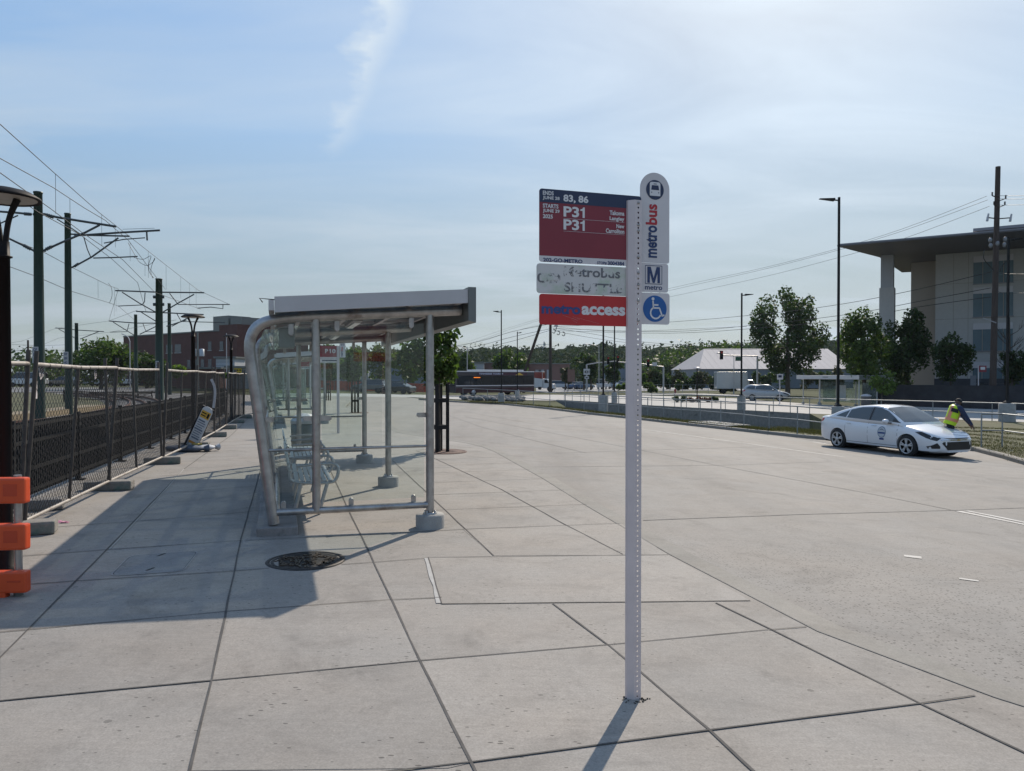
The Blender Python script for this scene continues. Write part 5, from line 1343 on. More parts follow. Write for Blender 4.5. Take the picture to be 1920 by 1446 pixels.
for k, z in [(7, 2.9), (9, 2.9), (7, 5.6), (10.5, 2.9), (11.3, 5.6), (12.8, 2.9), (15.5, 5.4), (16.4, 5.4), (18, 5.4), (19, 5.4), (21, 5.4), (22, 5.4), (2.4, 2.9), (3.4, 5.5)]:
    q = b0 + dv * k - nv * (.36 if k < 4.5 else .03)
    mb = MB(); mb.poly([q + Vector((0, 0, z)), q + dv * .9 + Vector((0, 0, z)), q + dv * .9 + Vector((0, 0, z + 1.3)), q + Vector((0, 0, z + 1.3))], nv * .05); w_ = mb.build('window', WIN, r_, world=True)
    mb = MB(); mb.poly([q - dv * .08 - nv * .05 + Vector((0, 0, z - .14)), q + dv * .98 - nv * .05 + Vector((0, 0, z - .14)), q + dv * .98 - nv * .05 + Vector((0, 0, z - .002)), q - dv * .08 - nv * .05 + Vector((0, 0, z - .002))], nv * .12); mb.build('sill', CONC, w_, world=False); COL.objects[-1].location = COL.objects[-1].location - r_.location
def shed(name, label, px0, px1, y0, y1, d, m, depth=4.0, cat='building', H=HL):
    a = on(px0, d, H); b = on(px1, d, H); zt = zat(y0, d); zb = min(zat(y1, d), a.z)
    a.z = b.z = zb
    r_ = thing(name, label, cat, a)
    mb = MB(); mb.poly([a, b, b + Vector((0, depth, 0)), a + Vector((0, depth, 0))], (0, 0, zt - zb)); mb.build('wall', m, r_, world=True)
    mb = MB(); mb.box(((a.x + b.x) / 2, a.y + depth / 2, zt + 0.12), ((b.x - a.x) + .5, depth + .5, 0.24)); mb.build('roof', ALUD, r_, world=True)
    return r_, a, b, zt
r_, a, b, zt = shed('white_shed', 'white flat roofed shed against the tall brick block', 405, 440, 672, 700, 100, mat('white cladding', (0.40, 0.42, 0.44), 0.6, 0, 0.06, 2))
mb = MB()
for k in range(4): mb.box(((a.x + b.x) / 2, a.y - 0.02, zt - 0.5 - 0.5 * k), (b.x - a.x, 0.03, 0.05))
mb.build('cladding_strip', ALUD, r_, world=True)
r_, a, b, zt = shed('low_building', 'low grey rendered building with a yellow shop sign', 425, 470, 690, 712, 92, mat('grey render', (0.27, 0.28, 0.28), 0.8, 0, 0.1, 2))
p = P(446, 697, 91.8)
mb = MB(); mb.box(p, (0.9, 0.08, 0.78)); yb_ = mb.build('shop_sign', mat('yellow shop sign', (0.55, 0.38, 0.02), 0.5, 0, 0.05, 4), r_, world=True)
mb = MB()
for k, w_ in ((0.18, .6), (-.14, .5)):
    for j in range(3): mb.box(p + Vector((-w_ / 2 + w_ * j / 2, -0.05, k)), (w_ * .28, 0.02, .2))
o = mb.build('sign_letters', BLACKM, yb_); 
for v in o.data.vertices: v.co -= r_.location
r_, a, b, zt = shed('brick_shed', 'low red brick wall building below the brick block', 330, 412, 692, 715, 96, BRICK)
def upole(name, label, px_, d, ytop, r, m, H, extra=None, cat='utility pole'):
    b_ = on(px_, d, H); h = zat(ytop, d) - b_.z
    q = thing(name, label, cat, b_)
    mb = MB(); mb.lathe([(r * 1.15, -0.2), (r, 1.0), (r * 0.72, h)], n=12); mb.build('pole', m, q)
    return q, b_, h
q, b_, h = upole('utility_pole', 'thin grey utility pole with two small transformers before the brick wall', 371, 85, 624, 0.13, ALUD, HL)
for sx in (-0.4, 0.5): mb = MB(); mb.lathe([(0.28, h - 2.7), (0.28, h - 1.9), (0.1, h - 1.85)], (sx, -0.1, 0), 10); mb.build('transformer', mat('pale transformer', (0.38, 0.40, 0.42), 0.5, 0.2), q)
q, b_, h = upole('flag_pole', 'thin white pole standing before the white shed', 425, 90, 625, 0.06, ALU, HL, cat='pole')
q, b_, h = upole('utility_pole', 'distant dark pole between the near lamp and the first mast', 53, 110, 638, 0.18, WOOD, HL)
q, b_, h = upole('lamp_pole', 'slim curved-arm lamp pole before the brick building corner', 244, 80, 640, 0.06, ALU, HL, cat='street lamp')
mb = MB(); mb.tube(smooth_path([(0, 0, h - .02), (-.25, 0, h + .5), (-.9, 0, h + .8)], 4), 0.05, 6); mb.build('arm', ALU, q)
# ------------------------------------------------------------------ railings, wall and lamps of the island
def railing(label, pts, posts, h=1.07, r=0.024):
    r_ = thing('railing', label, 'railing', pts[0])
    for z in (h, h * 0.5):
        mb = MB(); mb.tube([p + Vector((0, 0, z)) for p in pts], r * (1.15 if z == h else 0.9), 6); mb.build('rail', GALVD, r_, world=True)
    for p in posts:
        mb = MB(); mb.tube([p + Vector((0, 0, -0.15)), p + Vector((0, 0, h))], r, 6); mb.build('post', GALVD, r_, world=True)
    return r_
def gk(px_, py_): return gp(px_, py_, Hk)
def gr(px_, py_): return gp(px_, py_, Hr)
npx = [(1560, 822), (1495, 811.5), (1442, 806.5), (1395, 799), (1351.5, 794), (1312.7, 790), (1277, 787.5), (1244.6, 784), (1214.4, 781), (1160, 776.5), (1136, 774.5), (1095, 770.5), (1060, 766.5), (1031, 763.5), (1000, 760.5), (968, 757.5), (914, 753.5), (890, 752), (868, 750.5)]
NP = [gk(a, b) for a, b in npx]
railing('grey two-rail railing along the kerb of the rain garden, behind the post and car', NP, NP)
rp = [gk(1840, 838), gk(1879, 838), gk(1960, 852), gk(2100, 875)]
railing('grey two-rail railing on the lawn, just behind the person in the hi-vis vest', rp, rp)
fpx = [(2150, 808), (1990, 800), (1860, 793.5), (1749, 788.5), (1652, 784.5), (1570, 781), (1518, 778.5), (1481.7, 776.5), (1450, 774.6), (1417, 773), (1390, 771.5), (1360, 770), (1334.6, 768.5), (1310, 767.2), (1287, 766), (1265, 764.8), (1244, 763.6), (1222, 762.3), (1203, 761.3), (1180, 760), (1160, 758.8), (1140, 757.5), (1122, 756.2), (1105, 755), (1089, 754), (1073, 753), (1058, 752.2)]
FPn = [gr(a, b) for a, b in fpx]
railing('longer grey railing on top of the concrete wall beyond the rain garden', FPn, FPn)
mb = MB(); wp = [Vector((p[0], p[1], 0)) for p in FN[3:]]
vs = []
for p in wp:
    zt = Hr(p.x, p.y)
    vs += [Vector((p.x, p.y, -2.3)), Vector((p.x, p.y, zt + 0.10)), Vector((p.x + 0.12, p.y + 0.25, zt + 0.10)), Vector((p.x + 0.12, p.y + 0.25, -2.3))]
mb._add(vs, [(i * 4 + k, i * 4 + k + 1, i * 4 + k + 5, i * 4 + k + 4) for i in range(len(wp) - 1) for k in range(3)])
tag(mb.build('retaining_wall', CONCD), 'long low grey concrete wall lining the rain garden under the farther railing', 'wall')
# rocks and weeds in the narrow end of the rain garden
rr = random.Random(11)
ROCK = mat('grey riprap rock', (0.16, 0.155, 0.15), 0.9, 0, 0.3, 4, 0.4, 20)
mb = MB()
for _ in range(150):
    px_ = rr.uniform(866, 985); k = (px_ - 866) / 119
    p = gr(px_, 746.5 + rr.uniform(0, 1) * (3 + 4 * k)); s_ = rr.uniform(0.12, 0.32)
    mb.ball(p + Vector((0, 0, s_ * 0.45)), (s_ * rr.uniform(.8, 1.4), s_, s_ * rr.uniform(.55, .8)), 6, 4)
tag(mb.build('riprap', ROCK), 'loose grey rocks lining the narrow end of the rain garden', 'rocks', kind='stuff')

def lot_lamp(label, px_, ybase, ybtop, ytop, wbase, head_px, d=None):
    b_ = gp(px_, ybase, Hr); d = b_.y
    hb = zat(ybtop, d) - b_.z; h = zat(ytop, d) - b_.z
    r_ = thing('parking_lot_lamp', label, 'street lamp', b_, 0, 'black lamps on concrete bases')
    rb = wbase * d / FPX / 2
    mb = MB(); mb.lathe([(rb, -0.3), (rb, hb - 0.03), (rb - 0.03, hb), (0, hb)], n=18); mb.build('concrete_base', CONC, r_)
    rs = 0.075
    mb = MB(); mb.lathe([(0.20, hb), (0.20, hb + 0.05), (0.11, hb + 0.12), (rs, hb + 0.14), (rs * 0.9, h - 0.1), (rs * 0.9, h)], n=4, M=RZ(R(45)), smooth=False); mb.build('pole', BLACKM, r_)
    hx = (head_px - px_) * d / FPX; sg = 1 if hx > 0 else -1
    if abs(hx) > 0.05:
        mb = MB(); mb.bar((0, 0, h - 0.16), (sg * 0.28, 0, h - 0.14), 0.06, 0.06); ar = mb.build('arm', BLACKM, r_)
        L = abs(hx) - 0.22
        mb = MB(); mb._add([(sg * 0.24, -0.13, h - 0.19), (sg * 0.24, 0.13, h - 0.19), (sg * (0.24 + L), 0.08, h - 0.10), (sg * (0.24 + L), -0.08, h - 0.10), (sg * 0.24, -0.13, h - 0.06), (sg * 0.24, 0.13, h - 0.06), (sg * (0.24 + L), 0.08, h - 0.07), (sg * (0.24 + L), -0.08, h - 0.07)], [(0, 1, 2, 3), (4, 5, 6, 7), (0, 1, 5, 4), (1, 2, 6, 5), (2, 3, 7, 6), (3, 0, 4, 7)]); mb.build('lamp_head', BLACKM, r_)
    return r_
lot_lamp('tall black lamp on a concrete base right behind the white sedan', 1571, 796, 762, 371, 23, 1535)
lot_lamp('black lamp on a concrete base in front of the big round tree', 1390, 771, 743, 550, 15.6, 1411)
lot_lamp('black lamp on a concrete base right below the bus stop panels', 1131, 775.5, 742, 520, 17.7, 1150)
lot_lamp('black lamp on a concrete base rising in front of the bus', 940, 758, 737, 582, 12.2, 925)
lot_lamp('black lamp on a concrete base just behind the one below the panels', 1152, 757, 736, 560, 11, 1140)
lot_lamp('thin black lamp on a concrete base before the rear half of the bus', 970, 748, 733, 622, 9, 978)
lot_lamp('black lamp on a concrete base at the right edge of the lawn', 1888, 795, 756, 445, 28, 1912)

# ------------------------------------------------------------------ white sedan
def catmull(keys, x):
    for (x0, y0), (x1, y1) in zip(keys, keys[1:]):
        if x <= x1:
            t = max(0.0, min(1.0, (x - x0) / (x1 - x0))); t = t * t * (3 - 2 * t) * 0.35 + t * 0.65
            return y0 + (y1 - y0) * t
    return keys[-1][1]
CARW_ = mat('white sedan paint', (0.70, 0.71, 0.73), 0.22, 0.0, 0.02, 2, coat=0.8)
def boolean_cut(o, cutters):
    for c in cutters:
        m_ = o.modifiers.new('cut', 'BOOLEAN'); m_.operation = 'DIFFERENCE'; m_.object = c; m_.solver = 'EXACT'
    dg = bpy.context.evaluated_depsgraph_get(); dg.update()
    me = bpy.data.meshes.new_from_object(o.evaluated_get(dg))
    o.modifiers.clear(); o.data = me
    for c in cutters: bpy.data.objects.remove(c)
def make_sedan(loc, rz, suv=False, label='white four-door sedan with a round door emblem parked at the far kerb'):
    CARW = PAINTS['silver'] if suv else CARW_
    KZ = 1.16 if suv else 1.0
    r_ = thing('suv' if suv else 'sedan', label, 'car', loc, rz)
    hK = [(-2.33, .93), (-2.22, 1.03), (-1.95, 1.055), (-1.5, 1.03), (-0.8, 0.985), (0.0, 0.955), (0.6, 0.945), (0.95, 0.955), (1.3, 0.90), (1.7, 0.82), (2.0, 0.745), (2.2, 0.66), (2.33, 0.585)]
    wK = [(-2.33, .64), (-2.2, .76), (-1.9, .85), (-1.4, .885), (-.5, .895), (.6, .895), (1.3, .885), (1.75, .86), (2.05, .79), (2.22, .66), (2.33, .46)]
    bK = [(-2.33, .34), (-2.1, .24), (-1.6, .19), (1.7, .18), (2.1, .17), (2.33, .20)]
    if suv:
        hK = [(x, z * KZ) for x, z in hK]; bK = [(x, z * 1.35) for x, z in bK]
    xs = [-2.33, -2.29, -2.2, -2.05, -1.85, -1.6, -1.3, -1.0, -.7, -.4, 0, .4, .7, .95, 1.15, 1.35, 1.6, 1.8, 1.95, 2.08, 2.18, 2.26, 2.31, 2.33]
    vs = []; K = 10
    for x in xs:
        h = catmull(hK, x); w = catmull(wK, x); b = catmull(bK, x); d_ = h - b
        half = [(0.0, b), (w * .80, b), (w * .955, b + .05), (w * .985, b + d_ * .28), (w, b + d_ * .50), (w * .985, b + d_ * .70), (w * .955, b + d_ * .86), (w * .90, b + d_ * .955), (w * .80, h - .004), (0.0, h + .035 * min(1, w / .8))]
        vs += [(x, y, z) for y, z in half] + [(x, -y, z) for y, z in half[-2:0:-1]]
    n = 2 * K - 2
    fs = [(i * n + k, i * n + (k + 1) % n, (i + 1) * n + (k + 1) % n, (i + 1) * n + k) for i in range(len(xs) - 1) for k in range(n)]
    fs += [tuple(range(n)), tuple(range((len(xs) - 1) * n + n - 1, (len(xs) - 1) * n - 1, -1))]
    mb = MB(); mb._add(vs, fs, True)
    # cabin, lofted into the shoulders
    rK = [(-1.95, 1.04), (-1.75, 1.115), (-1.45, 1.235), (-1.1, 1.345), (-.75, 1.42), (-.3, 1.462), (.05, 1.465), (.3, 1.44), (.55, 1.335), (.8, 1.20), (1.05, 1.06), (1.2, 0.955)]
    if suv: rK = [(-2.22, 1.10), (-2.05, 1.30), (-1.80, 1.42), (-1.40, 1.455)] + [(x, z) for x, z in rK if x > -.8]; rK = [(x, z * KZ) for x, z in rK]
    xc_ = ([-2.22, -2.12, -2.0] if suv else []) + [-1.95, -1.85, -1.7, -1.5, -1.25, -1.0, -.75, -.5, -.25, 0, .2, .35, .5, .65, .8, .95, 1.08, 1.2]
    def sideY(x, z):
        h = catmull(hK, x) - .06; w = catmull(wK, x) * .925
        f = max(0.0, min(1.0, (z - h) / (1.47 * KZ - h)))
        return w - 0.235 * f - .03 * f * f
    vs2 = []
    for x in xc_:
        rz_ = catmull(rK, x); h = catmull(hK, x) - .06; zt = max(h + .01, rz_ - .075)
        half = [(sideY(x, h), h)] + [(sideY(x, h + (zt - h) * f), h + (zt - h) * f) for f in (.35, .7, 1.0)]
        ye = half[-1][1 - 1]
        half += [(ye - .035, zt + .04 * (rz_ > h + .1)), (ye - .10, rz_ - .012), (0.0, rz_ + .012)]
        vs2 += [(x, y, z) for y, z in half] + [(x, -y, z) for y, z in half[-2::-1]]
    n2 = 13
    fs2 = [(i * n2 + k, i * n2 + k + 1, (i + 1) * n2 + k + 1, (i + 1) * n2 + k) for i in range(len(xc_) - 1) for k in range(n2 - 1)]
    fs2 += [(i * n2 + n2 - 1, i * n2, (i + 1) * n2, (i + 1) * n2 + n2 - 1) for i in range(len(xc_) - 1)] + [tuple(range(n2)), tuple(range((len(xc_) - 1) * n2 + n2 - 1, (len(xc_) - 1) * n2 - 1, -1))]
    mc = MB(); mc._add(vs2, fs2, True)
    tmp = MB(); tmp._add(vs, fs); tmp._add(vs2, fs2)
    bvh = BVHTree.FromPolygons([Vector(v) for v in tmp.v], tmp.f)
    body = mb.build('body', CARW, r_)
    cut = []
    for x in (1.37, -1.33):
        c = MB(); c.lathe([(0.365, -1.2), (0.365, 1.2)], (x, 0, 0.315), 28, RX(R(90))); cut.append(c.build('cutter', BLACKM))
    body.parent = None; boolean_cut(body, cut); body.parent = r_
    for p in body.data.polygons: p.use_smooth = True
    body.data.set_sharp_from_angle(angle=R(38))
    cabin = mc.build('cabin', CARW, r_)
    mb = MB()                                     # dark wheel housings
    for x in (1.37, -1.33): mb.lathe([(0.36, -0.80), (0.36, 0.80)], (x, 0, 0.335), 24, RX(R(90)))
    mb.span(-2.0, 2.0, -0.74, 0.74, 0.20, 0.40)
    mb.build('underbody', BLACKM, r_)
    def decal(name, pts, axis, m_, off=0.004, parent=r_, dens=2, thick=False):
        bm = bmesh.new(); f = bm.faces.new([bm.verts.new(Vector(p)) for p in pts])
        bmesh.ops.triangulate(bm, faces=bm.faces[:])
        for _ in range(dens): bmesh.ops.subdivide_edges(bm, edges=bm.edges[:], cuts=1, use_grid_fill=True)
        bmesh.ops.triangulate(bm, faces=bm.faces[:])
        a = Vector(axis).normalized(); bad = []
        for v in bm.verts:
            o_ = v.co - a * 4 * 0; hit = bvh.ray_cast(v.co - a * 3.0, a)
            if hit[0] is None: bad.append(v); continue
            v.co = hit[0] - a * off
        bmesh.ops.delete(bm, geom=bad, context='VERTS')
        bmesh.ops.recalc_face_normals(bm, faces=bm.faces)
        me = bpy.data.meshes.new(name); bm.to_mesh(me); bm.free(); me.materials.append(m_)
        for p in me.polygons: p.use_smooth = True
        o = bpy.data.objects.new(name, me); COL.objects.link(o); o.parent = parent
        return o
    GL = mat('sedan window glass', (0.048, 0.062, 0.070), 0.04, 0, 0.1, 1, spec=0.9)
    TRIM = mat('black trim', (0.012, 0.012, 0.013), 0.35)
    for sg in (-1, 1):
        ax = (0, -sg, 0); Y = 0
        S = lambda pts: [(x, 0, z * KZ) for x, z in (pts if sg > 0 else pts[::-1])]
        decal('door_window', S([(1.02, 1.00), (0.85, 1.11), (0.52, 1.29), (0.22, 1.385), (-0.02, 1.40), (-0.04, 0.995), (0.5, 0.985)]), ax, GL, 0.006)
        decal('door_window', S([(-0.13, 0.998), (-0.11, 1.395), (-0.55, 1.375), (-0.95, 1.285), (-1.02, 1.03)]), ax, GL, 0.006)
        decal('quarter_window', S([(-1.07, 1.035), (-1.05, 1.33), (-1.65, 1.30), (-1.95, 1.14), (-1.9, 1.08)] if suv else [(-1.07, 1.035), (-1.0, 1.265), (-1.25, 1.175), (-1.50, 1.065)]), ax, GL, 0.006)
        decal('pillar_trim', S([(-0.045, 0.996), (-0.025, 1.40), (-0.105, 1.397), (-0.125, 0.998)]), ax, TRIM, 0.005, dens=1)
        decal('mirror_trim', S([(1.10, 0.97), (0.80, 1.10), (0.78, 0.99)]), ax, TRIM, 0.009, dens=1)
        for x0, x1 in ((1.02, 1.03), (-0.09, -0.08), (-1.02, -1.01)):
            decal('door_seam', S([(x0, 0.30), (x0, .93), (x1, .93), (x1, 0.30)]), ax, TRIM, 0.003, dens=2)
        decal('door_seam', S([(-1.0, .285), (1.0, .285), (1.0, .297), (-1.0, .297)]), ax, TRIM, 0.003, dens=3)
        for x0 in (0.06, -0.96):
            h_ = decal('door_handle', S([(x0, .845), (x0, .875), (x0 + .19, .872), (x0 + .19, .845)]), ax, mat('chrome handle', (0.6, 0.6, 0.6), 0.15, 0.9), 0.03, dens=1)
        decal('headlight', S([(1.62, .745), (1.80, .765), (2.25, .60), (2.20, .52), (1.95, .60)]), ax, mat('dark headlight', (0.02, 0.022, 0.026), 0.08, 0.2, 0.1, 3), 0.006)
        decal('headlight_strip', S([(1.60, .765), (1.78, .79), (2.22, .63), (2.22, .615), (1.80, .765)]), ax, mat('headlight lens', (0.6, 0.62, 0.65), 0.1, 0.3), 0.008, dens=1)
        decal('tail_light', S([(-2.0, .97), (-2.28, .96), (-2.30, .80), (-2.05, .88)]), ax, mat('red tail lens', (0.42, 0.012, 0.015), 0.15), 0.006)
        mb = MB(); mb.ball((0.72, sg * 1.0, 1.005 * KZ), (0.085, 0.115, 0.07), 12, 8); mi = mb.build('mirror', CARW, r_)
        mb = MB(); mb.box((0.735, sg * 0.885, 0.955 * KZ), (0.09, 0.12, 0.035)); mb.build('mirror_arm', TRIM, mi)
        for x in (1.37, -1.33):
            mb = MB(); mb.lathe([(0.215, -0.10), (0.29, -0.105), (0.318, -0.085), (0.325, 0.0), (0.318, 0.085), (0.29, 0.105), (0.215, 0.10)], (x, sg * 0.785, 0.322), 28, RX(R(90)), True, False); wh = mb.build('wheel', RUBBER, r_)
            mb = MB(); yo = sg * 0.893
            M_ = RX(R(90))
            mb.lathe([(0.212, 0.0), (0.224, 0.016), (0.224, -0.012), (0.205, -0.012), (0.198, 0.0), (0.212, 0.0)], (x, yo + (0 if sg < 0 else .0), 0.322), 28, RX(R(90 * 1)), True, False)
            mb.lathe([(0.06, -0.012), (0.06, 0.02), (0.03, 0.024), (0.0, 0.024)], (x, yo, 0.322), 14, RX(R(90 if sg < 0 else -90)))
            for k in range(5):
                a_ = k * 2 * math.pi / 5 + 0.3
                for da in (-.16, .16):
                    p = Vector((x + 0.045 * math.cos(a_), yo, 0.322 + 0.045 * math.sin(a_))); q = Vector((x + 0.205 * math.cos(a_ + da), yo, 0.322 + 0.205 * math.sin(a_ + da)))
                    mb.bar(p, q, 0.034, 0.020, up=(0, 1, 0))
            mb.build('rim', mat('alloy rim', (0.50, 0.51, 0.52), 0.35, 0.3), wh)
            mb = MB(); mb.lathe([(0.0, -0.01), (0.205, -0.01), (0.205, 0.0), (0.0, 0.0)], (x, sg * 0.835, 0.322), 24, RX(R(90))); mb.build('brake_disc', BLACKM, wh)
    # windscreens from above, nose details from the front
    decal('windscreen', [(1.13, -.70, 0), (1.17, 0, 0), (1.13, .70, 0), (.42, .60, 0), (.38, 0, 0), (.42, -.60, 0)], (0, 0, -1), GL, 0.007, dens=3)
    if not suv: decal('rear_window', [(-1.02, -.56, 0), (-1.0, 0, 0), (-1.02, .56, 0), (-1.72, .60, 0), (-1.76, 0, 0), (-1.72, -.60, 0)], (0, 0, -1), GL, 0.007, dens=3)
    FZ = lambda pts: [(x, y, z * KZ) for x, y, z in pts]
    NET = mat('black grille mesh', (0.010, 0.010, 0.011), 0.5)
    decal('grille', FZ([(0, -.34, .585), (0, -.50, .61), (0, .50, .61), (0, .34, .585)]), (-1, 0, 0), NET, 0.008, dens=3)
    decal('lower_grille', FZ([(0, -.52, .50), (0, -.56, .46), (0, -.42, .27), (0, .42, .27), (0, .56, .46), (0, .52, .50)]), (-1, 0, 0), NET, 0.010, dens=3)
    decal('grille_bar', FZ([(0, -.56, .535), (0, -.60, .565), (0, .60, .565), (0, .56, .535)]), (-1, 0, 0), mat('chrome bar', (0.6, 0.6, 0.62), 0.12, 0.9), 0.012, dens=3)
    for sg in (-1, 1):
        q = [(0, sg * .60, .37), (0, sg * .66, .47), (0, sg * .80, .36), (0, sg * .78, .30), (0, sg * .60, .31)]
        decal('fog_lamp_recess', FZ(q if sg > 0 else q[::-1]), (-1, 0, 0), NET, 0.010, dens=2)
    mb = MB(); mb.box((2.345, 0, .55), (0.012, 0.11, 0.04)); mb.build('nose_badge', mat('gold badge', (0.5, 0.36, 0.10), 0.25, 0.7), r_)
    # door emblem on the visible side (right-hand side of the car): pale ring, blue bars, letters
    def ring(r0, n=18): return [(0.47 + r0 * math.cos(6.2832 * k / n), 0, 0.665 + r0 * 1.12 * math.sin(6.2832 * k / n)) for k in range(n)]
    if suv:
        r_.scale = (1.0, 1.02, 1.0); return r_
    em = decal('door_emblem', ring(.155), (0, 1, 0), mat('blue grey emblem print', (0.10, 0.17, 0.27), 0.4), 0.0045)
    decal('emblem_field', ring(.135), (0, 1, 0), mat('pale emblem print', (0.45, 0.49, 0.53), 0.4), 0.0060, em)
    decal('emblem_bridge', [(0.36, 0, .70), (0.41, 0, .745), (0.47, 0, .77), (0.53, 0, .745), (0.58, 0, .70), (0.53, 0, .725), (0.47, 0, .74), (0.41, 0, .725)], (0, 1, 0), mat('grey emblem print', (0.13, 0.16, 0.20), 0.4), 0.0075, em)
    decal('emblem_band', [(0.345, 0, .615), (0.345, 0, .665), (0.595, 0, .665), (0.595, 0, .615)], (0, 1, 0), mat('blue emblem print', (0.012, 0.05, 0.20), 0.4), 0.0075, em)
    decal('emblem_words', [(0.385, 0, .43), (0.385, 0, .485), (0.555, 0, .485), (0.555, 0, .43)], (0, 1, 0), mat('blue emblem print', (0.012, 0.05, 0.20), 0.4), 0.0075, em)
    # seats seen through nothing: the glass is dark, only the dashboard edge shows as a lighter strip
    return r_
rc = gr(1571, 838.5); fc = gr(1701, 855.5)
ang = R(-90 + 19.5)
fwd = Vector((math.cos(ang), math.sin(ang), 0)); lft = Vector((-fwd.y, fwd.x, 0))
mid = (rc + fc) / 2
cen = mid - fwd * 0.02 + lft * 0.86
cen.z = Hr(mid.x, mid.y) + 0.0
sed = make_sedan(cen, ang)
zf = Hr(*(cen + fwd * 1.37).xy); zr = Hr(*(cen - fwd * 1.33).xy)
sed.rotation_euler = (0, -math.atan2(zf - zr, 2.7), ang); sed.location.z = (zf + zr) / 2

# ------------------------------------------------------------------ person in a hi-vis vest, bent over the car's nose
def skin_mesh(name, verts, edges, m, parent, sub=2, root=0):
    me = bpy.data.meshes.new(name); me.from_pydata([v[:3] for v in verts], edges, [])
    o = bpy.data.objects.new(name, me); COL.objects.link(o)
    md = o.modifiers.new('skin', 'SKIN'); md.use_smooth_shade = True
    o.modifiers.new('sub', 'SUBSURF').levels = sub; o.modifiers['sub'].render_levels = sub
    sk = me.skin_vertices[0].data if me.skin_vertices else me.skin_vertices.new(name='').data
    for i, v in enumerate(verts):
        rr_ = v[3]; sk[i].radius = rr_ if isinstance(rr_, tuple) else (rr_, rr_); sk[i].use_root = (i == root)
    dg = bpy.context.evaluated_depsgraph_get(); dg.update()
    m2 = bpy.data.meshes.new_from_object(o.evaluated_get(dg)); m2.name = name
    bpy.data.objects.remove(o)
    m2.materials.clear(); m2.materials.append(m)
    for p in m2.polygons: p.use_smooth = True
    o = bpy.data.objects.new(name, m2); COL.objects.link(o); o.parent = parent
    return o
NAVYC = mat('navy work cloth', (0.018, 0.030, 0.075), 0.85, 0, 0.15, 12, 0.3, 60)
BLACKC = mat('black trouser cloth', (0.012, 0.012, 0.015), 0.85, 0, 0.15, 12, 0.3, 60)
VEST = mat('hi-vis yellow vest', (0.46, 0.66, 0.02), 0.75, 0, 0.06, 10, 0.15, 50)
VESTO = mat('orange silver vest tape', (0.62, 0.24, 0.13), 0.5, 0, 0.1, 12)
SKIN = mat('brown skin', (0.10, 0.052, 0.034), 0.6, 0, 0.08, 20)
HAIR = mat('black cap cloth', (0.012, 0.012, 0.013), 0.8, 0, 0.2, 25)
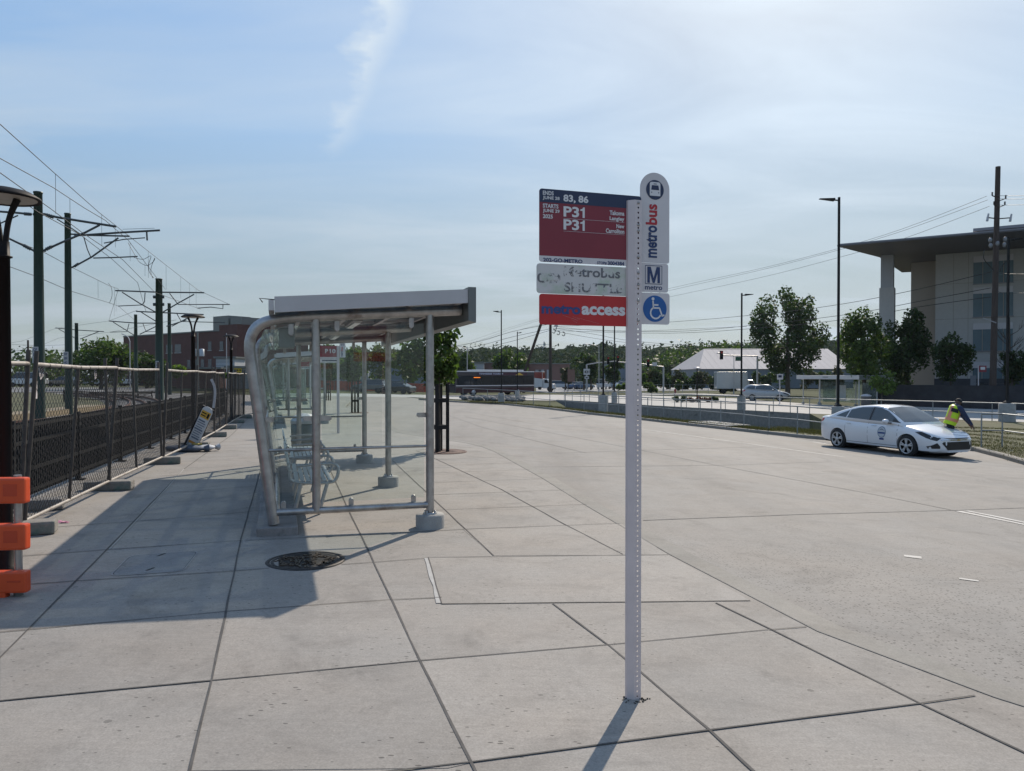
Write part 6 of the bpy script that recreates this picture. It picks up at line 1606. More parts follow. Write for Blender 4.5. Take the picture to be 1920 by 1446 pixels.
def make_person(loc, rz):
    r_ = thing('person', 'person in a yellow hi-vis vest and black cap bending over by the car nose', 'person', loc, rz)
    # local: x = towards the side the head leans to, -y = towards the viewer, z up; back is turned to the viewer
    hip = Vector((-0.22, 0.0, 0.86)); ch = Vector((-0.11, 0.05, 1.18)); sh = Vector((-0.06, 0.09, 1.35)); nk = Vector((-0.02, 0.12, 1.42)); hd = Vector((0.04, 0.17, 1.475))
    V = [(*hip, (.165, .13)), (*(hip.lerp(ch, .5)), (.155, .12)), (*ch, (.17, .125)), (*sh, (.12, .09)), (*nk, .058)]
    E = [(0, 1), (1, 2), (2, 3), (3, 4)]
    def limb(base, pts):
        k = base
        for p in pts:
            V.append(p); E.append((k, len(V) - 1)); k = len(V) - 1
        return k
    # legs: near one bent at the knee, far one straighter
    limb(0, [(-0.26, -0.11, .80, .098), (-0.16, -0.14, .46, .070), (-0.22, -0.13, .22, .055), (-0.24, -0.13, .09, .045), (-0.10, -0.13, .04, (.045, .035))])
    limb(0, [(-0.20, 0.11, .80, .098), (-0.02, 0.13, .47, .070), (-0.03, 0.13, .22, .055), (-0.03, 0.13, .09, .045), (0.12, 0.13, .04, (.045, .035))])
    for sy, s0 in ((-1, -0.165), (1, 0.17)):
        a_ = limb(3, [(0.00, s0 * 1.1 + .07, 1.33, .085), (0.15 + .02 * sy, s0 * 1.32 + .05, 1.09, .062), (0.30 + .03 * sy, s0 * 1.15, .87, .044), (0.335 + .03 * sy, s0 * 1.12, .80, (.042, .024))])
        hx, hy, hz = V[a_][:3]
        for k in range(4):
            o_ = (k - 1.5) * 0.019; L = (.052, .060, .057, .046)[k]
            limb(a_, [(hx + .025, hy + o_, hz - .045, .0095), (hx + .040, hy + o_ * 1.05, hz - .045 - L * .6, .0085), (hx + .036, hy + o_ * 1.05, hz - .045 - L * 1.15, .007)])
        limb(a_, [(hx + .005, hy - .042 * (-sy), hz - .02, .010), (hx + .028, hy - .050 * (-sy), hz - .055, .0085)])
    body = skin_mesh('body', V, E, NAVYC, r_, 2)
    me = body.data; me.materials.append(BLACKC); me.materials.append(SKIN)
    for p in me.polygons:
        c = p.center
        if c.z < 0.90 and not (c.x > 0.20): p.material_index = 1
        if c.x > 0.27 and c.z < .84: p.material_index = 2
        if (c - nk).length < .06 or c.z > 1.45: p.material_index = 2
    # head: shaped ball with jaw, nose, ears; looks down and away
    mb = MB(); mb.ball((0, 0, 0), (0.082, 0.098, 0.118), 18, 12)
    for i, v in enumerate(mb.v):
        x, y, z = v
        if z < 0: x *= 1 - .25 * (-z / .118); y = y * (1 - .18 * (-z / .118)) + .012 * (-z / .118)
        mb.v[i] = (x, y, z)
    mb.ball((0, 0.105, -.012), (0.014, 0.022, 0.020), 8, 6)
    for sx in (-1, 1): mb.ball((sx * .083, 0.0, -.005), (0.012, 0.020, 0.030), 8, 6)
    for sx in (-1, 1): mb.ball((sx * .032, 0.088, .012), (0.014, 0.010, 0.009), 8, 6)
    mb.ball((0, 0.085, -.055), (0.028, 0.016, 0.008), 8, 6)
    Mh = RZ(R(-50)) @ RX(R(-52))
    mb.v = [tuple(Mh @ Vector(v) + hd) for v in mb.v]; mb.build('head', SKIN, body)
    mb = MB(); mb.ball((0, -.008, .022), (0.094, 0.108, 0.108), 18, 10); mb.v = [(x, y, max(z, -.01)) for x, y, z in mb.v]
    mb.box((0, .125, .015), (.14, .11, .012)); mb.v = [tuple(Mh @ Vector(v) + hd) for v in mb.v]; mb.build('cap', HAIR, body)
    # vest: a shell round the torso, from hips to shoulders
    ax = [(hip + Vector((-.03, 0, -.03)), .205, .165), (hip.lerp(ch, .35), .212, .168), (hip.lerp(ch, .7), .222, .170), (ch, .230, .168), (sh + Vector((-.02, 0, .0)), .205, .130), (nk + Vector((-.02, 0, -.01)), .085, .08)]
    def shell(a, b, grow=0.0):
        vs = []; n = 20; segs = []
        for i in range(len(ax) - 1):
            for t in (0, .34, .67): segs.append(i + t)
        segs.append(len(ax) - 1); segs = [s_ for s_ in segs if a <= s_ <= b]
        dr = (sh - hip).normalized(); side = Vector((0, 1, 0)); nn = side.cross(dr)
        for s_ in segs:
            i = min(int(s_), len(ax) - 2); t = s_ - i
            c = ax[i][0].lerp(ax[i + 1][0], t); w = ax[i][1] + (ax[i + 1][1] - ax[i][1]) * t + grow; d_ = ax[i][2] + (ax[i + 1][2] - ax[i][2]) * t + grow
            for k in range(n):
                a_ = 6.2832 * k / n; vs.append(c + side * math.cos(a_) * w + nn * math.sin(a_) * d_)
        return vs, [(i * n + k, i * n + (k + 1) % n, (i + 1) * n + (k + 1) % n, (i + 1) * n + k) for i in range(len(segs) - 1) for k in range(n)], n
    mb = MB(); vs, fs, n = shell(0, 5); mb._add(vs, fs, True); vest = mb.build('vest', VEST, body)
    mb = MB(); vs, fs, n = shell(0.6, 1.4, 0.004); mb._add(vs, fs, True); mb.build('waist_tape', VESTO, vest)
    for sel in ((6, 7, 8), (12, 13, 14)):
        mb = MB(); vs, fs, n = shell(1.0, 4.7, 0.0045); mb._add(vs, [f for f in fs if (f[0] % n) in sel[:1] or (f[0] % n) == sel[1]], True); mb.build('shoulder_tape', VESTO, vest)
    mb = MB(); vs, fs, n = shell(3.0, 3.7, 0.0048); mb._add(vs, [f for f in fs if (f[0] % n) in (9, 10, 11, 12)], True); mb.build('mesh_vent', BLACKC, vest)
    for x, y in ((-0.15, -0.13), (0.06, 0.13)):
        mb = MB(); mb.ball((x, y, .045), (.135, .05, .05), 12, 8); mb.v = [(a_, b_, max(c_, 0.0)) for a_, b_, c_ in mb.v]; mb.build('shoe', BLACKC, body)
    return r_
pp = gp(1797, 849, Hk)
make_person(pp, R(-14))

# ------------------------------------------------------------------ far vehicles
def px_on(px_, py_): return gp(px_, py_, Hr)
p = px_on(1437, 751.5)
SUVP = PAINTS['lightblue']
make_sedan(p, R(-24), True, 'pale silver SUV driving past the big round tree')
# bus
def make_bus():
    b_ = px_on(920, 742); b_.y += 1.5
    r_ = thing('bus', 'white and dark city bus with maroon skirt standing behind the railings', 'bus', b_, R(180 + 34))
    L, Wd, Hh = 12.0, 2.55, 3.05
    mb = MB(); mb.span(-L / 2, L / 2, -Wd / 2, Wd / 2, 0.38, Hh); body = mb.build('body', mat('bus dark paint', (0.055, 0.050, 0.055), 0.3, 0.1, 0.04, 1), r_, bevel=0.12)
    MAR = mat('bus maroon paint', (0.045, 0.014, 0.021), 0.3, 0.1, 0.05, 1)
    for sg in (-1, 1):
        y = sg * (Wd / 2 + .012)
        mb = MB(); mb.box((0, y, 1.95), (L - .5, 0.02, 1.15)); wd = mb.build('window_band', DARKGL, r_)
        mb = MB()
        for x in (-4.2, -2.6, -1.0, 0.6, 2.2, 3.8): mb.box((x, y + sg * .008, 1.95), (0.07, 0.02, 1.13))
        mb.build('window_pillar', BLACKM, wd)
        mb = MB(); mb.box((0, y, 0.70), (L - .16, 0.02, 0.62)); mb.build('skirt', MAR, r_)
        mb = MB(); mb.box((0, y, 1.28), (L - .16, 0.02, 0.10)); mb.build('stripe', WHITEP, r_)
        mb = MB(); mb.box((-1.0, y, 2.77), (7.6, 0.02, 0.36)); ad = mb.build('advert_band', mat('advert maroon print', (0.050, 0.016, 0.032), 0.4), r_)
        if True:
            ex = (1 if sg < 0 else -1, 0, 0)
            text('TENNESSEE TOURISM', 3.6, 0.22, (-2.6 * (1 if sg < 0 else -1) * (1), y + sg * .012, 2.67), ex, (0, 0, 1), mat('pale blue lettering', (0.40, 0.45, 0.55), 0.4), ad, 'lettering', 0.03)
            mb = MB(); xx = (2.1 if sg < 0 else -4.2); mb.poly([(xx, y + sg * .012, 2.60), (xx + 1.3, y + sg * .012, 2.60), (xx + .65, y + sg * .012, 2.93)], (0, sg * .01, 0)); mb.build('yellow_triangle', mat('advert yellow print', (0.55, 0.36, 0.06), 0.4), ad)
        mb = MB(); mb.box((2.9, y + sg * .01, 2.30), (1.1, 0.02, 0.16)); mb.build('route_display', BLACKM, r_)
        mb = MB(); mb.box((2.9, y + sg * .022, 2.30), (0.95, 0.01, 0.09))
        m_ = bpy.data.materials.get('amber display') or bpy.data.materials.new('amber display'); m_.use_nodes = True; bs = m_.node_tree.nodes['Principled BSDF']
        bs.inputs['Base Color'].default_value = (0.3, 0.07, 0.01, 1); bs.inputs['Emission Color'].default_value = (1, 0.25, 0.02, 1); bs.inputs['Emission Strength'].default_value = 0.9
        mb.build('display_text', m_, r_)
        for x in (-3.3, 3.4):
            mb = MB(); mb.lathe([(0.3, -.14), (0.48, -.14), (0.49, 0), (0.48, .14), (0.3, .14)], (x, sg * 1.14, 0.49), 16, RX(R(90))); wh = mb.build('wheel', RUBBER, r_)
            mb = MB(); mb.lathe([(0.0, 0), (0.28, 0), (0.28, .02), (0.0, .03)], (x, sg * 1.285, 0.49), 14, RX(R(-90 * sg))); mb.build('hub', ALU, wh)
    mb = MB(); mb.span(-L / 2 + .05, L / 2 - .05, -Wd / 2 + .02, Wd / 2 - .02, Hh - .05, Hh + .05); mb.build('roof', mat('bus white paint', (0.6, 0.6, 0.6), 0.3, 0.1, 0.04, 1), r_, bevel=.03)
    mb = MB(); mb.span(-4.5, 3.0, -0.9, 0.9, Hh + .051, Hh + .24); mb.build('roof_pod', mat('bus white paint', (0.6, 0.6, 0.6), 0.3, 0.1, 0.04, 1), r_, bevel=0.05)
    mb = MB(); mb.box((L / 2 + .012, 0, 2.0), (0.02, 2.3, 1.5)); mb.build('windscreen', DARKGL, r_)
    for sg in (-1, 1):
        mb = MB(); mb.tube([(L / 2 - .1, sg * 1.25, 2.3), (L / 2 + .3, sg * 1.45, 2.2), (L / 2 + .32, sg * 1.47, 1.9)], 0.06, 6); mb.build('mirror', BLACKM, r_)
        mb = MB(); mb.box((-L / 2 - .012, sg * 1.0, 1.0), (0.02, .25, .4)); mb.build('tail_light', mat('red tail lens', (0.42, 0.012, 0.015), 0.15), r_)
    return r_
make_bus()
def box_truck(label, p, rz, boxcol, cabcol, L=6.0, red=False):
    r_ = thing('box_truck', label, 'truck', p, rz)
    mb = MB(); mb.span(-L / 2, L / 2 - 1.9, -1.2, 1.2, 0.75, 3.3); bx_ = mb.build('cargo_box', boxcol, r_, bevel=0.04)
    if red:
        mb = MB(); mb._add([(-L / 2 + .3, -1.212, 2.5), (L / 2 - 1.95, -1.212, 2.1), (L / 2 - 1.95, -1.212, 3.25), (-L / 2 + .3, -1.212, 3.25)], [(0, 1, 2, 3)]); mb._add([(L / 2 - 1.888, -1.1, 2.2), (L / 2 - 1.888, 1.1, 2.2), (L / 2 - 1.888, 1.1, 3.2), (L / 2 - 1.888, -1.1, 3.2)], [(0, 1, 2, 3)]); mb.build('red_stripe', PAINTS['red'], bx_, fix=False)
    mb = MB(); mb.poly([(L / 2 - 1.85, -1.0, .5), (L / 2 - 1.85, -1.0, 2.1), (L / 2 - 1.1, -1.0, 2.1), (L / 2 - .7, -1.0, 1.35), (L / 2, -1.0, 1.2), (L / 2 + .1, -1.0, .5)], (0, 2.0, 0)); mb.build('cab', cabcol, r_, bevel=0.07)
    for sg in (-1, 1):
        mb = MB(); mb.poly([(L / 2 - 1.6, sg * 1.01, 1.4), (L / 2 - 1.6, sg * 1.01, 1.95), (L / 2 - 1.15, sg * 1.01, 1.95), (L / 2 - .85, sg * 1.01, 1.4)], (0, sg * .01, 0)); mb.build('cab_window', DARKGL, r_)
        for x in (-L / 2 + 1.1, L / 2 - .75): mb = MB(); mb.lathe([(0.2, -.13), (0.40, -.13), (0.41, 0), (0.40, .13), (0.2, .13)], (x, sg * .95, 0.41), 14, RX(R(90))); mb.build('wheel', RUBBER, r_)
    mb = MB(); mb.poly([(L / 2 - 1.08, -.85, 1.98), (L / 2 - .72, -.85, 1.38), (L / 2 - .72, .85, 1.38), (L / 2 - 1.08, .85, 1.98)], (.03, 0, .02)); mb.build('windscreen', DARKGL, r_)
    return r_
WHT = PAINTS['white']
box_truck('white box truck driving behind the big bush before the pale roofed hall', on(1382, 112), R(-6), WHT, WHT, 6.4)
box_truck('red and white truck parked behind the bus tail', on(1010, 125), R(-12), WHT, WHT, 5.5, True)
RG = 'cars in the lot behind the pole'
for px_, d, col, kind, rz, lab in [(1050, 150, 'white', 'suv', .2, 'white car parked just right of the braced wooden pole'), (1070, 156, 'silver', 'suv', .1, 'silver car parked second right of the braced wooden pole'), (1082, 146, 'blue', 'sedan', .9, 'blue car parked before the standing brown board'), (1086, 152, 'white', 'sedan', .6, 'white car parked right of the brown board'), (1094, 150, 'lightblue', 'sedan', .5, 'pale blue car parked under the route number sign'),
                                (1132, 150, 'white', 'van', 1.2, 'white van parked between the two black lamps'), (1158, 160, 'silver', 'suv', .3, 'silver car parked just behind the second black lamp'), (1168, 158, 'lightblue', 'sedan', .4, 'pale blue car parked left of the sign post'), (998, 140, 'silver', 'sedan', 0, 'silver car parked in front of the brick warehouse doors')]:
    small_car(lab, on(px_, d), rz, col, kind, RG)
small_car('black car parked before the orange netting, seen through the shelter glass', on(744, 92), R(160), 'black', 'sedan')
small_car('blue car parked behind the black one before the orange netting', on(733, 100), R(150), 'blue', 'suv')
small_car('dark blue car parked by the netting farther from the shelter post', on(693, 96), R(170), 'grey', 'suv')
# orange netting fence
a, b = on(600, 100), on(800, 108)
r_ = thing('orange_netting', 'orange construction netting fence beyond the turning road', 'netting', a)
mb = MB(); mb.poly([a + Vector((0, 0, .1)), b + Vector((0, 0, .1)), b + Vector((0, 0, 1.35)), a + Vector((0, 0, 1.35))], (0, .05, 0)); mb.build('net', mat('orange netting', (0.33, 0.05, 0.022), 0.7, 0, 0.45, 1.5, fine=.4, fscale=5), r_, world=True)
for k in range(9):
    q = a.lerp(b, k / 8); mb = MB(); mb.tube([q + Vector((0, -.05, 0)), q + Vector((0, -.05, 1.5))], .04, 5); mb.build('stake', ALUD, r_, world=True)

# ------------------------------------------------------------------ shelter, signs and small things on the far side
def far_shelter():
    A_ = on(1497, 64); B_ = on(1625, 60)
    A_ = px_on(1505, 757); B_ = px_on(1612, 764)
    dv = B_ - A_; L = dv.length; rz = math.atan2(dv.y, dv.x)
    r_ = thing('bus_shelter', 'long glass bus shelter with a pale roof beyond the street, before the trees', 'bus shelter', A_, rz)
    LM = mat('pale shelter metal', (0.50, 0.50, 0.50), 0.45, 0.2, 0.05, 3)
    H_ = 2.62; D_ = 1.7
    mb = MB(); mb.span(-0.5, L + .4, -0.35, D_ + .2, H_ - .35, H_); mb.build('roof', LM, r_, bevel=.02)
    mb = MB(); mb.span(L + .401, L + .46, -0.35, D_ + .2, H_ - .36, H_ - .02); mb.build('end_fascia', ALUD, r_)
    for x in (0.1, L * .33, L * .66, L - .1):
        for y in (0.0, D_ - .1):
            mb = MB(); mb.tube([(x, y, 0), (x, y, H_ - .35)], .045, 8); mb.build('post', LM, r_)
            mb = MB(); mb.lathe([(.15, -.1), (.15, .14), (0, .15)], (x, y, 0), 12); mb.build('footing', CONC, r_)
    for x0, x1 in ((0.15, L * .32), (L * .34, L * .65), (L * .67, L - .15)):
        mb = MB(); mb.span(x0, x1, D_ - .105, D_ - .095, .25, 2.05); mb.build('back_glass', FARGL, r_)
    for x in (L * .33, L - .1): mb = MB(); mb.span(x - .005, x + .005, .3, D_ - .2, .25, 2.0); mb.build('side_glass', FARGL, r_)
    mb = MB(); mb.span(L * .36, L * .50, D_ - .16, D_ - .12, .55, 1.75); mb.build('timetable_board', mat('pale poster', (0.5, 0.52, 0.52), 0.5, 0, .12, 4), r_)
    mb = MB(); mb.span(L * .15, L * .6, D_ - .6, D_ - .2, .42, .48); mb.build('seat', LM, r_)
    mb = MB()
    for k in range(7): mb.box((L * .45 + k * .12, -0.353, H_ - .16), (.08, .01, .09))
    mb.build('sign_letters', ALUD, r_)
far_shelter()
def far_sign(label, px_, py_, ytop, col, wpx, side=0, extra=False, d=None):
    b_ = px_on(px_, py_) if d is None else on(px_, d); d = b_.y; h = zat(ytop, d) - b_.z
    r_ = thing('bus_stop_sign', label, 'bus stop sign', b_, 0, 'far bus stop signs')
    mb = MB(); mb.box((0, 0, h / 2), (.07, .05, h)); mb.build('post', WHITEP, r_)
    w = wpx * d / FPX
    mb = MB(); mb.box((side * w / 2 + .02 * side, -.035, h - .28), (w, .02, .5)); pl = mb.build('panel', col, r_)
    mb = MB(); mb.box((side * w / 2 + .02 * side, -.048, h - .24), (w * .6, .005, .22)); mb.build('panel_print', NAVYS if col is WHITEP else LETW, pl)
    return r_, h
far_sign('thin white bus stop sign standing before the silver SUV', 1462, 757, 701, WHITEP, 11)
r_, h = far_sign('white bus stop post with dark red panel beside the wooden pole', 1834, 767, 685, REDS, 14, 1)
mb = MB(); mb.box((-.42, -.03, h - 1.35), (.45, .02, 1.1)); mb.build('timetable_case', mat('dim grey panel', (.12, .13, .15), .5), r_)
r_ = thing('litter_bin', 'brown litter bin with pale lid at the end of the far shelter', 'litter bin', px_on(1624, 768))
mb = MB(); mb.lathe([(.33, 0), (.36, .05), (.36, .95), (.33, 1.0)], n=16); mb.build('body', mat('brown bin', (.11, .095, .085), .7), r_)
mb = MB(); mb.lathe([(.38, 1.0), (.38, 1.06), (.2, 1.15), (0, 1.18)], n=16); mb.build('lid', ALU, r_)
mb = MB()
p = px_on(1266, 738.5)
r_ = thing('hydrant', 'small red hydrant on the grass across the far road', 'hydrant', p)
mb.lathe([(.2, 0), (.2, .08), (.13, .1), (.13, .55), (.16, .58), (.12, .72), (0, .78)], n=10); mb.build('barrel', PAINTS['red'], r_)
mb = MB(); mb.box((0, 0, .45), (.42, .12, .12)); mb.build('outlet', PAINTS['red'], r_)
r_ = thing('route_sign', 'white route number sign with an arrow plate on a grey post', 'road sign', on(1100, 118)); b_ = r_.location
z1, z2 = zat(692, 118) - b_.z, zat(703, 118) - b_.z
mb = MB(); mb.box((0, 0, z1 / 2), (.14, .14, z1)); mb.build('post', ALU, r_)
mb = MB(); mb.box((0, -.1, z1 - .45), (1.0, .03, .95)); pl = mb.build('panel', WHITEP, r_); text('431', .8, .45, (-.4, -.116, z1 - .70), EX, EZ, BLACKM, pl, 'lettering', .03)
mb = MB(); mb.box((0, -.1, z2 - .45), (.7, .03, .4)); pl = mb.build('arrow_panel', WHITEP, r_); mb = MB(); mb.poly([(-.25, -.12, z2 - .45), (.05, -.12, z2 - .32), (.05, -.12, z2 - .58)], (0, .003, 0)); mb.box((.14, -.118, z2 - .45), (.22, .004, .09)); mb.build('arrow', BLACKM, pl)
r_ = thing('brown_board', 'standing brown wooden board on two posts in the far lot', 'board', on(1071, 128)); b_ = r_.location
z1, z2 = zat(693, 128) - b_.z, zat(716, 128) - b_.z
mb = MB(); mb.box((0, 0, (z1 + z2) / 2), (1.25, .08, z1 - z2)); mb.build('board_face', mat('brown board', (.17, .10, .08), .8, 0, .12, 3), r_)
for sx in (-.5, .5): mb = MB(); mb.box((sx, .05, z2 / 2), (.1, .08, z2)); mb.build('post', WOOD, r_)

# traffic lights on mast arms
def signal_arm(label, base_px, d, pts, heads, sign=None):
    b_ = on(base_px, d); r_ = thing('traffic_signal', label, 'traffic signal', b_)
    L0 = Vector((0, 0, 0))
    Q = [P(a, b, d) for a, b in pts]
    mb = MB(); mb.tube([b_, Vector((b_.x, b_.y, Q[0].z))], .14, 8); mb.build('pole', ALU, r_, world=True)
    mb = MB(); mb.tube([Vector((b_.x, b_.y, Q[0].z))] + Q[1:], .09, 6); mb.build('mast_arm', ALU, r_, world=True)
    for a, b in heads:
        c = P(a, b, d) - Vector((0, .2, 0)); mb = MB(); mb.box(c, (.42, .3, 1.25)); h_ = mb.build('signal_head', BLACKM, r_, world=True, bevel=.03)
        for k in range(3):
            mb = MB(); mb.lathe([(.14, 0), (.14, .12), (.12, .12), (.12, .01), (0, .01)], c + Vector((0, -.16, .38 - .38 * k)), 10, RX(R(90)))
            o = mb.build('lamp', mat('red signal lens', (.5, .03, .02), .3) if k == 0 else BLACKM, None); o.parent = h_; o.location = -b_
    if sign:
        c = P(sign[0], sign[1], d) - Vector((0, .2, 0)); mb = MB(); mb.box(c, (.75, .04, .6)); mb.build('street_sign', sign[2], r_, world=True)
    return r_
signal_arm('traffic signal on a long mast arm in front of the pale roofed hall', 1420, 105, [(1420, 668), (1352, 666.5)], [(1352, 666)], (1383, 673, mat('green street sign', (.02, .10, .06), .5)))
signal_arm('traffic signal arm with a turn sign behind the bus stop post', 1244, 118, [(1244, 688), (1200, 682), (1160, 679)], [(1215, 681)], (1227, 683, WHITEP))
signal_arm('traffic signal arm curving toward the second black lamp', 1100, 122, [(1100, 684), (1120, 680.5), (1158, 677)], [(1140, 676), (1158, 674)])
def cobra(label, px_, d, ytop, dirx, H=Hr, r=.07):
    b_ = on(px_, d, H); h = zat(ytop, d) - b_.z; r_ = thing('street_lamp', label, 'street lamp', b_, 0, 'grey cobra-head street lamps')
    mb = MB(); mb.lathe([(r * 1.6, 0), (r, 1), (r * .7, h)], n=8); mb.build('pole', ALU, r_)
    mb = MB(); mb.tube(smooth_path([(0, 0, h - .4), (dirx * .8, 0, h), (dirx * 1.9, 0, h + .15)], 4), .04, 6); mb.build('arm', ALU, r_)
    mb = MB(); mb.ball((dirx * 2.2, 0, h + .12), (.42, .16, .10), 10, 6); mb.build('lamp_head', ALU, r_)
cobra('grey cobra-head street lamp between the two black lamps', 1123, 120, 647, -1)
cobra('grey cobra-head street lamp in front of the hall roof', 1376, 110, 664, -1)
cobra('thin grey street lamp beyond the bus roof', 934, 130, 672, 1)
cobra('grey street lamp pole before the forest edge', 876, 100, 650, -1)
def post_lamp(label, px_, py_, ytop):
    b_ = px_on(px_, py_); d = b_.y; h = zat(ytop, d) - b_.z; r_ = thing('street_lamp', label, 'street lamp', b_)
    mb = MB(); mb.lathe([(.10, 0), (.06, .4), (.05, h)], n=8); mb.build('pole', BROWNM, r_)
    mb = MB(); mb.lathe([(0, h - .05), (.40, h - .03), (.42, h), (.2, h + .10), (0, h + .12)], n=18); mb.build('lamp_head', ALU, r_)
post_lamp('disc lamp rising from the flower bed across the road', 1307, 751, 690.5)
post_lamp('disc lamp beside the black lamp before the office wall', 1884, 764, 677)
# metal barrier posts line on the lot
mb = MB()
r_ = thing('lot_fence', 'thin wire fence on posts along the far parking lot', 'fence', on(1100, 116))
pts = [on(px_, 114) for px_ in range(1040, 1420, 24)]
for q in pts: mb = MB(); mb.tube([q, q + Vector((0, 0, 1.3))], .035, 5); mb.build('post', ALU, r_, world=True)
mb = MB(); mb.tube([q + Vector((0, 0, 1.28)) for q in pts], .02, 4); mb.build('rail', ALU, r_, world=True)

# ------------------------------------------------------------------ office building with the flying roof
FACEM = mat('beige wall panel', (0.42, 0.415, 0.405), 0.85, 0, 0.05, 0.3, fine=.04, fscale=4)
FACED = mat('brown wall panel', (0.29, 0.27, 0.24), 0.85, 0, 0.05, 0.3)
SOFF = mat('dark roof metal', (0.10, 0.096, 0.10), 0.6, 0.1, 0.05, 0.3)
EDGE = mat('grey roof edge', (0.22, 0.22, 0.24), 0.5, 0.1, 0.05, 0.3)
OWIN = mat('blue office glass', (0.11, 0.165, 0.195), 0.25, 0, 0.15, 0.4, spec=0.25)
SPAN_ = mat('pale spandrel', (0.50, 0.49, 0.51), 0.6, 0, 0.05, 0.4)
FA = Vector((0.85, -0.527, 0)).normalized(); FB = Vector((0.527, 0.85, 0)).normalized()
C0 = Vector((38.9, 68.2, 0)); zg = -1.0; zR = 12.8
ob = thing('office_building', 'beige office building with a flying dark roof on a tall column', 'building', Vector((C0.x, C0.y, zg)))
LF = 17.0
mb = MB(); mb.poly([C0 + Vector((0, 0, zg)), C0 + FA * LF + Vector((0, 0, zg)), C0 + FA * LF + FB * 20 + Vector((0, 0, zg)), C0 + FB * 20 + Vector((0, 0, zg))], (0, 0, zR - zg - .02)); mb.build('wall', FACEM, ob, world=True)
R0 = C0 + FB * 4.2 - FA * 0.0
mb = MB(); mb.poly([R0 + Vector((0, 0, zg)), R0 - FA * 2.25 + Vector((0, 0, zg)), R0 - FA * 2.25 + FB * 12 + Vector((0, 0, zg)), R0 + FB * 12 + Vector((0, 0, zg))], (0, 0, zR - zg - .03)); mb.build('recessed_wall', FACED, ob, world=True)
mb = MB(); mb.poly([C0 - FA * .05 - FB * .12 + Vector((0, 0, zg)), C0 + FA * LF - FB * .12 + Vector((0, 0, zg)), C0 + FA * LF - FB * .002 + Vector((0, 0, zg)), C0 - FA * .05 - FB * .002 + Vector((0, 0, zg))], (0, 0, 2.4)); mb.build('dark_plinth', mat('dark blue plinth', (.05, .055, .065), .8), ob, world=True)
mb = MB()
for k in (1.4, 2.55): mb.poly([C0 + FA * k - FB * .004 + Vector((0, 0, 1.4)), C0 + FA * (k + .04) - FB * .004 + Vector((0, 0, 1.4)), C0 + FA * (k + .04) - FB * .004 + Vector((0, 0, zR - .1)), C0 + FA * k - FB * .004 + Vector((0, 0, zR - .1))])
for z in (3.6, 6.8, 10.0): mb.poly([C0 - FB * .004 + Vector((0, 0, z)), C0 + FA * LF - FB * .004 + Vector((0, 0, z)), C0 + FA * LF - FB * .004 + Vector((0, 0, z + .04)), C0 - FB * .004 + Vector((0, 0, z + .04))])
mb.build('panel_joint', FACED, ob, world=True, fix=False)
def facade_rect(name, k0, k1, z0, z1, m_, off, parent=ob, th=.04):
    mb = MB(); q = C0 + FA * k0 - FB * off; w = C0 + FA * k1 - FB * off
    mb.poly([q + Vector((0, 0, z0)), w + Vector((0, 0, z0)), w + Vector((0, 0, z1)), q + Vector((0, 0, z1))], FB * th)
    o = mb.build(name, m_, None)
    for v in o.data.vertices: v.co -= ob.location
    o.parent = parent
    return o
for kb in (2.95, 9.5):
    for z0, z1 in ((6.95, 9.55), (9.9, 12.35), (3.9, 6.35), (1.0, 2.9)):
        for j in range(2):
            k0 = kb + j * 1.55
            w_ = facade_rect('window', k0, k0 + 1.42, z0, z1, OWIN, .05)
            facade_rect('spandrel', k0, k0 + 1.42, z1 - .55, z1 - .003, SPAN_, .07, w_, .018)
            facade_rect('mullion', k0 + .68, k0 + .74, z0 + .01, z1 - .56, FACED, .075, w_, .02)
            facade_rect('sill', k0 - .05, k0 + 1.47, z0 - .09, z0 - .003, EDGE, .12, w_, .11)
# flying roof
T0 = Vector((28.0, 64.0, 0)); T1 = T0 + FA * 27; T2 = Vector((34.6, 69.9, 0)); T3 = Vector((42, 80, 0)); T4 = T1 + FB * 26
mb = MB(); mb.poly([v + Vector((0, 0, zR)) for v in (T0, T1, T4, T3, T2)], (0, 0, .10)); rf = mb.build('roof', SOFF, ob, world=True)
ins = lambda v, k: v + (Vector((46, 68, 0)) - v).normalized() * k
mb = MB(); mb.poly([ins(v, .15) + Vector((0, 0, zR + .102)) for v in (T0, T1, T4, T3, T2)], (0, 0, .12)); o = mb.build('roof_edge', EDGE, None)
for v in o.data.vertices: v.co -= ob.location
o.parent = rf
pc = C0 + FA * 3.2 - FB * 1.0
mb = MB(); mb.poly([pc + FB * k + FA * j + Vector((0, 0, zR + .45)) for k, j in ((0, 0), (0, 14), (9, 14), (9, 0))], (0, 0, 1.15)); mb.build('penthouse', mat('grey penthouse cladding', (.25, .25, .26), .6, .1, .06, .4), ob, world=True)
mb = MB(); mb.poly([pc + FB * k + FA * j + Vector((0, 0, zR + 1.601)) for k, j in ((-.3, -.3), (-.3, 14), (9, 14), (9, -.3))], (0, 0, .25)); mb.build('penthouse_roof', EDGE, ob, world=True)
cp = P(1663, 700, 69.0); cp.z = 0
hz_ = zat(541, 69)
M_ = RZ(math.atan2(FA.y, FA.x))
mb = MB(); mb.box((cp.x, cp.y, (hz_ + zg) / 2), (1.25, 1.25, hz_ - zg), M_); co = mb.build('column_base', FACEM, ob, world=True)
mb = MB(); mb.box((cp.x, cp.y, (hz_ + zR) / 2), (1.05, 1.05, zR - hz_), M_); mb.build('column', mat('pale column panel', (.34, .35, .37), .6, 0, .04, .4), ob, world=True)
